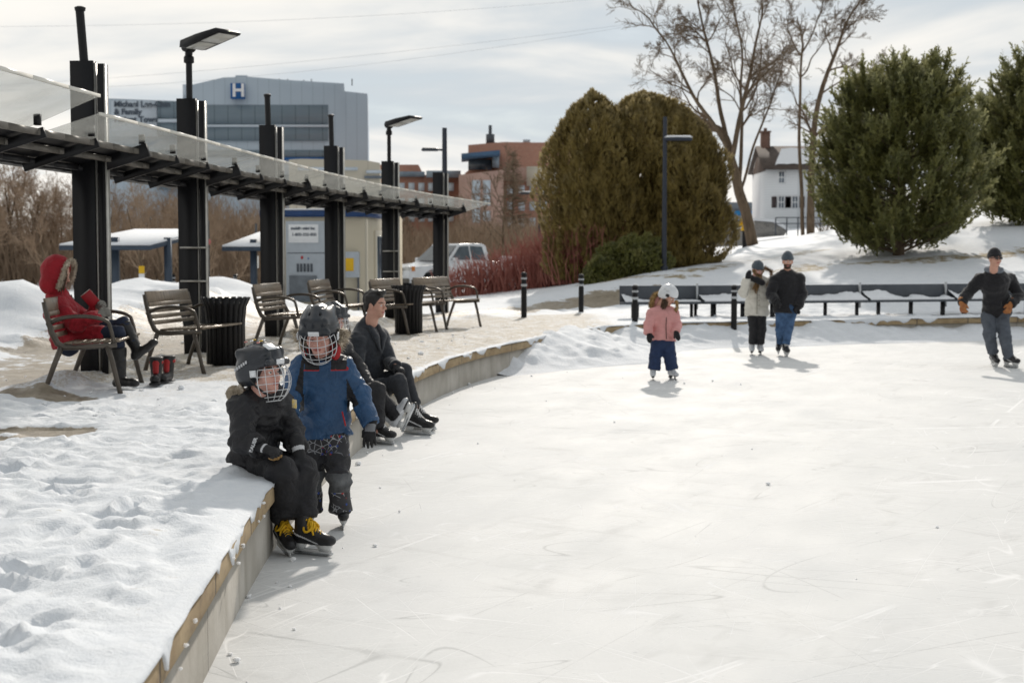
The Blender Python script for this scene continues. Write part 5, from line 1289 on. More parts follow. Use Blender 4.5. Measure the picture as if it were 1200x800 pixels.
# --- lamp heads and stub poles on the posts
def stub(i, h, lean=0):
    x, y, z = PP[i]; o = empty('pole', (x-.02, y, z), 0, None)
    return o
M_lens = mat('lamp_lens', (.55,.54,.5), .3, 0, .1)
for i, txt in ((2,'black flat-headed area lamp on the second canopy post from the left'), (5,'black flat-headed area lamp on the fifth canopy post, nearest the low street lamps')):
    x, y, z = PP[i]; hp = {2:.46, 5:.55}[i]; o = empty('area_lamp', (x-.0, y, z), 0, txt, 'lamp', 'area lamps on the canopy posts')
    b = MB(); b.tube([(0,0,-.01),(0,0,hp)], .038, 12); b.lathe([(.05,hp-.04),(.062,hp-.03),(.062,hp+.03),(.045,hp+.05)], 14); b.build('pole', M_steelblk, o, auto=40)
    ang = math.radians(10); R_ = np.array(Matrix.Rotation(math.radians(-38), 3, 'Z') @ Matrix.Rotation(-ang, 3, 'Y'))
    def V(p): return R_@np.array(p, float)+np.array((0,0,hp+.16))
    b = MB(); b.cyl(V((0,-.06,0)), V((0,.06,0)), .07, n=14); b.tube([(0,0,hp+.03),(0,0,hp+.12)], .045, 10); b.build('knuckle', M_steelblk, o, auto=40)
    b = MB(); pr = [(.03,-.04),(.10,-.055),(.72,-.045),(.74,-.03),(.70,.01),(.35,.035),(.06,.035)]
    pts = []
    for sy, kx in ((-.17,1),(.17,1)): pts.append([(V((p, sy, q))) for p, q in pr])
    n = len(pr); b.add(pts[0]+pts[1], [tuple(range(n)), tuple(range(2*n-1, n-1, -1))]+[(k, n+k, n+(k+1) % n, (k+1) % n) for k in range(n)]); b.build('housing', M_steelblk, o)
    b = MB(); b.box(V((.54,0,-.052)), (.32,.26,.012), R_); b.box(V((.22,0,-.056)), (.26,.24,.01), R_); b.build('lens', M_lens, o)
for i, h in ((1,.51), (3,.44), (4,.52)):
    x, y, z = PP[i]; lb = {1:'plain black stub pole on top of the nearest canopy post', 3:'plain black stub pole on the third canopy post', 4:'plain black stub pole on the fourth canopy post'}[i]
    b = MB(); b.tube([(.0,0,-.01),(-.035 if i == 1 else -.01,0,h)], .042, 12); b.lathe([(.05,h-.03),(.055,h),(.03,h+.012)], 12, (-.03 if i == 1 else -.01,0,0))
    o = b.build('stub_pole', M_steelblk, auto=40, loc=[x-.02,y,z]); tag(o, lb, 'pole', 'stub poles on the canopy posts')
# --- benches on the platform
M_bframe = mat('bench_cast_metal', (.11,.095,.08), .38, .55, .25, 8, .1, 40)
M_bslat = mat('bench_slat', (.22,.175,.13), .3, .3, .3, 5, .15, 30, stretch=(1,6,1))
M_bback = mat('bench_top_board', (.15,.135,.115), .42, .4, .25, 5)
def bench(loc, rz_, label, w=1.2, snow=False):
    o = empty('bench', loc, rz_, label, 'bench', 'slatted metal benches under the canopy')
    # local: seat faces +x, long axis y
    def arc(c, r, a0, a1, n=12): return [(c[0]+r[0]*math.cos(a), c[1], c[2]+r[1]*math.sin(a)) for a in np.linspace(a0, a1, n)]
    for y in (-w/2, w/2):
        b = MB()
        b.tube([(-.27,y,.82),(-.255,y,.74),(-.21,y,.56),(-.16,y,.46),(-.10,y,.425),(0,y,.425),(.34,y,.445)], [.020,.022,.026,.028,.026,.024,.022], 8)
        b.tube([(-.13,y,.43),(-.19,y,.28),(-.25,y,.12),(-.28,y,.0)], [.026,.024,.022,.024], 8); b.tube([(.26,y,.44),(.30,y,.30),(.34,y,.12),(.37,y,.0)], [.024,.023,.021,.024], 8)
        f = b.build('end_frame', M_bframe, o, smooth=True)
        b = MB(); b.tube([(-.25,y,.62)]+arc((.03,y,.62), (.25,.075), PI*.75, 0.15, 12)+[(.30,y,.55),(.32,y,.44)], .017, 8); b.build('armrest', M_bframe, f, smooth=True)
    b = MB()
    for k in range(6): b.box((-.08+.082*k,0,.458+.004*k), (.066,w-.03,.022), np.array(Matrix.Rotation(-.04, 3, 'Y')), bev=.005)
    b.build('seat', M_bslat, o)
    b = MB()
    Rb_ = np.array(Matrix.Rotation(-.24, 3, 'Y'))
    for k in range(4): z = .53+.062*k; b.box((-.185-.245*(z-.52),0,z), (.022,w-.03,.043), Rb_, bev=.005)
    b.box((-.257,0,.792), (.022,w-.03,.12), Rb_, bev=.006); b.build('backrest', M_bslat, o)
    if snow:
        b = MB()
        for k in range(26):
            c = (RNG.uniform(-.1,.32), RNG.uniform(-w/2+.1,w/2-.1), .478); r = RNG.uniform(.03,.08); d_ = SCH[k % 5]; b.add(d_[0]*np.array((r,r,r*.3))+np.array(c), d_[1])
        b.build('snow', M_snowcap, o, smooth=True)
    return o
def bz(x, y): return TZ(x, y)-.01
bl = [(-3.83,12.87,.10,'nearest metal bench, the one the woman in red sits on',1.15),
      (-3.40,15.05,-.18,'empty metal bench just behind the pair of snow boots',1.1),
      (-2.93,18.5,-.12,'metal bench directly behind the first black litter bin',1.2),
      (-2.62,21.2,-.12,'metal bench in front of the grey vending panel of the kiosk',1.2),
      (-1.72,22.0,-.3,'metal bench close behind the seated man in grey wool',1.2),
      (-1.12,23.6,-.45,'farthest metal bench at the end of the row by the last canopy post',1.2)]
for i, (x, y, r, lb, w) in enumerate(bl): bench((x, y, bz(x, y)), r, lb, w)
x, y = -6.1, 12.2; bench((x, y, bz(x,y)), .1, 'metal bench cut off by the left edge of the picture', 1.2)
# --- litter bins
def litter_bin(loc, label, r=.235, h=.78):
    o = empty('litter_bin', loc, 0, label, 'litter bin', 'black slatted litter bins')
    b = MB(); n = 22
    for k in range(n):
        a = 2*PI*k/n; ca, sa = math.cos(a), math.sin(a); R_ = np.array([[ca,-sa,0],[sa,ca,0],[0,0,1]])
        pr = [(r,.03),(r,.50),(r+.02,.66),(r+.065,h)]
        V = []
        for (q, z) in pr:
            for dx, dy in ((0,-.024),(0,.024),(-.008,.024),(-.008,-.024)): V.append(R_@np.array((q+dx, dy*(1+.12*(q > r+.01)), z)))
        f = [(3,2,1,0),(12,13,14,15)]+[(j*4+i, j*4+(i+1) % 4, j*4+4+(i+1) % 4, j*4+4+i) for j in range(3) for i in range(4)]; b.add(V, f)
    b.build('slats', M_steelblk, o)
    b = MB()
    for z in (.10, .42, .64): a = np.linspace(0, 2*PI, 25)[:-1]; b.tube(np.stack([(r-.012+(.015 if z > .6 else 0))*np.cos(a), (r-.012+(.015 if z > .6 else 0))*np.sin(a), 0*a+z], 1), .010, 6, closed=True)
    b.build('hoop', M_steelblk, o, smooth=True)
    b = MB(); b.lathe([(r-.05,.02),(r-.05,.70),(r-.065,.70),(r-.065,.06),(0,.06)], 24); b.build('liner', M_strap, o, auto=40); return o
litter_bin((*G(265,428,.43)[:2], .42), 'black slatted litter bin beside the second canopy post', .21, .76); litter_bin((*D(479,392,21.7)[:2], .42), 'black slatted litter bin between the two farthest benches', .21, .76)
# --- bollards
def bollard(px, pb, pt, Yb, label):
    p = D(px, pb, Yb); z0 = p[2]; h = D(px, pt, Yb)[2]-z0; o = empty('bollard', p, 0, label, 'bollard', 'black bollards with reflective bands'); r = .055
    b = MB(); b.lathe([(r,-.25),(r,h*.66),(r-.006,h*.66),(r-.006,h*.97),(r*.7,h)], 14); b.build('tube', M_steelblk, o, auto=40)
    for a, c in ((.70,.755),(.86,.90)): b = MB(); b.lathe([(r-.001,h*a),(r+.003,h*a+.005),(r+.003,h*c-.005),(r-.001,h*c)], 14); b.build('reflective_band', M_bandw, o, auto=40)
    b = MB(); b.lathe([(r+.004,h*.955),(r+.006,h*.985),(r*.6,h*1.02),(0,h*1.025)], 14); b.build('cap', M_steelblk, o, auto=40)
M_bandw = mat('reflective_white', (.45,.47,.49), .4, 0, .1)
bollard(614, 372, 320, 27.5, 'bollard at the end of the cleared path, left of the other platform bollards'); bollard(681, 366, 322, 29.8, 'bollard standing in snow in front of the green shrub'); bollard(744, 388, 335, 25.6, 'bollard on the rink bank behind the girl in pink'); bollard(860, 385, 335, 26.0, 'bollard on the rink bank beside the woman in cream')
bollard(203, 352, 322, 33, 'short distant bollard behind the second bench'); bollard(276, 345, 322, 36, 'short distant bollard behind the first litter bin')
# --- long row of benches on the far bank
M_dgrey = mat('dark_grey_bench_board', (.075,.085,.10), .6, 0, .15, 4, .1, 20); M_pale = mat('pale_bench_stanchion', (.5,.52,.54), .4, .2, .08)
edges = [728, 820, 913, 1013, 1114, 1213, 1312]
def fb(px): return np.interp(px, [728, 860, 1000, 1114, 1200, 1320], [27.0, 27.35, 28.1, 28.75, 29.3, 30.1])
where = ['with the girl in pink in front of it','between the two rink-bank bollards','partly hidden behind the couple','in the middle of the row below the pine','just left of the skater with tan gloves','behind the skater with tan gloves']
for i in range(6):
    a, c = edges[i], edges[i+1]; A = D(a, 350, fb(a)); B_ = D(c, 350, fb(c)); A[2] = B_[2] = 0; m_ = (A+B_)/2; Ln = np.linalg.norm(B_-A)-.03; rz_ = math.atan2(B_[1]-A[1], B_[0]-A[0]); zg = .5
    o = empty('long_bench', (m_[0], m_[1], zg), rz_, 'dark grey bench section '+where[i], 'bench', 'row of dark backed benches on the far bank')
    zt = 1.06-zg; zs = .66-zg
    b = MB(); b.box((0,.20,zt-.19), (Ln,.03,.36), np.array(Matrix.Rotation(-.10, 3, 'X')), bev=.004); b.build('backrest', M_dgrey, o)
    b = MB()
    for k in range(3): b.box((0,-.14+.13*k,zs+.07), (Ln,.115,.045), bev=.004)
    b.build('seat', M_dgrey, o)
    b = MB(); 
    for xx in (-Ln*.38, 0, Ln*.38): 
        lg = MB(); lg.box((xx,.0,(zs+.04)/2-.15), (.05,.34,.05+zs+.30), bev=.003) if False else lg.box((xx,-.12,(zs-.30)/2+.03), (.05,.05,zs+.34)); lg.build('leg', M_steelblk, o); l2 = MB(); l2.box((xx+.16,.16,(zs-.30)/2+.03), (.05,.05,zs+.34)); l2.build('leg', M_steelblk, o)
    b.box((Ln/2+.012,.17,zt-.22), (.035,.035,.50)); b.build('stanchion', M_pale, o)
    b = MB(); nx = 46; xs_ = np.linspace(-Ln/2+.02, Ln/2-.02, nx); hh2 = np.maximum(.01, .08+.10*fbm(np.stack([xs_*1.6+i*9, 0*xs_, 0*xs_], 1), 4)); ys_ = np.linspace(-.18,.15,7); V = []; f = []
    for k in range(nx):
        for yy in ys_: tq = (yy+.18)/.33; V.append((xs_[k], yy, zs+.095+hh2[k]*(tq**1.2)*(1.15)+.012*RNG.uniform()+.012))
    for k in range(nx-1):
        for j in range(6): f.append((k*7+j, (k+1)*7+j, (k+1)*7+j+1, k*7+j+1))
    for k in range(nx-1): 
        b0 = len(V); V += [(xs_[k],-.185,zs+.09),(xs_[k+1],-.185,zs+.09)]; f.append((b0, b0+1, (k+1)*7, k*7))
    b.add(V, f); b.build('snow', M_snowcap, o, smooth=True)
# ============================================================ trees and shrubs
M_bark = mat('grey_brown_bark', (.15,.11,.075), .9, 0, .35, 9, .8, 30, .15, stretch=(1,1,.3), bdist=.03)
M_twig = mat('brown_twig', (.20,.15,.105), .9, 0, .3, 3, 0, 20, .15)
M_woodtwig = mat('grey_brown_twig', (.32,.235,.165), .9, 0, .3, 1.5, 0, 20, .15)
def grow(rs, p, d, L_, r, lev, out, maxlev, ang, droop=0., kids=(5,8), up=.15, wob=.16, cfrac=.3, ratio=(.45,.7)):
    n = max(3, int(L_/(.35 if lev == 0 else .25))) if lev < maxlev else 3
    n = min(n, 12 if lev else 16); pts = [p]; dirs = [d]
    for i in range(n):
        d = nrm(d+rs.normal(0, wob, 3)*(.5 if lev == 0 else 1)+np.array((0,0,up*(1 if lev else .4)-droop*lev*.3))*.35); p = p+d*L_/n; pts.append(p); dirs.append(d)
    rr = r*(1-np.linspace(0, 1, n+1)**1.1*(.62 if lev < maxlev else .8))
    for i in range(n): out.append((pts[i], pts[i+1], rr[i], rr[i+1], lev))
    if lev >= maxlev: return
    for k in range(rs.integers(*kids)):
        t = cfrac+(1-cfrac)*rs.uniform()**.8; i = min(int(t*n), n-1); q = pts[i]+(pts[i+1]-pts[i])*(t*n-i); dd = dirs[i+1]
        pr = nrm(np.cross(dd, rs.normal(size=3))); a = math.radians(rs.uniform(*ang)); nd = nrm(dd*math.cos(a)+pr*math.sin(a))
        grow(rs, q, nd, L_*rs.uniform(*ratio)*(1-.25*t), max(rr[i]*.62, .003), lev+1, out, maxlev, ang, droop, kids, up, wob, .12, ratio)
def tree_objs(segs, mtr, mtw, root, cut=1, minr=.004, tubes=None):
    A = np.array([s[0] for s in segs]); B_ = np.array([s[1] for s in segs]); ra = np.array([s[2] for s in segs]); rb = np.array([s[3] for s in segs]); lv = np.array([s[4] for s in segs])
    ra = np.maximum(ra, minr); rb = np.maximum(rb, minr*.8); m = lv <= cut
    b = MB()
    for (P_, R_) in (tubes or ()): b.tube(P_, R_, 10)
    if tubes: m0 = m & (lv > 0)
    else: m0 = m
    b.segs(A[m0], B_[m0]+(B_[m0]-A[m0])*.06, ra[m0], rb[m0], 8); b.build('trunk', mtr, root, smooth=True)
    b = MB(); b.segs(A[~m], B_[~m], ra[~m], rb[~m], 4); b.build('crown', mtw, root)
def gz(x, y): return TZ(x, y)-.08
# --- the tall leaning elm and its neighbour on the slope
def limbed(name, px, Yt, label, trunks, seed, r0, subs):
    x = XD(px, Yt); o = empty(name, (x, Yt, gz(x, Yt)), 0, label, 'tree', 'bare deciduous trees on the slope'); o3 = np.array(o.location); rs = np.random.default_rng(seed); out = []; tb_ = []
    for (pts, ra, rb, nk, Lk) in trunks:
        P = np.array([D(a, c, Yt+dy)-o3 for (a, c, dy) in pts]); P[0][2] = min(P[0][2], 0.0) if len(pts) > 2 and pts[0][1] > 250 else P[0][2]
        tq = np.linspace(0, 1, len(P)); tn = np.linspace(0, 1, 14); Q = np.stack([np.interp(tn, tq, P[:,i]) for i in range(3)], 1)
        Q[1:-1] += rs.normal(0, .05, Q[1:-1].shape); rr = np.interp(tn, [0,1], [ra, rb])*(.82 if ra < .16 else .92)
        for _ in range(2): Q[1:-1] = .5*Q[1:-1]+.25*(Q[:-2]+Q[2:])
        for i in range(13): out.append((Q[i], Q[i+1], rr[i], rr[i+1], 0))
        tb_.append((Q, rr))
        for k in range(nk):
            t = rs.uniform(.30, 1); i = min(int(t*13), 12); d = nrm(Q[i+1]-Q[i]); pr = nrm(np.cross(d, rs.normal(size=3))); a = math.radians(rs.uniform(25,65)); nd = nrm(d*math.cos(a)+pr*math.sin(a)*np.array((1,1,.8))+np.array((0,0,.12)))
            grow(rs, Q[i], nd, Lk*rs.uniform(.6,1.1)*(1.15-.5*t), rr[i]*.5, 1, out, 4, (20,55), .0, subs, .10, .2, .15, (.42,.66))
        grow(rs, Q[-1], nrm(Q[-1]-Q[-3]), Lk*.9, rb, 1, out, 4, (20,50), 0, subs, .1, .18, .15, (.42,.66))
    tree_objs(out, M_bark, M_twig, o, 1, .0065, tb_); return o
limbed('bare_tree', 883, 55, 'tall bare tree with a leaning trunk that forks into many limbs above the cedars', [
    ([(883,289,0),(872,240,0),(861,200,0),(853,170,.3)], .24, .17, 0, 2.0),
    ([(855,176,.3),(838,150,-.4),(815,118,-.8),(795,80,-1.2),(780,48,-1.4)], .12, .04, 9, 2.6),
    ([(853,172,.3),(846,130,.6),(838,85,.9),(826,40,1.2),(818,4,1.2)], .12, .04, 10, 2.6),
    ([(858,185,0),(866,140,-.3),(876,100,-.6),(884,60,-.9),(893,18,-.9)], .13, .04, 10, 2.6),
    ([(866,215,0),(870,160,.6),(866,110,.9),(870,60,1.2),(862,20,1.2)], .10, .035, 8, 2.3),
    ([(868,224,0),(884,165,.5),(903,120,.8),(915,85,1.)], .07, .03, 7, 2.2),
    ([(858,190,0),(836,165,.8),(812,158,1.),(790,150,1.2)], .05, .02, 5, 1.7)], 5, .24, (4,8))
limbed('bare_tree', 948, 62, 'bare tree with two straight slender stems beside the white house', [
    ([(950,279,0),(950,230,0),(952,180,0),(955,130,.3),(968,90,.3),(982,55,.4),(990,30,.4)], .20, .05, 9, 2.4),
    ([(941,279,.2),(939,220,.2),(937,150,.2),(938,95,0),(940,60,0)], .11, .055, 1, 1.7),
    ([(939,66,0),(930,48,.2),(922,35,.2),(925,18,.3)], .05, .02, 5, 1.5), ([(940,62,0),(952,40,.3),(962,18,.3),(966,-6,.4)], .05, .02, 7, 1.8), ([(939,90,0),(955,62,.2),(970,40,.3)], .045, .02, 6, 1.6),
    ([(960,112,.3),(985,95,.6),(1005,88,.7)], .05, .02, 6, 1.5), ([(986,40,.4),(1002,25,.5),(1018,10,.7)], .035, .012, 6, 1.4)], 9, .2, (4,7))
# --- woodland on the left: prototypes and copies, each a tree
def proto_tree(name, seed, h, r, kids, label, group, mtw=None, levels=3, ang=(25,60)):
    o = empty(name, (0,0,0), 0, label, 'tree', group); rs = np.random.default_rng(seed); out = []
    grow(rs, np.zeros(3), nrm((rs.normal(0,.06), rs.normal(0,.06), 1)), h, r, 0, out, levels, ang, 0, kids, .25, .12, .22, (.36,.62))
    tree_objs(out, M_bark, mtw or M_woodtwig, o, 0, .010); return o
wl = 'slender bare tree in the brown wood left of the kiosk'
zz0 = lambda py, Y_: D(600, py, Y_)[2]
protos = [proto_tree('woodland_tree', 30+k, h, .10, (7,11), wl, 'bare trees of the wood on the left') for k, h in enumerate((7.0, 6.2, 6.6, 5.6, 6.9))]
spots = []
for k in range(84):
    Yw = RNG.uniform(50, 80); px = RNG.uniform(-60, 345)
    spots.append((px, Yw))
for k, (px, Yw) in enumerate(spots):
    p = protos[k % 5]; o = p if k < 5 else copy_tree(p); x = XD(px, Yw); s_ = (zz0(196+.16*max(px,0)+RNG.uniform(0,34), Yw)-TZ(x, Yw))/8.0; o.location = (x, Yw, gz(x, Yw)); o.rotation_euler = (0, 0, RNG.uniform(0, 6.28)); o.scale = (s_*1.1, s_*1.1, s_)
# brushwood: an uncountable brown thicket between and behind the trunks
b = MB(); n = 36000; px = RNG.uniform(-60, 640, n); Yw = RNG.uniform(60, 98, n); x = (px-600)/F*Yw; hh = RNG.uniform(.5, 1, n)*(5.0+1.2*fbm(np.stack([px*.02, 0*px, 0*px], 1), 2))*np.where(px < 100, .55, 1)*np.where(px > 330, .55, 1)
zb = T(x, Yw); z0 = RNG.uniform(0, .75, n)*hh; ln = RNG.uniform(.8, 2.2, n); dr = RNG.normal(0, .38, (n,3)); dr[:,2] = 1; dr /= np.linalg.norm(dr, axis=1)[:,None]
A = np.stack([x, Yw, zb+z0], 1); b.segs(A, A+dr*ln[:,None], np.full(n, .016), np.full(n, .006), 3)
tag(b.build('brushwood', M_woodtwig), kind='stuff')
# --- the bushy low thicket right of the second post, and street trees before the brick building
rt = proto_tree('street_tree', 71, 4.6, .07, (7,10), 'small bare tree standing in front of the brick building, left of the low street lamp', 'bare street trees by the brick building', M_twig, 3, (25,55)); 
for k, (px, Yw, s_, lb) in enumerate(((590,62,1.0,None),(470,72,.72,'small bare tree seen behind the far end of the canopy roof'),(650,84,.8,'small bare tree half hidden by the left cedar'),(545,84,.66,'small bare tree behind the white pickup cab'))):
    o = rt if k == 0 else copy_tree(rt); x = XD(px, Yw); o.location = (x, Yw, gz(x, Yw)); o.rotation_euler = (0,0,k*1.7); o.scale = (s_,)*3
    if lb: o['label'] = lb
# larch: a narrow spire of short side branches
o = empty('larch', (XD(601,84), 84, gz(XD(601,84), 84)), 0, 'narrow dark larch rising in front of the brick building', 'tree'); rs = np.random.default_rng(3); out = []; 
for i in range(14): out.append((np.array((0,0,i*.52)), np.array((rs.normal(0,.02),0,(i+1)*.52)), .11*(1-i/15), .11*(1-(i+1)/15), 0))
for k in range(230):
    z = rs.uniform(.8, 7.2); a = rs.uniform(0, 6.28); ll = (7.6-z)*.24+.15; e = np.array((math.cos(a)*ll, math.sin(a)*ll, z+rs.uniform(-.1,.25))); out.append((np.array((0,0,z)), e, .03, .012, 1))
    for q in range(5): t = rs.uniform(.3,1); c = np.array((0,0,z))*(1-t)+e*t; out.append((c, c+rs.normal(0,.16,3), .014, .006, 2))
tree_objs(out, M_bark, M_twig, o, 0, .008)
# --- cedars: dense upright sprays
def leaf_mat(name, c1, c2, c3):
    m = bpy.data.materials.new(name); nt, N, L, P = nodes_of(m); tc = N.new('ShaderNodeTexCoord')
    n = N.new('ShaderNodeTexNoise'); n.inputs['Scale'].default_value = 2.2; n.inputs['Detail'].default_value = 6; n.inputs['Roughness'].default_value = .7; L.new(tc.outputs['Object'], n.inputs[0])
    r = N.new('ShaderNodeValToRGB'); r.color_ramp.elements[0].position = .33; r.color_ramp.elements[0].color = (*c1,1); r.color_ramp.elements[1].position = .70; r.color_ramp.elements[1].color = (*c3,1)
    e = r.color_ramp.elements.new(.5); e.color = (*c2,1); L.new(n.outputs['Fac'], r.inputs[0]); L.new(r.outputs[0], P.inputs['Base Color']); P.inputs['Roughness'].default_value = .75; P.inputs['Specular IOR Level'].default_value = .2
    tl = N.new('ShaderNodeBsdfTranslucent'); gn = N.new('ShaderNodeBrightContrast'); gn.inputs['Bright'].default_value = .12; L.new(r.outputs[0], gn.inputs[0]); L.new(gn.outputs[0], tl.inputs[0]); mx = N.new('ShaderNodeMixShader'); mx.inputs[0].default_value = .5; L.new(P.outputs[0], mx.inputs[1]); L.new(tl.outputs[0], mx.inputs[2]); L.new(mx.outputs[0], N['Material Output'].inputs[0]); return m
M_cedar = leaf_mat('cedar_foliage', (.13,.10,.030), (.26,.197,.06), (.36,.275,.09))
M_pine = leaf_mat('pine_needles', (.075,.082,.022), (.165,.168,.045), (.26,.245,.072))
M_shrub = leaf_mat('shrub_leaves', (.08,.09,.022), (.17,.175,.04), (.24,.22,.07))
def cedar(px, Yc, top, hw, label, seed, n=9000, PR=(.62,.86,.97,1,.97,.86,.66,.42,.24,.06)):
    x = XD(px, Yc); zg = gz(x, Yc); h = D(px, top, Yc)[2]-zg; R0 = hw/F*Yc; rs = np.random.default_rng(seed)
    o = empty('cedar', (x, Yc, zg), 0, label, 'tree', 'clump of three cedars')
    b = MB(); b.tube([(0,0,-.1),(.03,0,h*.45),(0,.02,h*.9)], [.14,.09,.02], 8); b.build('trunk', M_bark, o, smooth=True)
    t = rs.uniform(0, 1, n)**.85; a = rs.uniform(0, 2*PI, n)
    prof = np.interp(t, [0,.04,.12,.3,.5,.68,.82,.92,.97,1], PR)
    cl_ = fbm(np.stack([np.cos(a)*2.0, np.sin(a)*2.0, t*4.5+seed], 1), 3)
    dep = rs.uniform(0, 1, n)**2.2; rr = R0*prof*(1+.20*cl_+.10*fbm(np.stack([np.cos(a)*6, np.sin(a)*6, t*9+seed], 1), 2))*(1-.42*dep)
    C = np.stack([rr*np.cos(a), rr*np.sin(a), .05+t*h*(.98)+.12*cl_], 1)
    keep = (fbm(C*1.35+seed*3, 3) > -.60); C = C[keep]; a = a[keep]; m = len(C)
    outw = np.stack([np.cos(a), np.sin(a), 0*a], 1); d = nrm2(outw*.45+np.array((0,0,1.))+rs.normal(0,.35,(m,3)))
    sd_ = nrm2(np.cross(d, outw+rs.normal(0,.5,(m,3)))); L_ = rs.uniform(.05,.115,m)[:,None]*(Yc/42); w_ = L_*rs.uniform(.26,.46,m)[:,None]
    V = np.stack([C-d*L_*.9, C+sd_*w_, C+d*L_*1.25, C-sd_*w_], 1).reshape(-1,3); b = MB(); b.add(V, np.arange(len(V)).reshape(-1,4)); 
    b.build('crown', M_cedar, o); return o
def nrm2(v): return v/(np.linalg.norm(v, axis=1)[:,None]+1e-9)
cedar(694, 41.3, 107, 58, 'left-hand cedar of the dense clump, with a pointed top and ragged left side', 1, 32000, (.7,.9,1,1,.98,.90,.74,.47,.24,.04)); cedar(755, 42.2, 108, 68, 'middle cedar of the dense clump', 2, 32000, (.62,.86,.97,1,.98,.94,.82,.60,.36,.08)); cedar(800, 41.6, 128, 56, 'right-hand cedar of the dense clump, behind the street lamp', 3, 32000, (.55,.82,.98,1,.98,.84,.62,.40,.24,.06))
# --- pines: upward tufts of needles on spreading limbs
def pine(px, Yc, top, hw, label, seed, n=1500, basepy=None):
    x = XD(px, Yc); zg = gz(x, Yc); h = D(px, top, Yc)[2]-zg; R0 = hw/F*Yc; rs = np.random.default_rng(seed)
    o = empty('pine', (x, Yc, zg), 0, label, 'tree', 'pines on the snowy slope'); b = MB(); b.tube([(0,0,-.1),(.05,0,h*.4),(0,0,h*.92)], [.17,.12,.03], 8)
    A, B_, ra, rb = [], [], [], []; TC, TD = [], []
    for k in range(n):               # each limb carries a plume of tufts that turns up at its tip; dark gaps stay between the limbs
        t = rs.uniform(.02, .95)**.95; a = rs.uniform(0, 2*PI); R_ = R0*np.interp(t, [0,.06,.2,.4,.62,.83,.94,1], [.72,.86,.97,1,.92,.68,.45,.2])*rs.uniform(.72, 1.12)
        zc = .25+t*h*.90; s0_ = np.array((0,0,max(.1, zc-R_*.30))); e = np.array((R_*math.cos(a), R_*math.sin(a), zc+R_*rs.uniform(-.05,.16)))
        A.append(s0_); B_.append(e); ra.append(.028*(1-t)+.012); rb.append(.008); pl = rs.uniform(.16,.30)*(.6+.4*R_/R0)
        for j in range(24):
            q = rs.uniform(.38, 1.0)**.75; c = s0_*(1-q)+e*q+rs.normal(0, 1, 3)*np.array((pl,pl,pl*.55))*(.55+.6*math.sin(PI*min(1, q*.9))); c[2] += .10*q
            TC.append(c); TD.append(nrm(np.array((math.cos(a)*.55, math.sin(a)*.55, .85))+rs.normal(0,.22,3)))
    for k in range(34):            # leaders standing up out of the crown
        t = rs.uniform(.35, .93); a = rs.uniform(0, 2*PI); rr = R0*np.interp(t, [.3,.5,.7,.85,1], [.98,.96,.84,.62,.22])*rs.uniform(.55, 1.02); z0 = t*h*.95; L_ = rs.uniform(.35,.75); dv_ = nrm(np.array((math.cos(a)*.22, math.sin(a)*.22, 1)))
        for j in range(9): TC.append(np.array((rr*math.cos(a), rr*math.sin(a), z0))+dv_*L_*j/8); TD.append(nrm(dv_+rs.normal(0,.12,3)))
    b.segs(A, B_, ra, rb, 5); b.build('trunk', M_bark, o, smooth=True)
    TC = np.array(TC); TD = np.array(TD); m = 26; nt_ = len(TC); C = np.repeat(TC, m, 0); d0 = np.repeat(TD, m, 0); Ls = np.repeat(rs.uniform(.26,.60,nt_), m)*(Yc/40)
    al = rs.uniform(-.5, 1, nt_*m); C = C+d0*(al*Ls)[:,None]; d = nrm2(d0*.9+rs.normal(0,.42,(nt_*m,3))); sd_ = nrm2(np.cross(d, rs.normal(size=(nt_*m,3)))); L_ = rs.uniform(.10,.17,nt_*m)[:,None]*(Yc/40); w_ = rs.uniform(.013,.026,nt_*m)[:,None]*(Yc/40)
    V = np.stack([C-sd_*w_*.6, C+sd_*w_*.6, C+d*L_+sd_*w_, C+d*L_-sd_*w_], 1).reshape(-1,3); b = MB(); b.add(V, np.arange(len(V)).reshape(-1,4)); b.build('crown', M_pine, o)
pine(1052, 40, 66, 90, 'large dark green pine standing alone on the slope above the long benches', 4, 150); pine(1213, 46, 74, 78, 'second pine cut by the right edge of the picture', 6, 130)
# --- red dogwoods and the green shrub
M_dog = mat('red_twig', (.36,.12,.095), .6, 0, .25, 2, 0, 20, .3, col2=(.48,.21,.17))
def dogwood(px, Yc, wpx, hpx, n, label, seed):
    x = XD(px, Yc); zg = gz(x, Yc); R0 = wpx/F*Yc; h = hpx/F*Yc; rs = np.random.default_rng(seed); A, B_, ra, rb = [], [], [], []
    for k in range(n):
        c = np.array((rs.normal(0,.42)*R0, rs.normal(0,.30)*R0, 0)); d = nrm(np.array((c[0]*.35/R0, c[1]*.35/R0, 1))+rs.normal(0,.14,3)); L_ = h*rs.uniform(.55,1.05); m_ = c+d*L_*.55; e = m_+nrm(d+rs.normal(0,.18,3))*L_*.5
        for (p, q, r1, r2) in ((c,m_,.013,.010),(m_,e,.010,.005)): A.append(p); B_.append(q); ra.append(r1); rb.append(r2)
        for j in range(3): t = rs.uniform(.2,1); p = m_*(1-t)+e*t; A.append(p); B_.append(p+nrm(d+rs.normal(0,.4,3))*L_*.22); ra.append(.006); rb.append(.004)
    b = MB(); b.segs(A, B_, ra, rb, 4); o = b.build('dogwood', M_dog, loc=(x, Yc, zg)); tag(o, label, 'shrub', 'red dogwoods by the cleared path'); return o
for k, a in enumerate(((540,43,26,36,130,'small red dogwood beside the pickup, leftmost of the red shrubs'),(575,43.5,32,42,210,'red dogwood in front of the pickup tailgate'),(610,43,32,50,220,'red dogwood against the snow-capped fence, right of the pickup'),(648,42.5,36,58,340,'tall red dogwood left of the cedar clump'),(688,41,40,66,460,'tallest red dogwood, right beside the green shrub'))): dogwood(*a, 50+k)
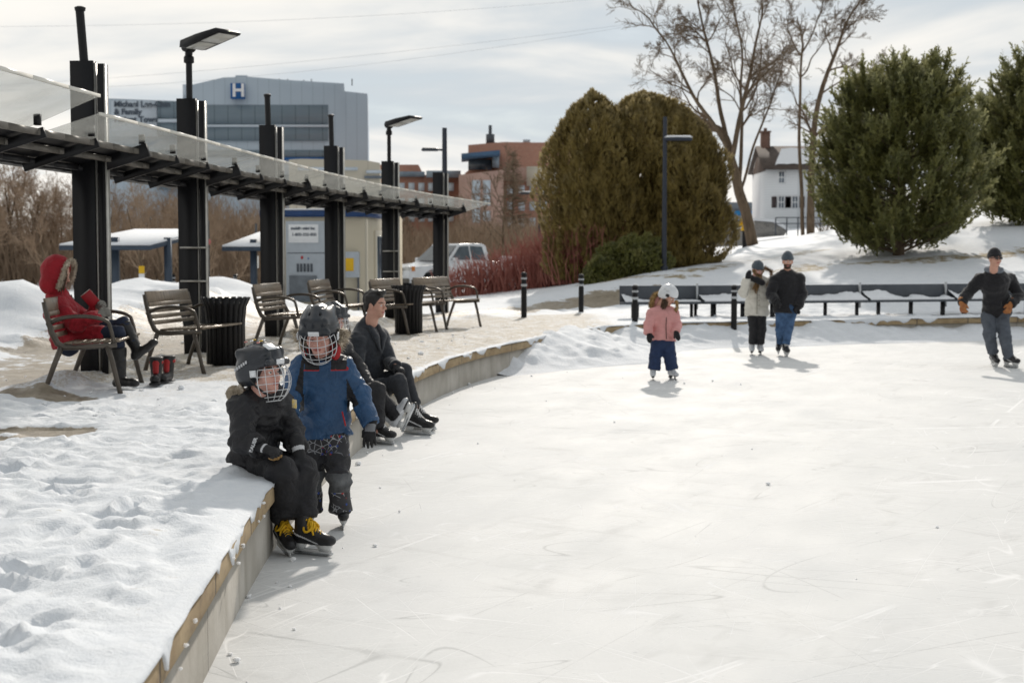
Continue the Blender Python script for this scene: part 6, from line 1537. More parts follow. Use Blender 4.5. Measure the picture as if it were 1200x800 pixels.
def shrub(px, Yc, wpx, hpx, n, label, seed):
    x = XD(px, Yc); zg = gz(x, Yc); R0 = wpx/F*Yc; h = hpx/F*Yc; rs = np.random.default_rng(seed); o = empty('evergreen_shrub', (x, Yc, zg), 0, label, 'shrub', 'low evergreen shrubs below the cedars')
    u = rs.normal(size=(n,3)); u = nrm2(u); u[:,2] = np.abs(u[:,2]); cl_ = fbm(u*2.4+seed, 3); r_ = (1-.35*rs.uniform(0,1,n)**2)*(1+.22*cl_); C = u*r_[:,None]*np.array((R0,R0*.7,h)); d = nrm2(u+rs.normal(0,.7,(n,3))+np.array((0,0,.5))); sd_ = nrm2(np.cross(d, rs.normal(size=(n,3)))); L_ = rs.uniform(.05,.11,n)[:,None]; w_ = L_*.4
    V = np.stack([C-d*L_, C+sd_*w_, C+d*L_, C-sd_*w_], 1).reshape(-1,3); b = MB(); b.add(V, np.arange(len(V)).reshape(-1,4)); b.build('foliage', M_shrub, o)
    A = np.zeros((40,3)); A[:,:2] = rs.normal(0,.15,(40,2)); B_ = C[:40]*.8; b = MB(); b.segs(A, B_, np.full(40,.02), np.full(40,.006), 5); b.build('stem', M_bark, o)
shrub(742, 38.6, 44, 50, 6500, 'olive green rounded shrub at the foot of the street lamp', 3); shrub(708, 38.3, 26, 30, 2800, 'lower olive green shrub next to the tallest dogwood', 5)
for k, (px, py) in enumerate(((965,272),(1010,285),(985,280))):                                   # thin bare bushes on the slope
    Yc = 58; rs = np.random.default_rng(80+k); x = XD(px, Yc); zg = gz(x, Yc); n = 40; A = np.zeros((n,3)); A[:,:2] = rs.normal(0,.1,(n,2)); dd = nrm2(np.stack([rs.normal(0,.5,n), rs.normal(0,.5,n), np.ones(n)], 1)); B_ = A+dd*rs.uniform(.4,1.1,n)[:,None]
    b = MB(); b.segs(A, B_, np.full(n,.010), np.full(n,.005), 3); o = b.build('bare_bush', M_twig, loc=(x, Yc, zg)); tag(o, ['thin bare bush in the snow at the foot of the twin-stemmed tree','thin bare bush by the lower left skirt of the big pine','thin bare bush between the twin-stemmed tree and the big pine'][k], 'shrub', 'thin bare bushes on the slope')
# ============================================================ buildings, vehicles, lamps, signs
def clad(name, c1, c2, sx, sz, line=.03, dark=.75, rough=.6):     # panelled cladding with seams
    m = bpy.data.materials.new(name); nt, N, L, P = nodes_of(m); tc = N.new('ShaderNodeTexCoord'); sp = N.new('ShaderNodeSeparateXYZ'); L.new(tc.outputs['Object'], sp.inputs[0])
    def ma(op, a, b=0.0):
        n = N.new('ShaderNodeMath'); n.operation = op
        for i, q in enumerate((a, b)):
            if isinstance(q, (int, float)): n.inputs[i].default_value = q
            else: L.new(q, n.inputs[i])
        return n.outputs[0]
    def seam(o, s, l):
        f = ma('FRACT', ma('DIVIDE', o, s)); return ma('LESS_THAN', f, l)
    q = seam(ma('ADD', sp.outputs['X'], ma('MULTIPLY', sp.outputs['Y'], 1.0)), sx, line)
    if sz: q = ma('MAXIMUM', q, seam(sp.outputs['Z'], sz, line))
    nz = N.new('ShaderNodeTexNoise'); nz.inputs['Scale'].default_value = .35; nz.inputs['Detail'].default_value = 6; L.new(tc.outputs['Object'], nz.inputs[0])
    mx = N.new('ShaderNodeMix'); mx.data_type = 'RGBA'; mx.inputs['A'].default_value = (*c1,1); mx.inputs['B'].default_value = (*c2,1); L.new(nz.outputs['Fac'], mx.inputs['Factor'])
    m2 = N.new('ShaderNodeMix'); m2.data_type = 'RGBA'; L.new(q, m2.inputs['Factor']); L.new(mx.outputs['Result'], m2.inputs['A']); m2.inputs['B'].default_value = (*[c*dark for c in c1],1)
    L.new(m2.outputs['Result'], P.inputs['Base Color']); P.inputs['Roughness'].default_value = rough; P.inputs['Specular IOR Level'].default_value = .3; return m
M_clad = clad('blue_grey_cladding', (.42,.50,.575), (.49,.56,.63), 1.3, 0, .05, .82); M_band = clad('dark_glazing_band', (.15,.20,.235), (.19,.24,.28), 1.6, 0, .06, .7, .25)
M_strip = mat('pale_spandrel', (.56,.63,.70), .5, 0, .05); M_cream = clad('cream_render', (.58,.53,.43), (.64,.59,.49), 3.0, 2.4, .02, .85)
M_signblue = mat('sign_blue', (.01,.10,.30), .5, 0, .05); M_white = mat('white_paint', (.78,.79,.8), .5, 0, .04); M_dkletter = mat('dark_lettering', (.07,.09,.12), .5, 0, .1)
M_glass = mat('window_glass', (.06,.085,.11), .12, 0, .3, .8, 0, 10, .6, col2=(.16,.20,.25)); M_bluegl = mat('pale_blue_glazing', (.22,.30,.38), .2, 0, .25, .5, 0, 10, .5, col2=(.36,.43,.5))
def brick(name, c1, c2, mort, sc=1.0):
    m = bpy.data.materials.new(name); nt, N, L, P = nodes_of(m); tc = N.new('ShaderNodeTexCoord'); sp = N.new('ShaderNodeSeparateXYZ'); L.new(tc.outputs['Object'], sp.inputs[0]); ad = N.new('ShaderNodeMath'); L.new(sp.outputs['X'], ad.inputs[0]); L.new(sp.outputs['Y'], ad.inputs[1]); cb = N.new('ShaderNodeCombineXYZ'); L.new(ad.outputs[0], cb.inputs[0]); L.new(sp.outputs['Z'], cb.inputs[1])
    br = N.new('ShaderNodeTexBrick'); br.inputs['Scale'].default_value = 3.6*sc; br.inputs['Color1'].default_value = (*c1,1); br.inputs['Color2'].default_value = (*c2,1); br.inputs['Mortar'].default_value = (*mort,1); br.inputs['Mortar Size'].default_value = .018; L.new(cb.outputs[0], br.inputs[0])
    nz = N.new('ShaderNodeTexNoise'); nz.inputs['Scale'].default_value = .5; L.new(tc.outputs['Object'], nz.inputs[0]); mx = N.new('ShaderNodeMix'); mx.data_type = 'RGBA'; mx.blend_type = 'MULTIPLY'; mx.inputs['Factor'].default_value = .35; L.new(br.outputs[0], mx.inputs['A']); L.new(nz.outputs['Fac'], mx.inputs['B']); L.new(mx.outputs['Result'], P.inputs['Base Color']); P.inputs['Roughness'].default_value = .85; return m
M_brick = brick('red_brick', (.45,.19,.125), (.54,.25,.165), (.48,.40,.34)); M_brick2 = brick('pale_brick', (.58,.34,.27), (.64,.40,.33), (.55,.48,.42)); M_stone = brick('grey_stone', (.22,.21,.2), (.34,.32,.29), (.4,.39,.37), .5)
def zz_(py, Yb): return D(600, py, Yb)[2]
def facade(polys, Yf, depth, o, nm, m):     # polygons in photo pixels, extruded away from the viewer at their distance
    b = MB(); o3 = np.array(o.location)
    for poly in polys:
        P = [(XD(px, Yf)-o3[0], zz_(py, Yf)-o3[2]) for px, py in poly]; n0 = len(P); b.prism(P, 1, Yf-o3[1], Yf-o3[1]+depth)
        if depth > 3: V = b.v[-1]; V[n0:,0] = (V[n0:,0]+o3[0])*(1+.93*depth/Yf)-o3[0]
    return b.build(nm, m, o)
def rect(x0, y0, x1, y1): return [(x0,y1),(x1,y1),(x1,y0),(x0,y0)]
Yh = 170; H0 = empty('hospital', (XD(330,Yh), Yh, 0), 0, 'large blue-grey hospital block with dark window bands and a blue H sign', 'building')
w1 = facade([[(222,300),(432,300),(432,110),(405,107),(405,98),(340,94),(292,90),(265,91),(222,101)]], Yh, 30, H0, 'wall', M_clad); w2 = facade([[(119,300),(221.8,300),(221.8,119),(119,115)]], Yh+.6, 24, H0, 'wall', M_clad)
for (x0, y0, x1, y1) in ((188,119,221.7,139),(222.2,123,386,146),(188,144,221.7,159),(222.2,149,386,165),(188,176,385,184),(188,205,385,222)): facade([rect(x0,y0,x1,y1)], Yh-.25, .8, H0, 'window_band', M_band)
for (x0, y0, x1, y1) in ((188,139.5,221.5,143.5),(222.2,146.3,387,148.8)): facade([rect(x0,y0,x1,y1)], Yh-.35, .9, H0, 'spandrel', M_strip)
facade([rect(134,118,187,160)], Yh-.2, .8, H0, 'sign_panel', M_strip)
tx = text_mesh("Michael Lee-Chin\n& Family\nPatient Tower", .95, M_dkletter, 'lettering', H0, .03, .05); tx.rotation_euler = (PI/2,0,0); tx.location = (XD(138,Yh)-H0.location[0], -.28, zz_(125.5,Yh)); 
sg = facade([rect(273,97.5,289,116)], Yh-.9, .6, H0, 'h_sign', M_signblue); tx = text_mesh('H', 2.1, M_white, 'lettering', sg, .06, .04); tx.rotation_euler = (PI/2,0,0); tx.location = (XD(276.5,Yh)-H0.location[0], -.97, zz_(114,Yh)); facade([rect(272.4,96.9,273.2,116.6), rect(288.8,96.9,289.6,116.6)], Yh-.92, .5, sg, 'sign_frame', M_strip)
b = MB(); 
for px in (325, 335, 341, 354, 363, 411): b.cyl((XD(px,Yh)-H0.location[0], 3, zz_(97,Yh)), (XD(px,Yh)-H0.location[0], 3, zz_(97-RNG.uniform(4,9),Yh)), .07, n=6)
b.build('roof_aerial', M_dgrey, H0); facade([rect(279,88.5,293,91)], Yh+4, 4, H0, 'roof_unit', M_clad); facade([rect(217.5,99,222,115)], Yh+.2, 3, H0, 'roof_unit', M_strip); facade([rect(330,184.5,385,187.5)], Yh-.3, .8, H0, 'window_band', M_signblue)
# cream annexe before the hospital
Yc = 120; A0 = empty('annexe', (XD(390,Yc), Yc, 0), 0, 'low cream flat-roofed annexe in front of the blue-grey hospital', 'building'); facade([[(340,300),(446,300),(446,191),(430,188),(356,186),(340,187)]], Yc, 14, A0, 'wall', M_cream); facade([rect(428,206,450,209)], Yc-.2, .6, A0, 'window_band', M_glass); facade([rect(350,196,420,199.5),rect(430,199.5,447,203)], Yc-.15, .5, A0, 'trim', M_strip)
# brick building
Yb = 130; B0 = empty('brick_building', (XD(560,Yb), Yb, 0), 0, 'red brick office block with pale blue windows and a rooftop mast', 'building')
facade([[(545,310),(700,310),(700,168),(590,166.5),(549,170),(549,200),(545,203)]], Yb+4, 26, B0, 'wall', M_brick); facade([[(430,310),(540,310),(540,205),(497,205),(491,193),(430,193)]], Yb+8, 22, B0, 'wall', M_brick)
facade([[(538,310),(590,310),(590,199),(538,205)]], Yb, 4.2, B0, 'stair_bay', M_brick2); facade([rect(590,196,700,212)], Yb+3.7, .6, B0, 'spandrel', M_brick2); facade([rect(617,195,655,218)], Yb+3.5, .6, B0, 'spandrel', M_cream)
for (x0, y0, x1, y1) in ((554,212,562,226),(554,229,562,243),(554,246,562,260),(567,212,574,226),(567,229,574,240),(567,248,574,258)): 
    f = facade([rect(x0-.8,y0-.8,x1+.8,y1+.8)], Yb-.1, .3, B0, 'window_frame', M_strip); facade([rect(x0,y0,x1,y1)], Yb-.16, .2, f, 'pane', M_bluegl)
for k in range(7):
    for r in range(4):
        x0 = 595+k*13; y0 = 218+r*19
        f = facade([rect(x0-.7,y0-.7,x0+6.7,y0+9.7)], Yb+3.8, .4, B0, 'window_frame', M_strip); facade([rect(x0,y0,x0+6,y0+9)], Yb+3.74, .2, f, 'pane', M_bluegl)
for k in range(9):
    for r in range(3):
        x0 = 434+k*11.5; y0 = 215+r*18
        f = facade([rect(x0-.7,y0-.7,x0+6.2,y0+8.7)], Yb+7.8, .4, B0, 'window_frame', M_strip); facade([rect(x0,y0,x0+5.5,y0+8)], Yb+7.74, .2, f, 'pane', M_bluegl)
facade([rect(430,201,498,207)], Yb+7.6, .6, B0, 'window_band', M_bluegl); facade([rect(500,200,540,208)], Yb+7.3, .6, B0, 'window_band', M_bluegl)
facade([[(541,180),(586,176),(586,181),(541,186)]], Yb+.5, 5, B0, 'canopy', mat('steel_blue', (.07,.14,.24), .5, .2)); facade([rect(577,181,585,196)], Yb+2.5, 1.6, B0, 'window_band', M_bluegl); facade([rect(549,187,576,199)], Yb+3.6, .6, B0, 'window_band', M_glass)
b = MB(); b.cyl((XD(573.5,Yb)-B0.location[0],6,zz_(167,Yb)), (XD(573.5,Yb)-B0.location[0],6,zz_(140,Yb)), .16, n=8); b.cyl((XD(573.5,Yb)-B0.location[0],6,zz_(163,Yb)), (XD(573.5,Yb)-B0.location[0],6,zz_(151,Yb)), .42, n=10); b.cyl((XD(578,Yb)-B0.location[0],6,zz_(166,Yb)), (XD(578,Yb)-B0.location[0],6,zz_(161,Yb)), .25, n=8); b.build('roof_mast', M_dgrey, B0); facade([rect(613,163.5,621,167)], Yb+8, 3, B0, 'roof_unit', M_strip)
# white house on the hill
Yo = 125; O0 = empty('white_house', (XD(933,Yo), Yo, 0), 0, 'white two-storey house with a snowy roof and brick chimney on the hill', 'house'); ox = O0.location[0]
zb = zz_(272,Yo); ze = zz_(196,Yo); zr = zz_(170,Yo); xa, xb = XD(896,Yo)-ox, XD(1006,Yo)-ox
M_sid = clad('white_siding', (.76,.79,.82), (.80,.82,.84), 400, .22, .12, .86); b = MB(); b.prism([(0,zb-1),(7,zb-1),(7,ze),(3.5,zr-.15),(0,ze)], 0, xa, xb); b.build('wall', M_sid, O0)
rf = MB(); sl_ = math.atan2(zr-ze, 3.5)
for sy in (0, 1):
    y0, y1 = (-.45, 3.5) if sy == 0 else (7.45, 3.5); za = ze-.45*(zr-ze)/3.5; V = []
    for xx in (xa-.35, xb+.35):
        for (yy, z_) in ((y0, za),(y1, zr)):
            for dz in (0, .16): V.append((xx, yy, z_+dz+.003))
    rf.add(V, [(0,2,6,4),(1,5,7,3),(0,4,5,1),(2,3,7,6),(0,1,3,2),(4,6,7,5)])
rr_ = rf.build('roof', mat('brown_shingle', (.09,.07,.06), .85, 0, .3, 3), O0)
b = MB(); n = 30; V = []; f = []
for i in range(n+1):
    xx = xa+.8+(xb-xa-.4)*i/n; lo_ = .12+.02*math.sin(i*1.3); hi_ = .84+.02*math.sin(i*.9+1)
    if i < 4: lo_ = .12; hi_ = .12+.17*i
    for t in (lo_, hi_): yy = -.45+3.95*t; V += [(xx, yy, ze-.45*(zr-ze)/3.5+(zr-ze)/3.5*3.95*t+.18+(.10 if 0 < i < n else 0))]
for i in range(n): f.append((2*i, 2*i+2, 2*i+3, 2*i+1))
b.add(V, f); b.build('roof_snow', M_snowcap, rr_)
b = MB(); cxx = XD(903,Yo)-ox; b.box((cxx, 3.5, zr+.1), (.75,.8,2.6)); b.box((cxx,3.5,zr+1.42), (.9,.95,.14)); b.box((cxx,3.5,zr+1.62), (.26,.26,.3)); b.build('chimney', brick('chimney_brick', (.17,.085,.06), (.22,.11,.08), (.2,.16,.13)), O0); b = MB(); b.prism([(-.015,ze-.3),(7.015,ze-.3),(3.5,zr-.2)], 0, xa-.03, xa-.01); b.build('gable', mat('brown_gable', (.12,.09,.075), .85), O0)
for (px, py, w_, h_, shut) in ((914,208,5.5,12,0),(914,237,5.5,13,1),(930,237,5.5,13,1),(957,208,5.5,12,0),(957,237,5.5,13,1),(985,208,5.5,12,0)):
    s_ = Yo/F; c = (XD(px,Yo)-ox, -.03, zz_(py,Yo)); b = MB(); b.box(c, (w_*s_+.2,.12,h_*s_+.2)); fr = b.build('window', M_white, O0); b = MB(); b.box((c[0],-.10,c[2]), (w_*s_,.05,h_*s_)); b.build('pane', M_glass, fr); b = MB(); b.box((c[0],-.135,c[2]), (.06,.03,h_*s_)); b.box((c[0],-.137,c[2]), (w_*s_,.03,.07)); b.build('glazing_bar', M_white, fr)
    if shut:
        for sx in (-1,1): b = MB(); b.box((c[0]+sx*(w_*s_*.5+.42),-.06,c[2]), (.42,.08,h_*s_)); b.build('shutter', mat('brown_shutter', (.06,.045,.045), .7), O0)
# store with a blue band
Ys = 150; S0 = empty('store', (XD(870,Ys), Ys, 0), 0, 'low grey-roofed store with a bright blue sign band left of the white house', 'building'); facade([rect(838,249,912,278)], Ys, 18, S0, 'wall', M_strip); facade([[(836,250),(914,250),(910,237),(842,237)]], Ys+.5, 18, S0, 'roof', mat('grey_roof', (.2,.23,.26), .7)); facade([rect(838,247,912,252.5)], Ys-.3, .5, S0, 'sign_band', mat('bright_blue', (.02,.22,.50), .5)); facade([rect(847,258,868,270)], Ys-.2, .4, S0, 'shopfront', M_glass)
b = MB(); A = D(838,272,72); 
b.prism([(XD(836,74),zz_(283,74)-.3),(XD(872,74),zz_(281,74)-.3),(XD(872,74),zz_(268,74)),(XD(836,74),zz_(269,74))], 1, 74, 74.6); sw_ = b.build('stone_wall', M_stone); tag(sw_, 'low grey stone wall capped with snow beside the yellow hydrant', 'wall'); b = MB(); b.box(((XD(836,74)+XD(872,74))/2,74.3,zz_(268,74)+.06), (XD(872,74)-XD(836,74)+.1,.75,.14), bev=.05); b.build('snow', M_snowcap, sw_)
b = MB(); P = [(XD(a,96), zz_(c,96)) for a, c in ((884,279),(918,276),(922,270),(905,260),(884,258))]; b.prism(P, 1, 96, 96.8); sw2 = b.build('stone_wall', M_stone); tag(sw2, 'stepped stone retaining wall with snow below the white house', 'wall'); b = MB(); P = [(XD(a,96), zz_(c,96)) for a, c in ((883,258.4),(905,260.4),(922,270.4),(924,268),(906,257),(883,255.5))]; b.prism(P, 1, 95.9, 96.9); b.build('snow', M_snowcap, sw2)
# railing by the house
r0 = empty('railing', (XD(945,90), 90, 0), 0, 'thin dark metal railing in the snow below the white house', 'railing'); b = MB()
for py in (255,262): b.bar((XD(908,90)-XD(945,90),0,zz_(py,90)), (XD(1000,90)-XD(945,90),0,zz_(py,90)), .06, .06)
b.build('rail', M_dgrey, r0)
for px in range(908, 1001, 13): b = MB(); b.bar((XD(px,90)-XD(945,90),0,zz_(255,90)), (XD(px,90)-XD(945,90),0,zz_(276,90)), .07, .07, (0,1,0)); b.build('post', M_dgrey, r0)
# hydrant
hx = XD(872,57); hz = gz(hx,57); o = empty('fire_hydrant', (hx,57,hz), 0, 'yellow fire hydrant on a dark standpipe beside the leaning tree', 'hydrant'); M_yel = mat('hydrant_yellow', (.72,.43,.01), .5, 0, .1)
zt = zz_(252,57)-hz; b = MB(); b.lathe([(.14,zt-.62),(.17,zt-.60),(.17,zt-.55),(.135,zt-.52),(.13,zt-.25),(.19,zt-.22),(.19,zt-.17),(.13,zt-.13),(.08,zt-.02),(.04,zt)], 16); b.cyl((-.25,0,zt-.36),(.25,0,zt-.36),.09,n=10); b.cyl((0,-.24,zt-.40),(0,0,zt-.40),.10,n=10); b.build('barrel', M_yel, o, auto=40); b = MB(); b.cyl((0,0,-.2),(0,0,zt-.6),.10,n=12); b.build('standpipe', M_steelblk, o, auto=40)
# --- kiosk: site container
Yk = 35; kx = XD(305,Yk); xr = XD(428,Yk); kz = TZ(kx+1,Yk)-.1; kt = zz_(247,Yk); wk = xr-kx
K0 = empty('kiosk', (xr, Yk, kz), -math.radians(5), 'cream container kiosk with a blue roof band and a grey service panel', 'kiosk'); hk = kt-kz; dk = 5.6
M_kcream = clad('cream_container', (.56,.50,.38), (.61,.55,.43), .9, 0, .03, .88); b = MB(); b.box((-wk/2, dk/2, hk/2), (wk, dk, hk)); b.build('wall', M_kcream, K0)
b = MB(); b.box((-wk/2, -.02, hk-.07), (wk+.06,.10,.155)); b.box((.02, dk*.28, hk-.07), (.08,dk*.56,.15)); b.build('roof_band', mat('navy_band', (.012,.045,.14), .5), K0); b = MB(); b.box((-wk/2, dk/2, hk+.035), (wk+.04,dk+.04,.05), bev=.015); b.build('roof_snow', M_snowcap, K0)
def kb(px0, py0, px1, py1, y, th, m, nm, par=None):
    x0, x1 = XD(px0,Yk)-xr, XD(px1,Yk)-xr; z0, z1 = zz_(py1,Yk)-kz, zz_(py0,Yk)-kz; b = MB(); b.box(((x0+x1)/2, y, (z0+z1)/2), (x1-x0, th, z1-z0), bev=.004); return b.build(nm, m, par or K0)
M_kgrey = mat('pale_grey_panel', (.42,.46,.50), .45, 0, .06); pn = kb(335,259,381,352,-.05,.10,M_kgrey,'service_panel'); kb(338.5,263,374,284.5,-.11,.03,M_white,'notice',pn); kb(337,296,381,296.8,-.105,.01,M_dgrey,'seam',pn); kb(339,323,372,354,-.11,.04,mat('grey_grille', (.16,.18,.20), .5),'grille',pn)
for k in range(5): kb(348+k*4.1,309,350.4+k*4.1,318.5,-.11,.03,M_dgrey,'louvre',pn)
kb(353,300,355.5,303.5,-.105,.02,M_red,'mark',pn); kb(361,302,362.5,304,-.105,.02,M_signblue,'mark',pn)
for (s_, sz, px, py, bo_) in (('mobile mini inc', .098, 341.5, 269, .004), ('1-800-350-800', .104, 342.5, 276.5, .0015)):
    tx = text_mesh(s_, sz, M_dkletter, 'lettering', pn, bo_, .003); tx.rotation_euler = (PI/2,0,0); tx.location = (XD(px,Yk)-xr, -.130, zz_(py,Yk)-kz)
bx_ = kb(402,295,422,325,-.10,.20,M_kgrey,'meter_box'); kb(405,302.5,416.5,317.5,-.205,.02,M_yel,'warning_plate',bx_); kb(419.5,325,421.5,365,-.06,.06,M_dgrey,'conduit')
def ks(y0, y1, z0, z1, th, m, nm, par=None): b = MB(); b.box((th/2, (y0+y1)/2, (z0+z1)/2), (th, y1-y0, z1-z0), bev=.004); return b.build(nm, m, par or K0)
f = ks(1.2,2.6,.75,2.12,.06,M_cream,'window_frame'); ks(1.35,2.45,.9,1.98,.08,M_glass,'pane',f); b = MB(); 
for k in range(4): b.box((.095,1.45+k*.3,1.44), (.02,.03,1.05))
b.build('window_bar', M_dgrey, f); ks(1.3,2.2,.45,.70,.05,M_white,'notice'); ks(3.6,4.6,.05,2.05,.05,M_cream,'door'); ks(-.0,.12,.0,hk-.2,.05,M_cream,'corner_post'); ks(2.95,3.05,.0,hk-.2,.045,M_cream,'seam')
# --- blue steel picnic shelters on the left
M_bst = mat('blue_grey_steel', (.055,.075,.105), .5, .2, .15)
def picnic(pxa, pxb, Ys_, pytop, label, posts, dy=3.0, skew=1.2):
    x0, x1 = XD(pxa,Ys_), XD(pxb,Ys_); zt = zz_(pytop,Ys_); o = empty('picnic_shelter', ((x0+x1)/2, Ys_, 0), 0, label, 'shelter', 'blue-posted picnic shelters with snowy roofs'); ox_ = (x0+x1)/2; hw_ = (x1-x0)/2
    b = MB(); V = []
    for (xx, yy, z_) in ((-hw_,-dy/2,zt-.38),(hw_*.55,-dy/2,zt-.38),(hw_,dy/2,zt),(-hw_*.35,dy/2,zt)):
        for dz in (-.10,.0): V.append((xx, yy, z_+dz))
    b.add(V, [(0,2,4,6)[::-1],(1,3,5,7),(0,2,3,1),(2,4,5,3),(4,6,7,5),(6,0,1,7)]); b.build('roof', M_bst, o)
    b = MB(); V2 = [(v[0], v[1], v[2]+(.005 if k % 2 == 0 else .02)+.10) if k % 2 == 0 else (v[0]*.99, v[1]*.98, v[2]+.045) for k, v in enumerate(V)]; b.add(V2, [(0,2,4,6)[::-1],(1,3,5,7),(0,2,3,1),(2,4,5,3),(4,6,7,5),(6,0,1,7)]); b.build('roof_snow', M_snowcap, o)
    for (px, yo) in posts:
        xx = XD(px,Ys_)-ox_; zg = TZ(xx+ox_, Ys_+yo)-.1; b = MB(); b.box((xx,yo,(zg+zt-.2)/2), (.15,.15,zt-.2-zg+.02)); b.build('post', M_bst, o)
    return o
picnic(96, 226, 33, 269, 'larger blue-posted picnic shelter between the first two canopy posts', ((122,-1.0),(153,-1.2),(205,-.6),(212,1.1)), 3.2); picnic(273, 345, 36, 272, 'smaller blue-posted picnic shelter behind the third canopy post', ((304.5,-.8),(330,.5)), 2.6)
# --- small signs and oddments on the snow to the left
def signpost(px, pb, pt, Ys_, label, plates, catg='sign'):
    x = XD(px,Ys_); zg = TZ(x,Ys_)-.1; o = empty('sign', (x,Ys_,zg), 0, label, catg); b = MB(); b.cyl((0,0,0),(0,0,zz_(pt,Ys_)-zg),.03,n=8); b.build('pole', M_dgrey, o, auto=40)
    for (py, w_, h_, m, rnd) in plates:
        c = zz_(py,Ys_)-zg; b = MB()
        if rnd: b.cyl((0,-.055,c),(0,-.035,c),w_/2,n=20)
        else: b.box((0,-.045,c), (w_,.02,h_), bev=.004)
        b.build('plate', m, o, auto=40)
signpost(167, 345, 312, 38, 'yellow and white sign on a pole under the larger picnic shelter', ((316,.15,.20,M_yel,False),(325,.15,.2,M_white,False))); signpost(245, 340, 258, 36, 'round pink and white sign on a tall thin pole right of the second canopy post', ((283.5,.15,.15,mat('faded_red_sign', (.55,.16,.15), .5),True),)); signpost(301, 345, 262, 40, 'white notice on a post under the smaller picnic shelter', ((307,.14,.34,M_white,False),))
g = G(249,342,.7); x, y = XD(249,30.5), 30.5; b = MB(); b.lathe([(.075,-.05),(.085,.03),(.07,.15),(.05,.22),(.02,.25),(.0,.255)], 14); o = b.build('marker_cone', mat('blue_plastic', (.02,.14,.34), .5), smooth=True, loc=(x,y,TZ(x,y))); tag(o, 'small blue marker standing in the snow beside the first litter bin', 'marker')
# --- street lamps
def street_lamp(px, pb, pt, Ys_, arm_py, side, arm_px, label, r=.07, snow=True, hl=.55):
    x = XD(px,Ys_); zg = TZ(x,Ys_)-.15; o = empty('street_lamp', (x,Ys_,zg), 0, label, 'lamp', 'slim dark street lamps'); zt = zz_(pt,Ys_)-zg; za = zz_(arm_py,Ys_)-zg
    b = MB(); b.tube([(0,0,0),(0,0,zt*.5),(0,0,zt)], [r,r*.9,r*.75], 12); b.lathe([(r*1.6,.0),(r*1.6,.25),(r,.3)], 12); b.build('pole', M_pole, o, auto=40); L_ = arm_px/F*Ys_; b = MB(); b.tube([(0,0,za),(side*(L_-hl*.8),0,za+.02)], .03, 8); b.build('arm', M_pole, o, auto=40)
    b = MB(); q = []; n = 12
    for i in range(n+1): t = i/n; w_ = .16*math.sin(PI*min(.97, max(.06, t)))**.5; q.append((t, w_))
    V = []; f = []
    for (t, w_) in q:
        for (yy, zz2) in ((-w_,-.02),(-w_*.8,.05),(0,.075),(w_*.8,.05),(w_,-.02),(0,-.035)): V.append((side*(L_-hl+hl*t), yy, za+zz2*(1 if 0 < t < 1 else .4)))
    for i in range(n):
        for j in range(6): f.append((i*6+j, i*6+(j+1) % 6, (i+1)*6+(j+1) % 6, (i+1)*6+j))
    f += [tuple(range(6)), tuple(n*6+j for j in range(6))]; b.add(V, f); hd = b.build('lamp_head', M_pole, o, auto=50)
    if snow: b = MB(); V2 = [(v[0], v[1]*.85, za+.06+max(0, (v[2]-za-.0))*.75) for v in V]; b.add(V2, f); b.build('snow', M_snowcap, hd, smooth=True)
    return o
M_pole = mat('dark_blue_grey_pole', (.035,.042,.058), .45, .2, .12)
street_lamp(778, 318, 137, 38, 164, 1, 32, 'tall slim street lamp in front of the cedars with snow on its head', .07, True, .75); street_lamp(521.5, 355, 150, 41, 176, -1, 27, 'street lamp just behind the last canopy post with its head to the left', .09, False, .5); street_lamp(632, 300, 210, 66, 227, -1, 24, 'distant street lamp left of the cedars with snow on its head', .07, True, .8)
# --- pickup truck parked behind the dogwoods
Yp = 52; zg = TZ(XD(530,Yp),Yp); U0 = empty('pickup_truck', (XD(531,Yp), Yp, zg), math.radians(43), 'white pickup truck parked behind the red dogwoods', 'truck'); M_car = mat('white_car_paint', (.66,.68,.70), .25, 0, .06, 3, 0, 10, .5, coat=.5); M_tyre = mat('tyre_rubber', (.018,.018,.02), .85, 0, .2); M_cgl = mat('tinted_car_glass', (.035,.05,.065), .08, 0, .3, 2, 0, 10, .6, col2=(.09,.12,.14))
# local x along the truck: front at -x, y from -.95 (near side) to .95
q = SDF(.035); 
q.ell((-1.75,0,.80), (.95,.93,.36), None, .15); q.cone((-2.1,0,.72), (2.3,0,.74), .36, .36, .1, ((0,0,1.), .95)); 
def hullbox(P, d):
    x, y, z = P[:,0], P[:,1], P[:,2]
    top = np.interp(x, [-2.75,-2.6,-1.2,-1.05,-.35,.75,.95,1.0,2.7,2.75], [.85,.98,1.10,1.14,1.80,1.82,1.74,1.16,1.16,1.15]); bot = .42+.0*x
    hw_ = np.where(z > 1.12, .92-.28*(z-1.12), .95)-np.interp(np.abs(x), [2.3,2.8], [0,.12])
    e = np.maximum.reduce([np.abs(y)-hw_, z-top, bot-z, np.abs(x)-2.75]); wh = np.minimum(np.hypot(x+1.75, z-.40), np.hypot(x-1.70, z-.40)); return np.maximum(e, .47-wh)
lo_ = np.array((-2.95,-1.1,.2)); hi_ = np.array((2.95,1.1,2.0)); hh_ = .035; nn_ = np.ceil((hi_-lo_)/hh_).astype(int); GG = np.stack(np.meshgrid(*[lo_[i]+hh_*np.arange(nn_[i]) for i in range(3)], indexing='ij'), -1)
dv = hullbox(GG.reshape(-1,3), None).reshape(GG.shape[:3]).astype(np.float32); v, f = surfnets(dv, lo_, hh_)
bd = mkobj('body', v, f, M_car, U0, smooth=True); 
b = MB()
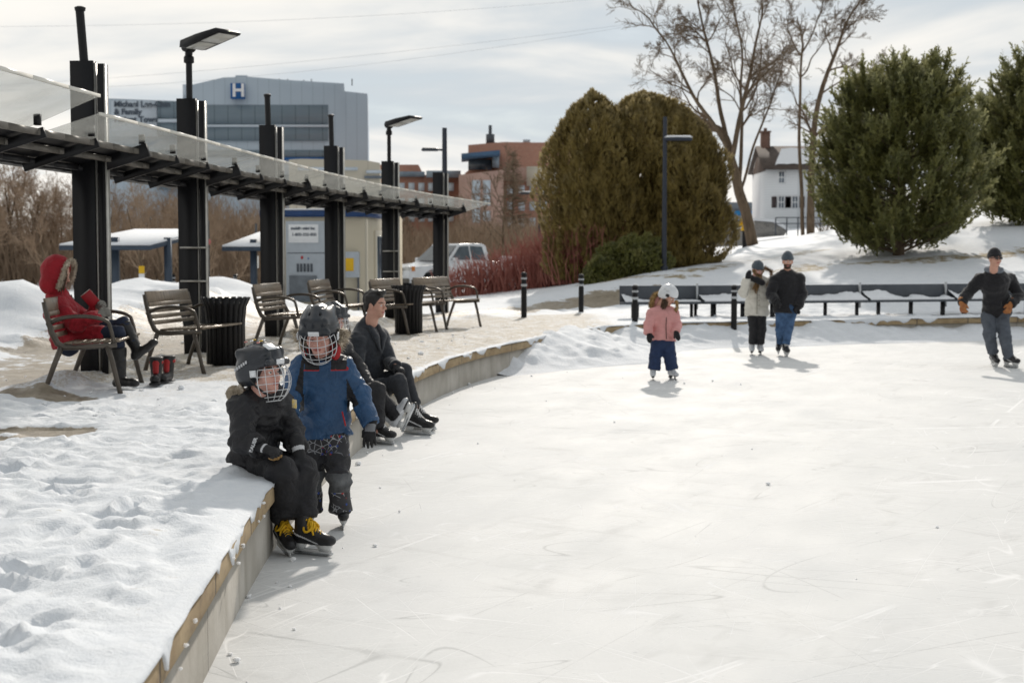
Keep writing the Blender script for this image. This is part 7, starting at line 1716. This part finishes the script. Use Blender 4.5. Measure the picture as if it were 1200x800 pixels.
for sy in (-1,1): b.add([(-.86,sy*.905,1.22),(-.36,sy*.775,1.70),(.06,sy*.775,1.72),(.06,sy*.905,1.22)], [(0,1,2,3)[::sy]]); b.add([(.14,sy*.905,1.22),(.14,sy*.775,1.72),(.72,sy*.775,1.70),(.80,sy*.905,1.22)], [(0,1,2,3)[::sy]])
b.add([(-1.09,-.80,1.20),(-1.09,.80,1.20),(-.43,.70,1.74),(-.43,-.70,1.74)], [(0,3,2,1)]); b.add([(1.02,-.78,1.25),(1.02,.78,1.25),(.985,.68,1.68),(.985,-.68,1.68)], [(0,1,2,3)]); b.build('window', M_cgl, U0)
for (x, sy) in ((-1.75,-1),(1.70,-1),(-1.75,1),(1.70,1)):
    wlo = empty('wheel', (x, sy*.80, .39)); wlo.parent = U0; b = MB(); b.lathe([(.24,-.12),(.37,-.13),(.395,-.09),(.395,.09),(.37,.13),(.24,.12)], 28, R=np.array([[1,0,0],[0,0,1],[0,1,0]])); b.build('tyre', M_tyre, wlo, auto=40); b = MB(); b.lathe([(0,-.06),(.10,-.10),(.24,-.085),(.24,.085),(.10,.10),(0,.06)], 20, R=np.array([[1,0,0],[0,0,1],[0,1,0]])); b.build('rim', M_purlin, wlo, auto=40)
for sy in (-1,1):
    b = MB(); b.box((-2.66,sy*.68,.90), (.16,.34,.18), bev=.03); b.build('headlight', mat('headlight', (.5,.5,.48), .15), U0); b = MB(); b.box((2.74,sy*.80,.95), (.06,.16,.34)); b.build('tail_light', M_red, U0); b = MB(); b.box((-.80,sy*1.05,1.22), (.14,.2,.16), bev=.03); b.build('wing_mirror', M_car, U0)
    b = MB(); b.box((-2.58,sy*.88,.92), (.12,.06,.16)); b.build('indicator', mat('amber', (.6,.2,.03), .4), U0)
b = MB(); b.box((-2.76,0,.84), (.06,1.0,.26)); b.box((-2.78,0,.5), (.12,1.75,.16), bev=.03); b.build('grille', M_purlin, U0)
# --- low white fence capped with snow behind the shrubs
fx0, fx1, Yf = XD(586,49), XD(664,49), 49; zf = TZ((fx0+fx1)/2,Yf); FN = empty('low_fence', ((fx0+fx1)/2,Yf,0), math.radians(4), 'low pale board fence capped with snow behind the red dogwoods', 'fence'); b = MB(); Ln = fx1-fx0; zt = zz_(305,Yf)
for k in range(16): b.box((-Ln/2+Ln*(k+.5)/16, 0, (zf-.2+zt)/2), (Ln/16-.02,.04,zt-zf+.2))
b.build('board', M_white, FN); b = MB(); b.box((0,0,zt+.07), (Ln+.1,.30,.16), bev=.06); b.build('snow', M_snowcap, FN)
# --- overhead cables
for k, (a, m_, c) in enumerate((((-250,30),(300,25),(770,-8)),((-300,112),(250,82),(840,15)),((-300,98),(220,96),(800,20)))):
    P = [D(*a,95), D(*m_,100), D(*c,105)]; t = np.linspace(-.2,1.2,30)[:,None]; Q = (1-t)*(1-2*t)*P[0]+4*t*(1-t)*P[1]+t*(2*t-1)*P[2]
    b = MB(); b.tube(Q, .008, 5); o = b.build('overhead_cable', M_pale); tag(o, ['uppermost of the faint overhead cables crossing the sky','middle one of the faint overhead cables crossing the sky','lowest of the faint overhead cables crossing the sky'][k], 'cable', 'overhead cables')
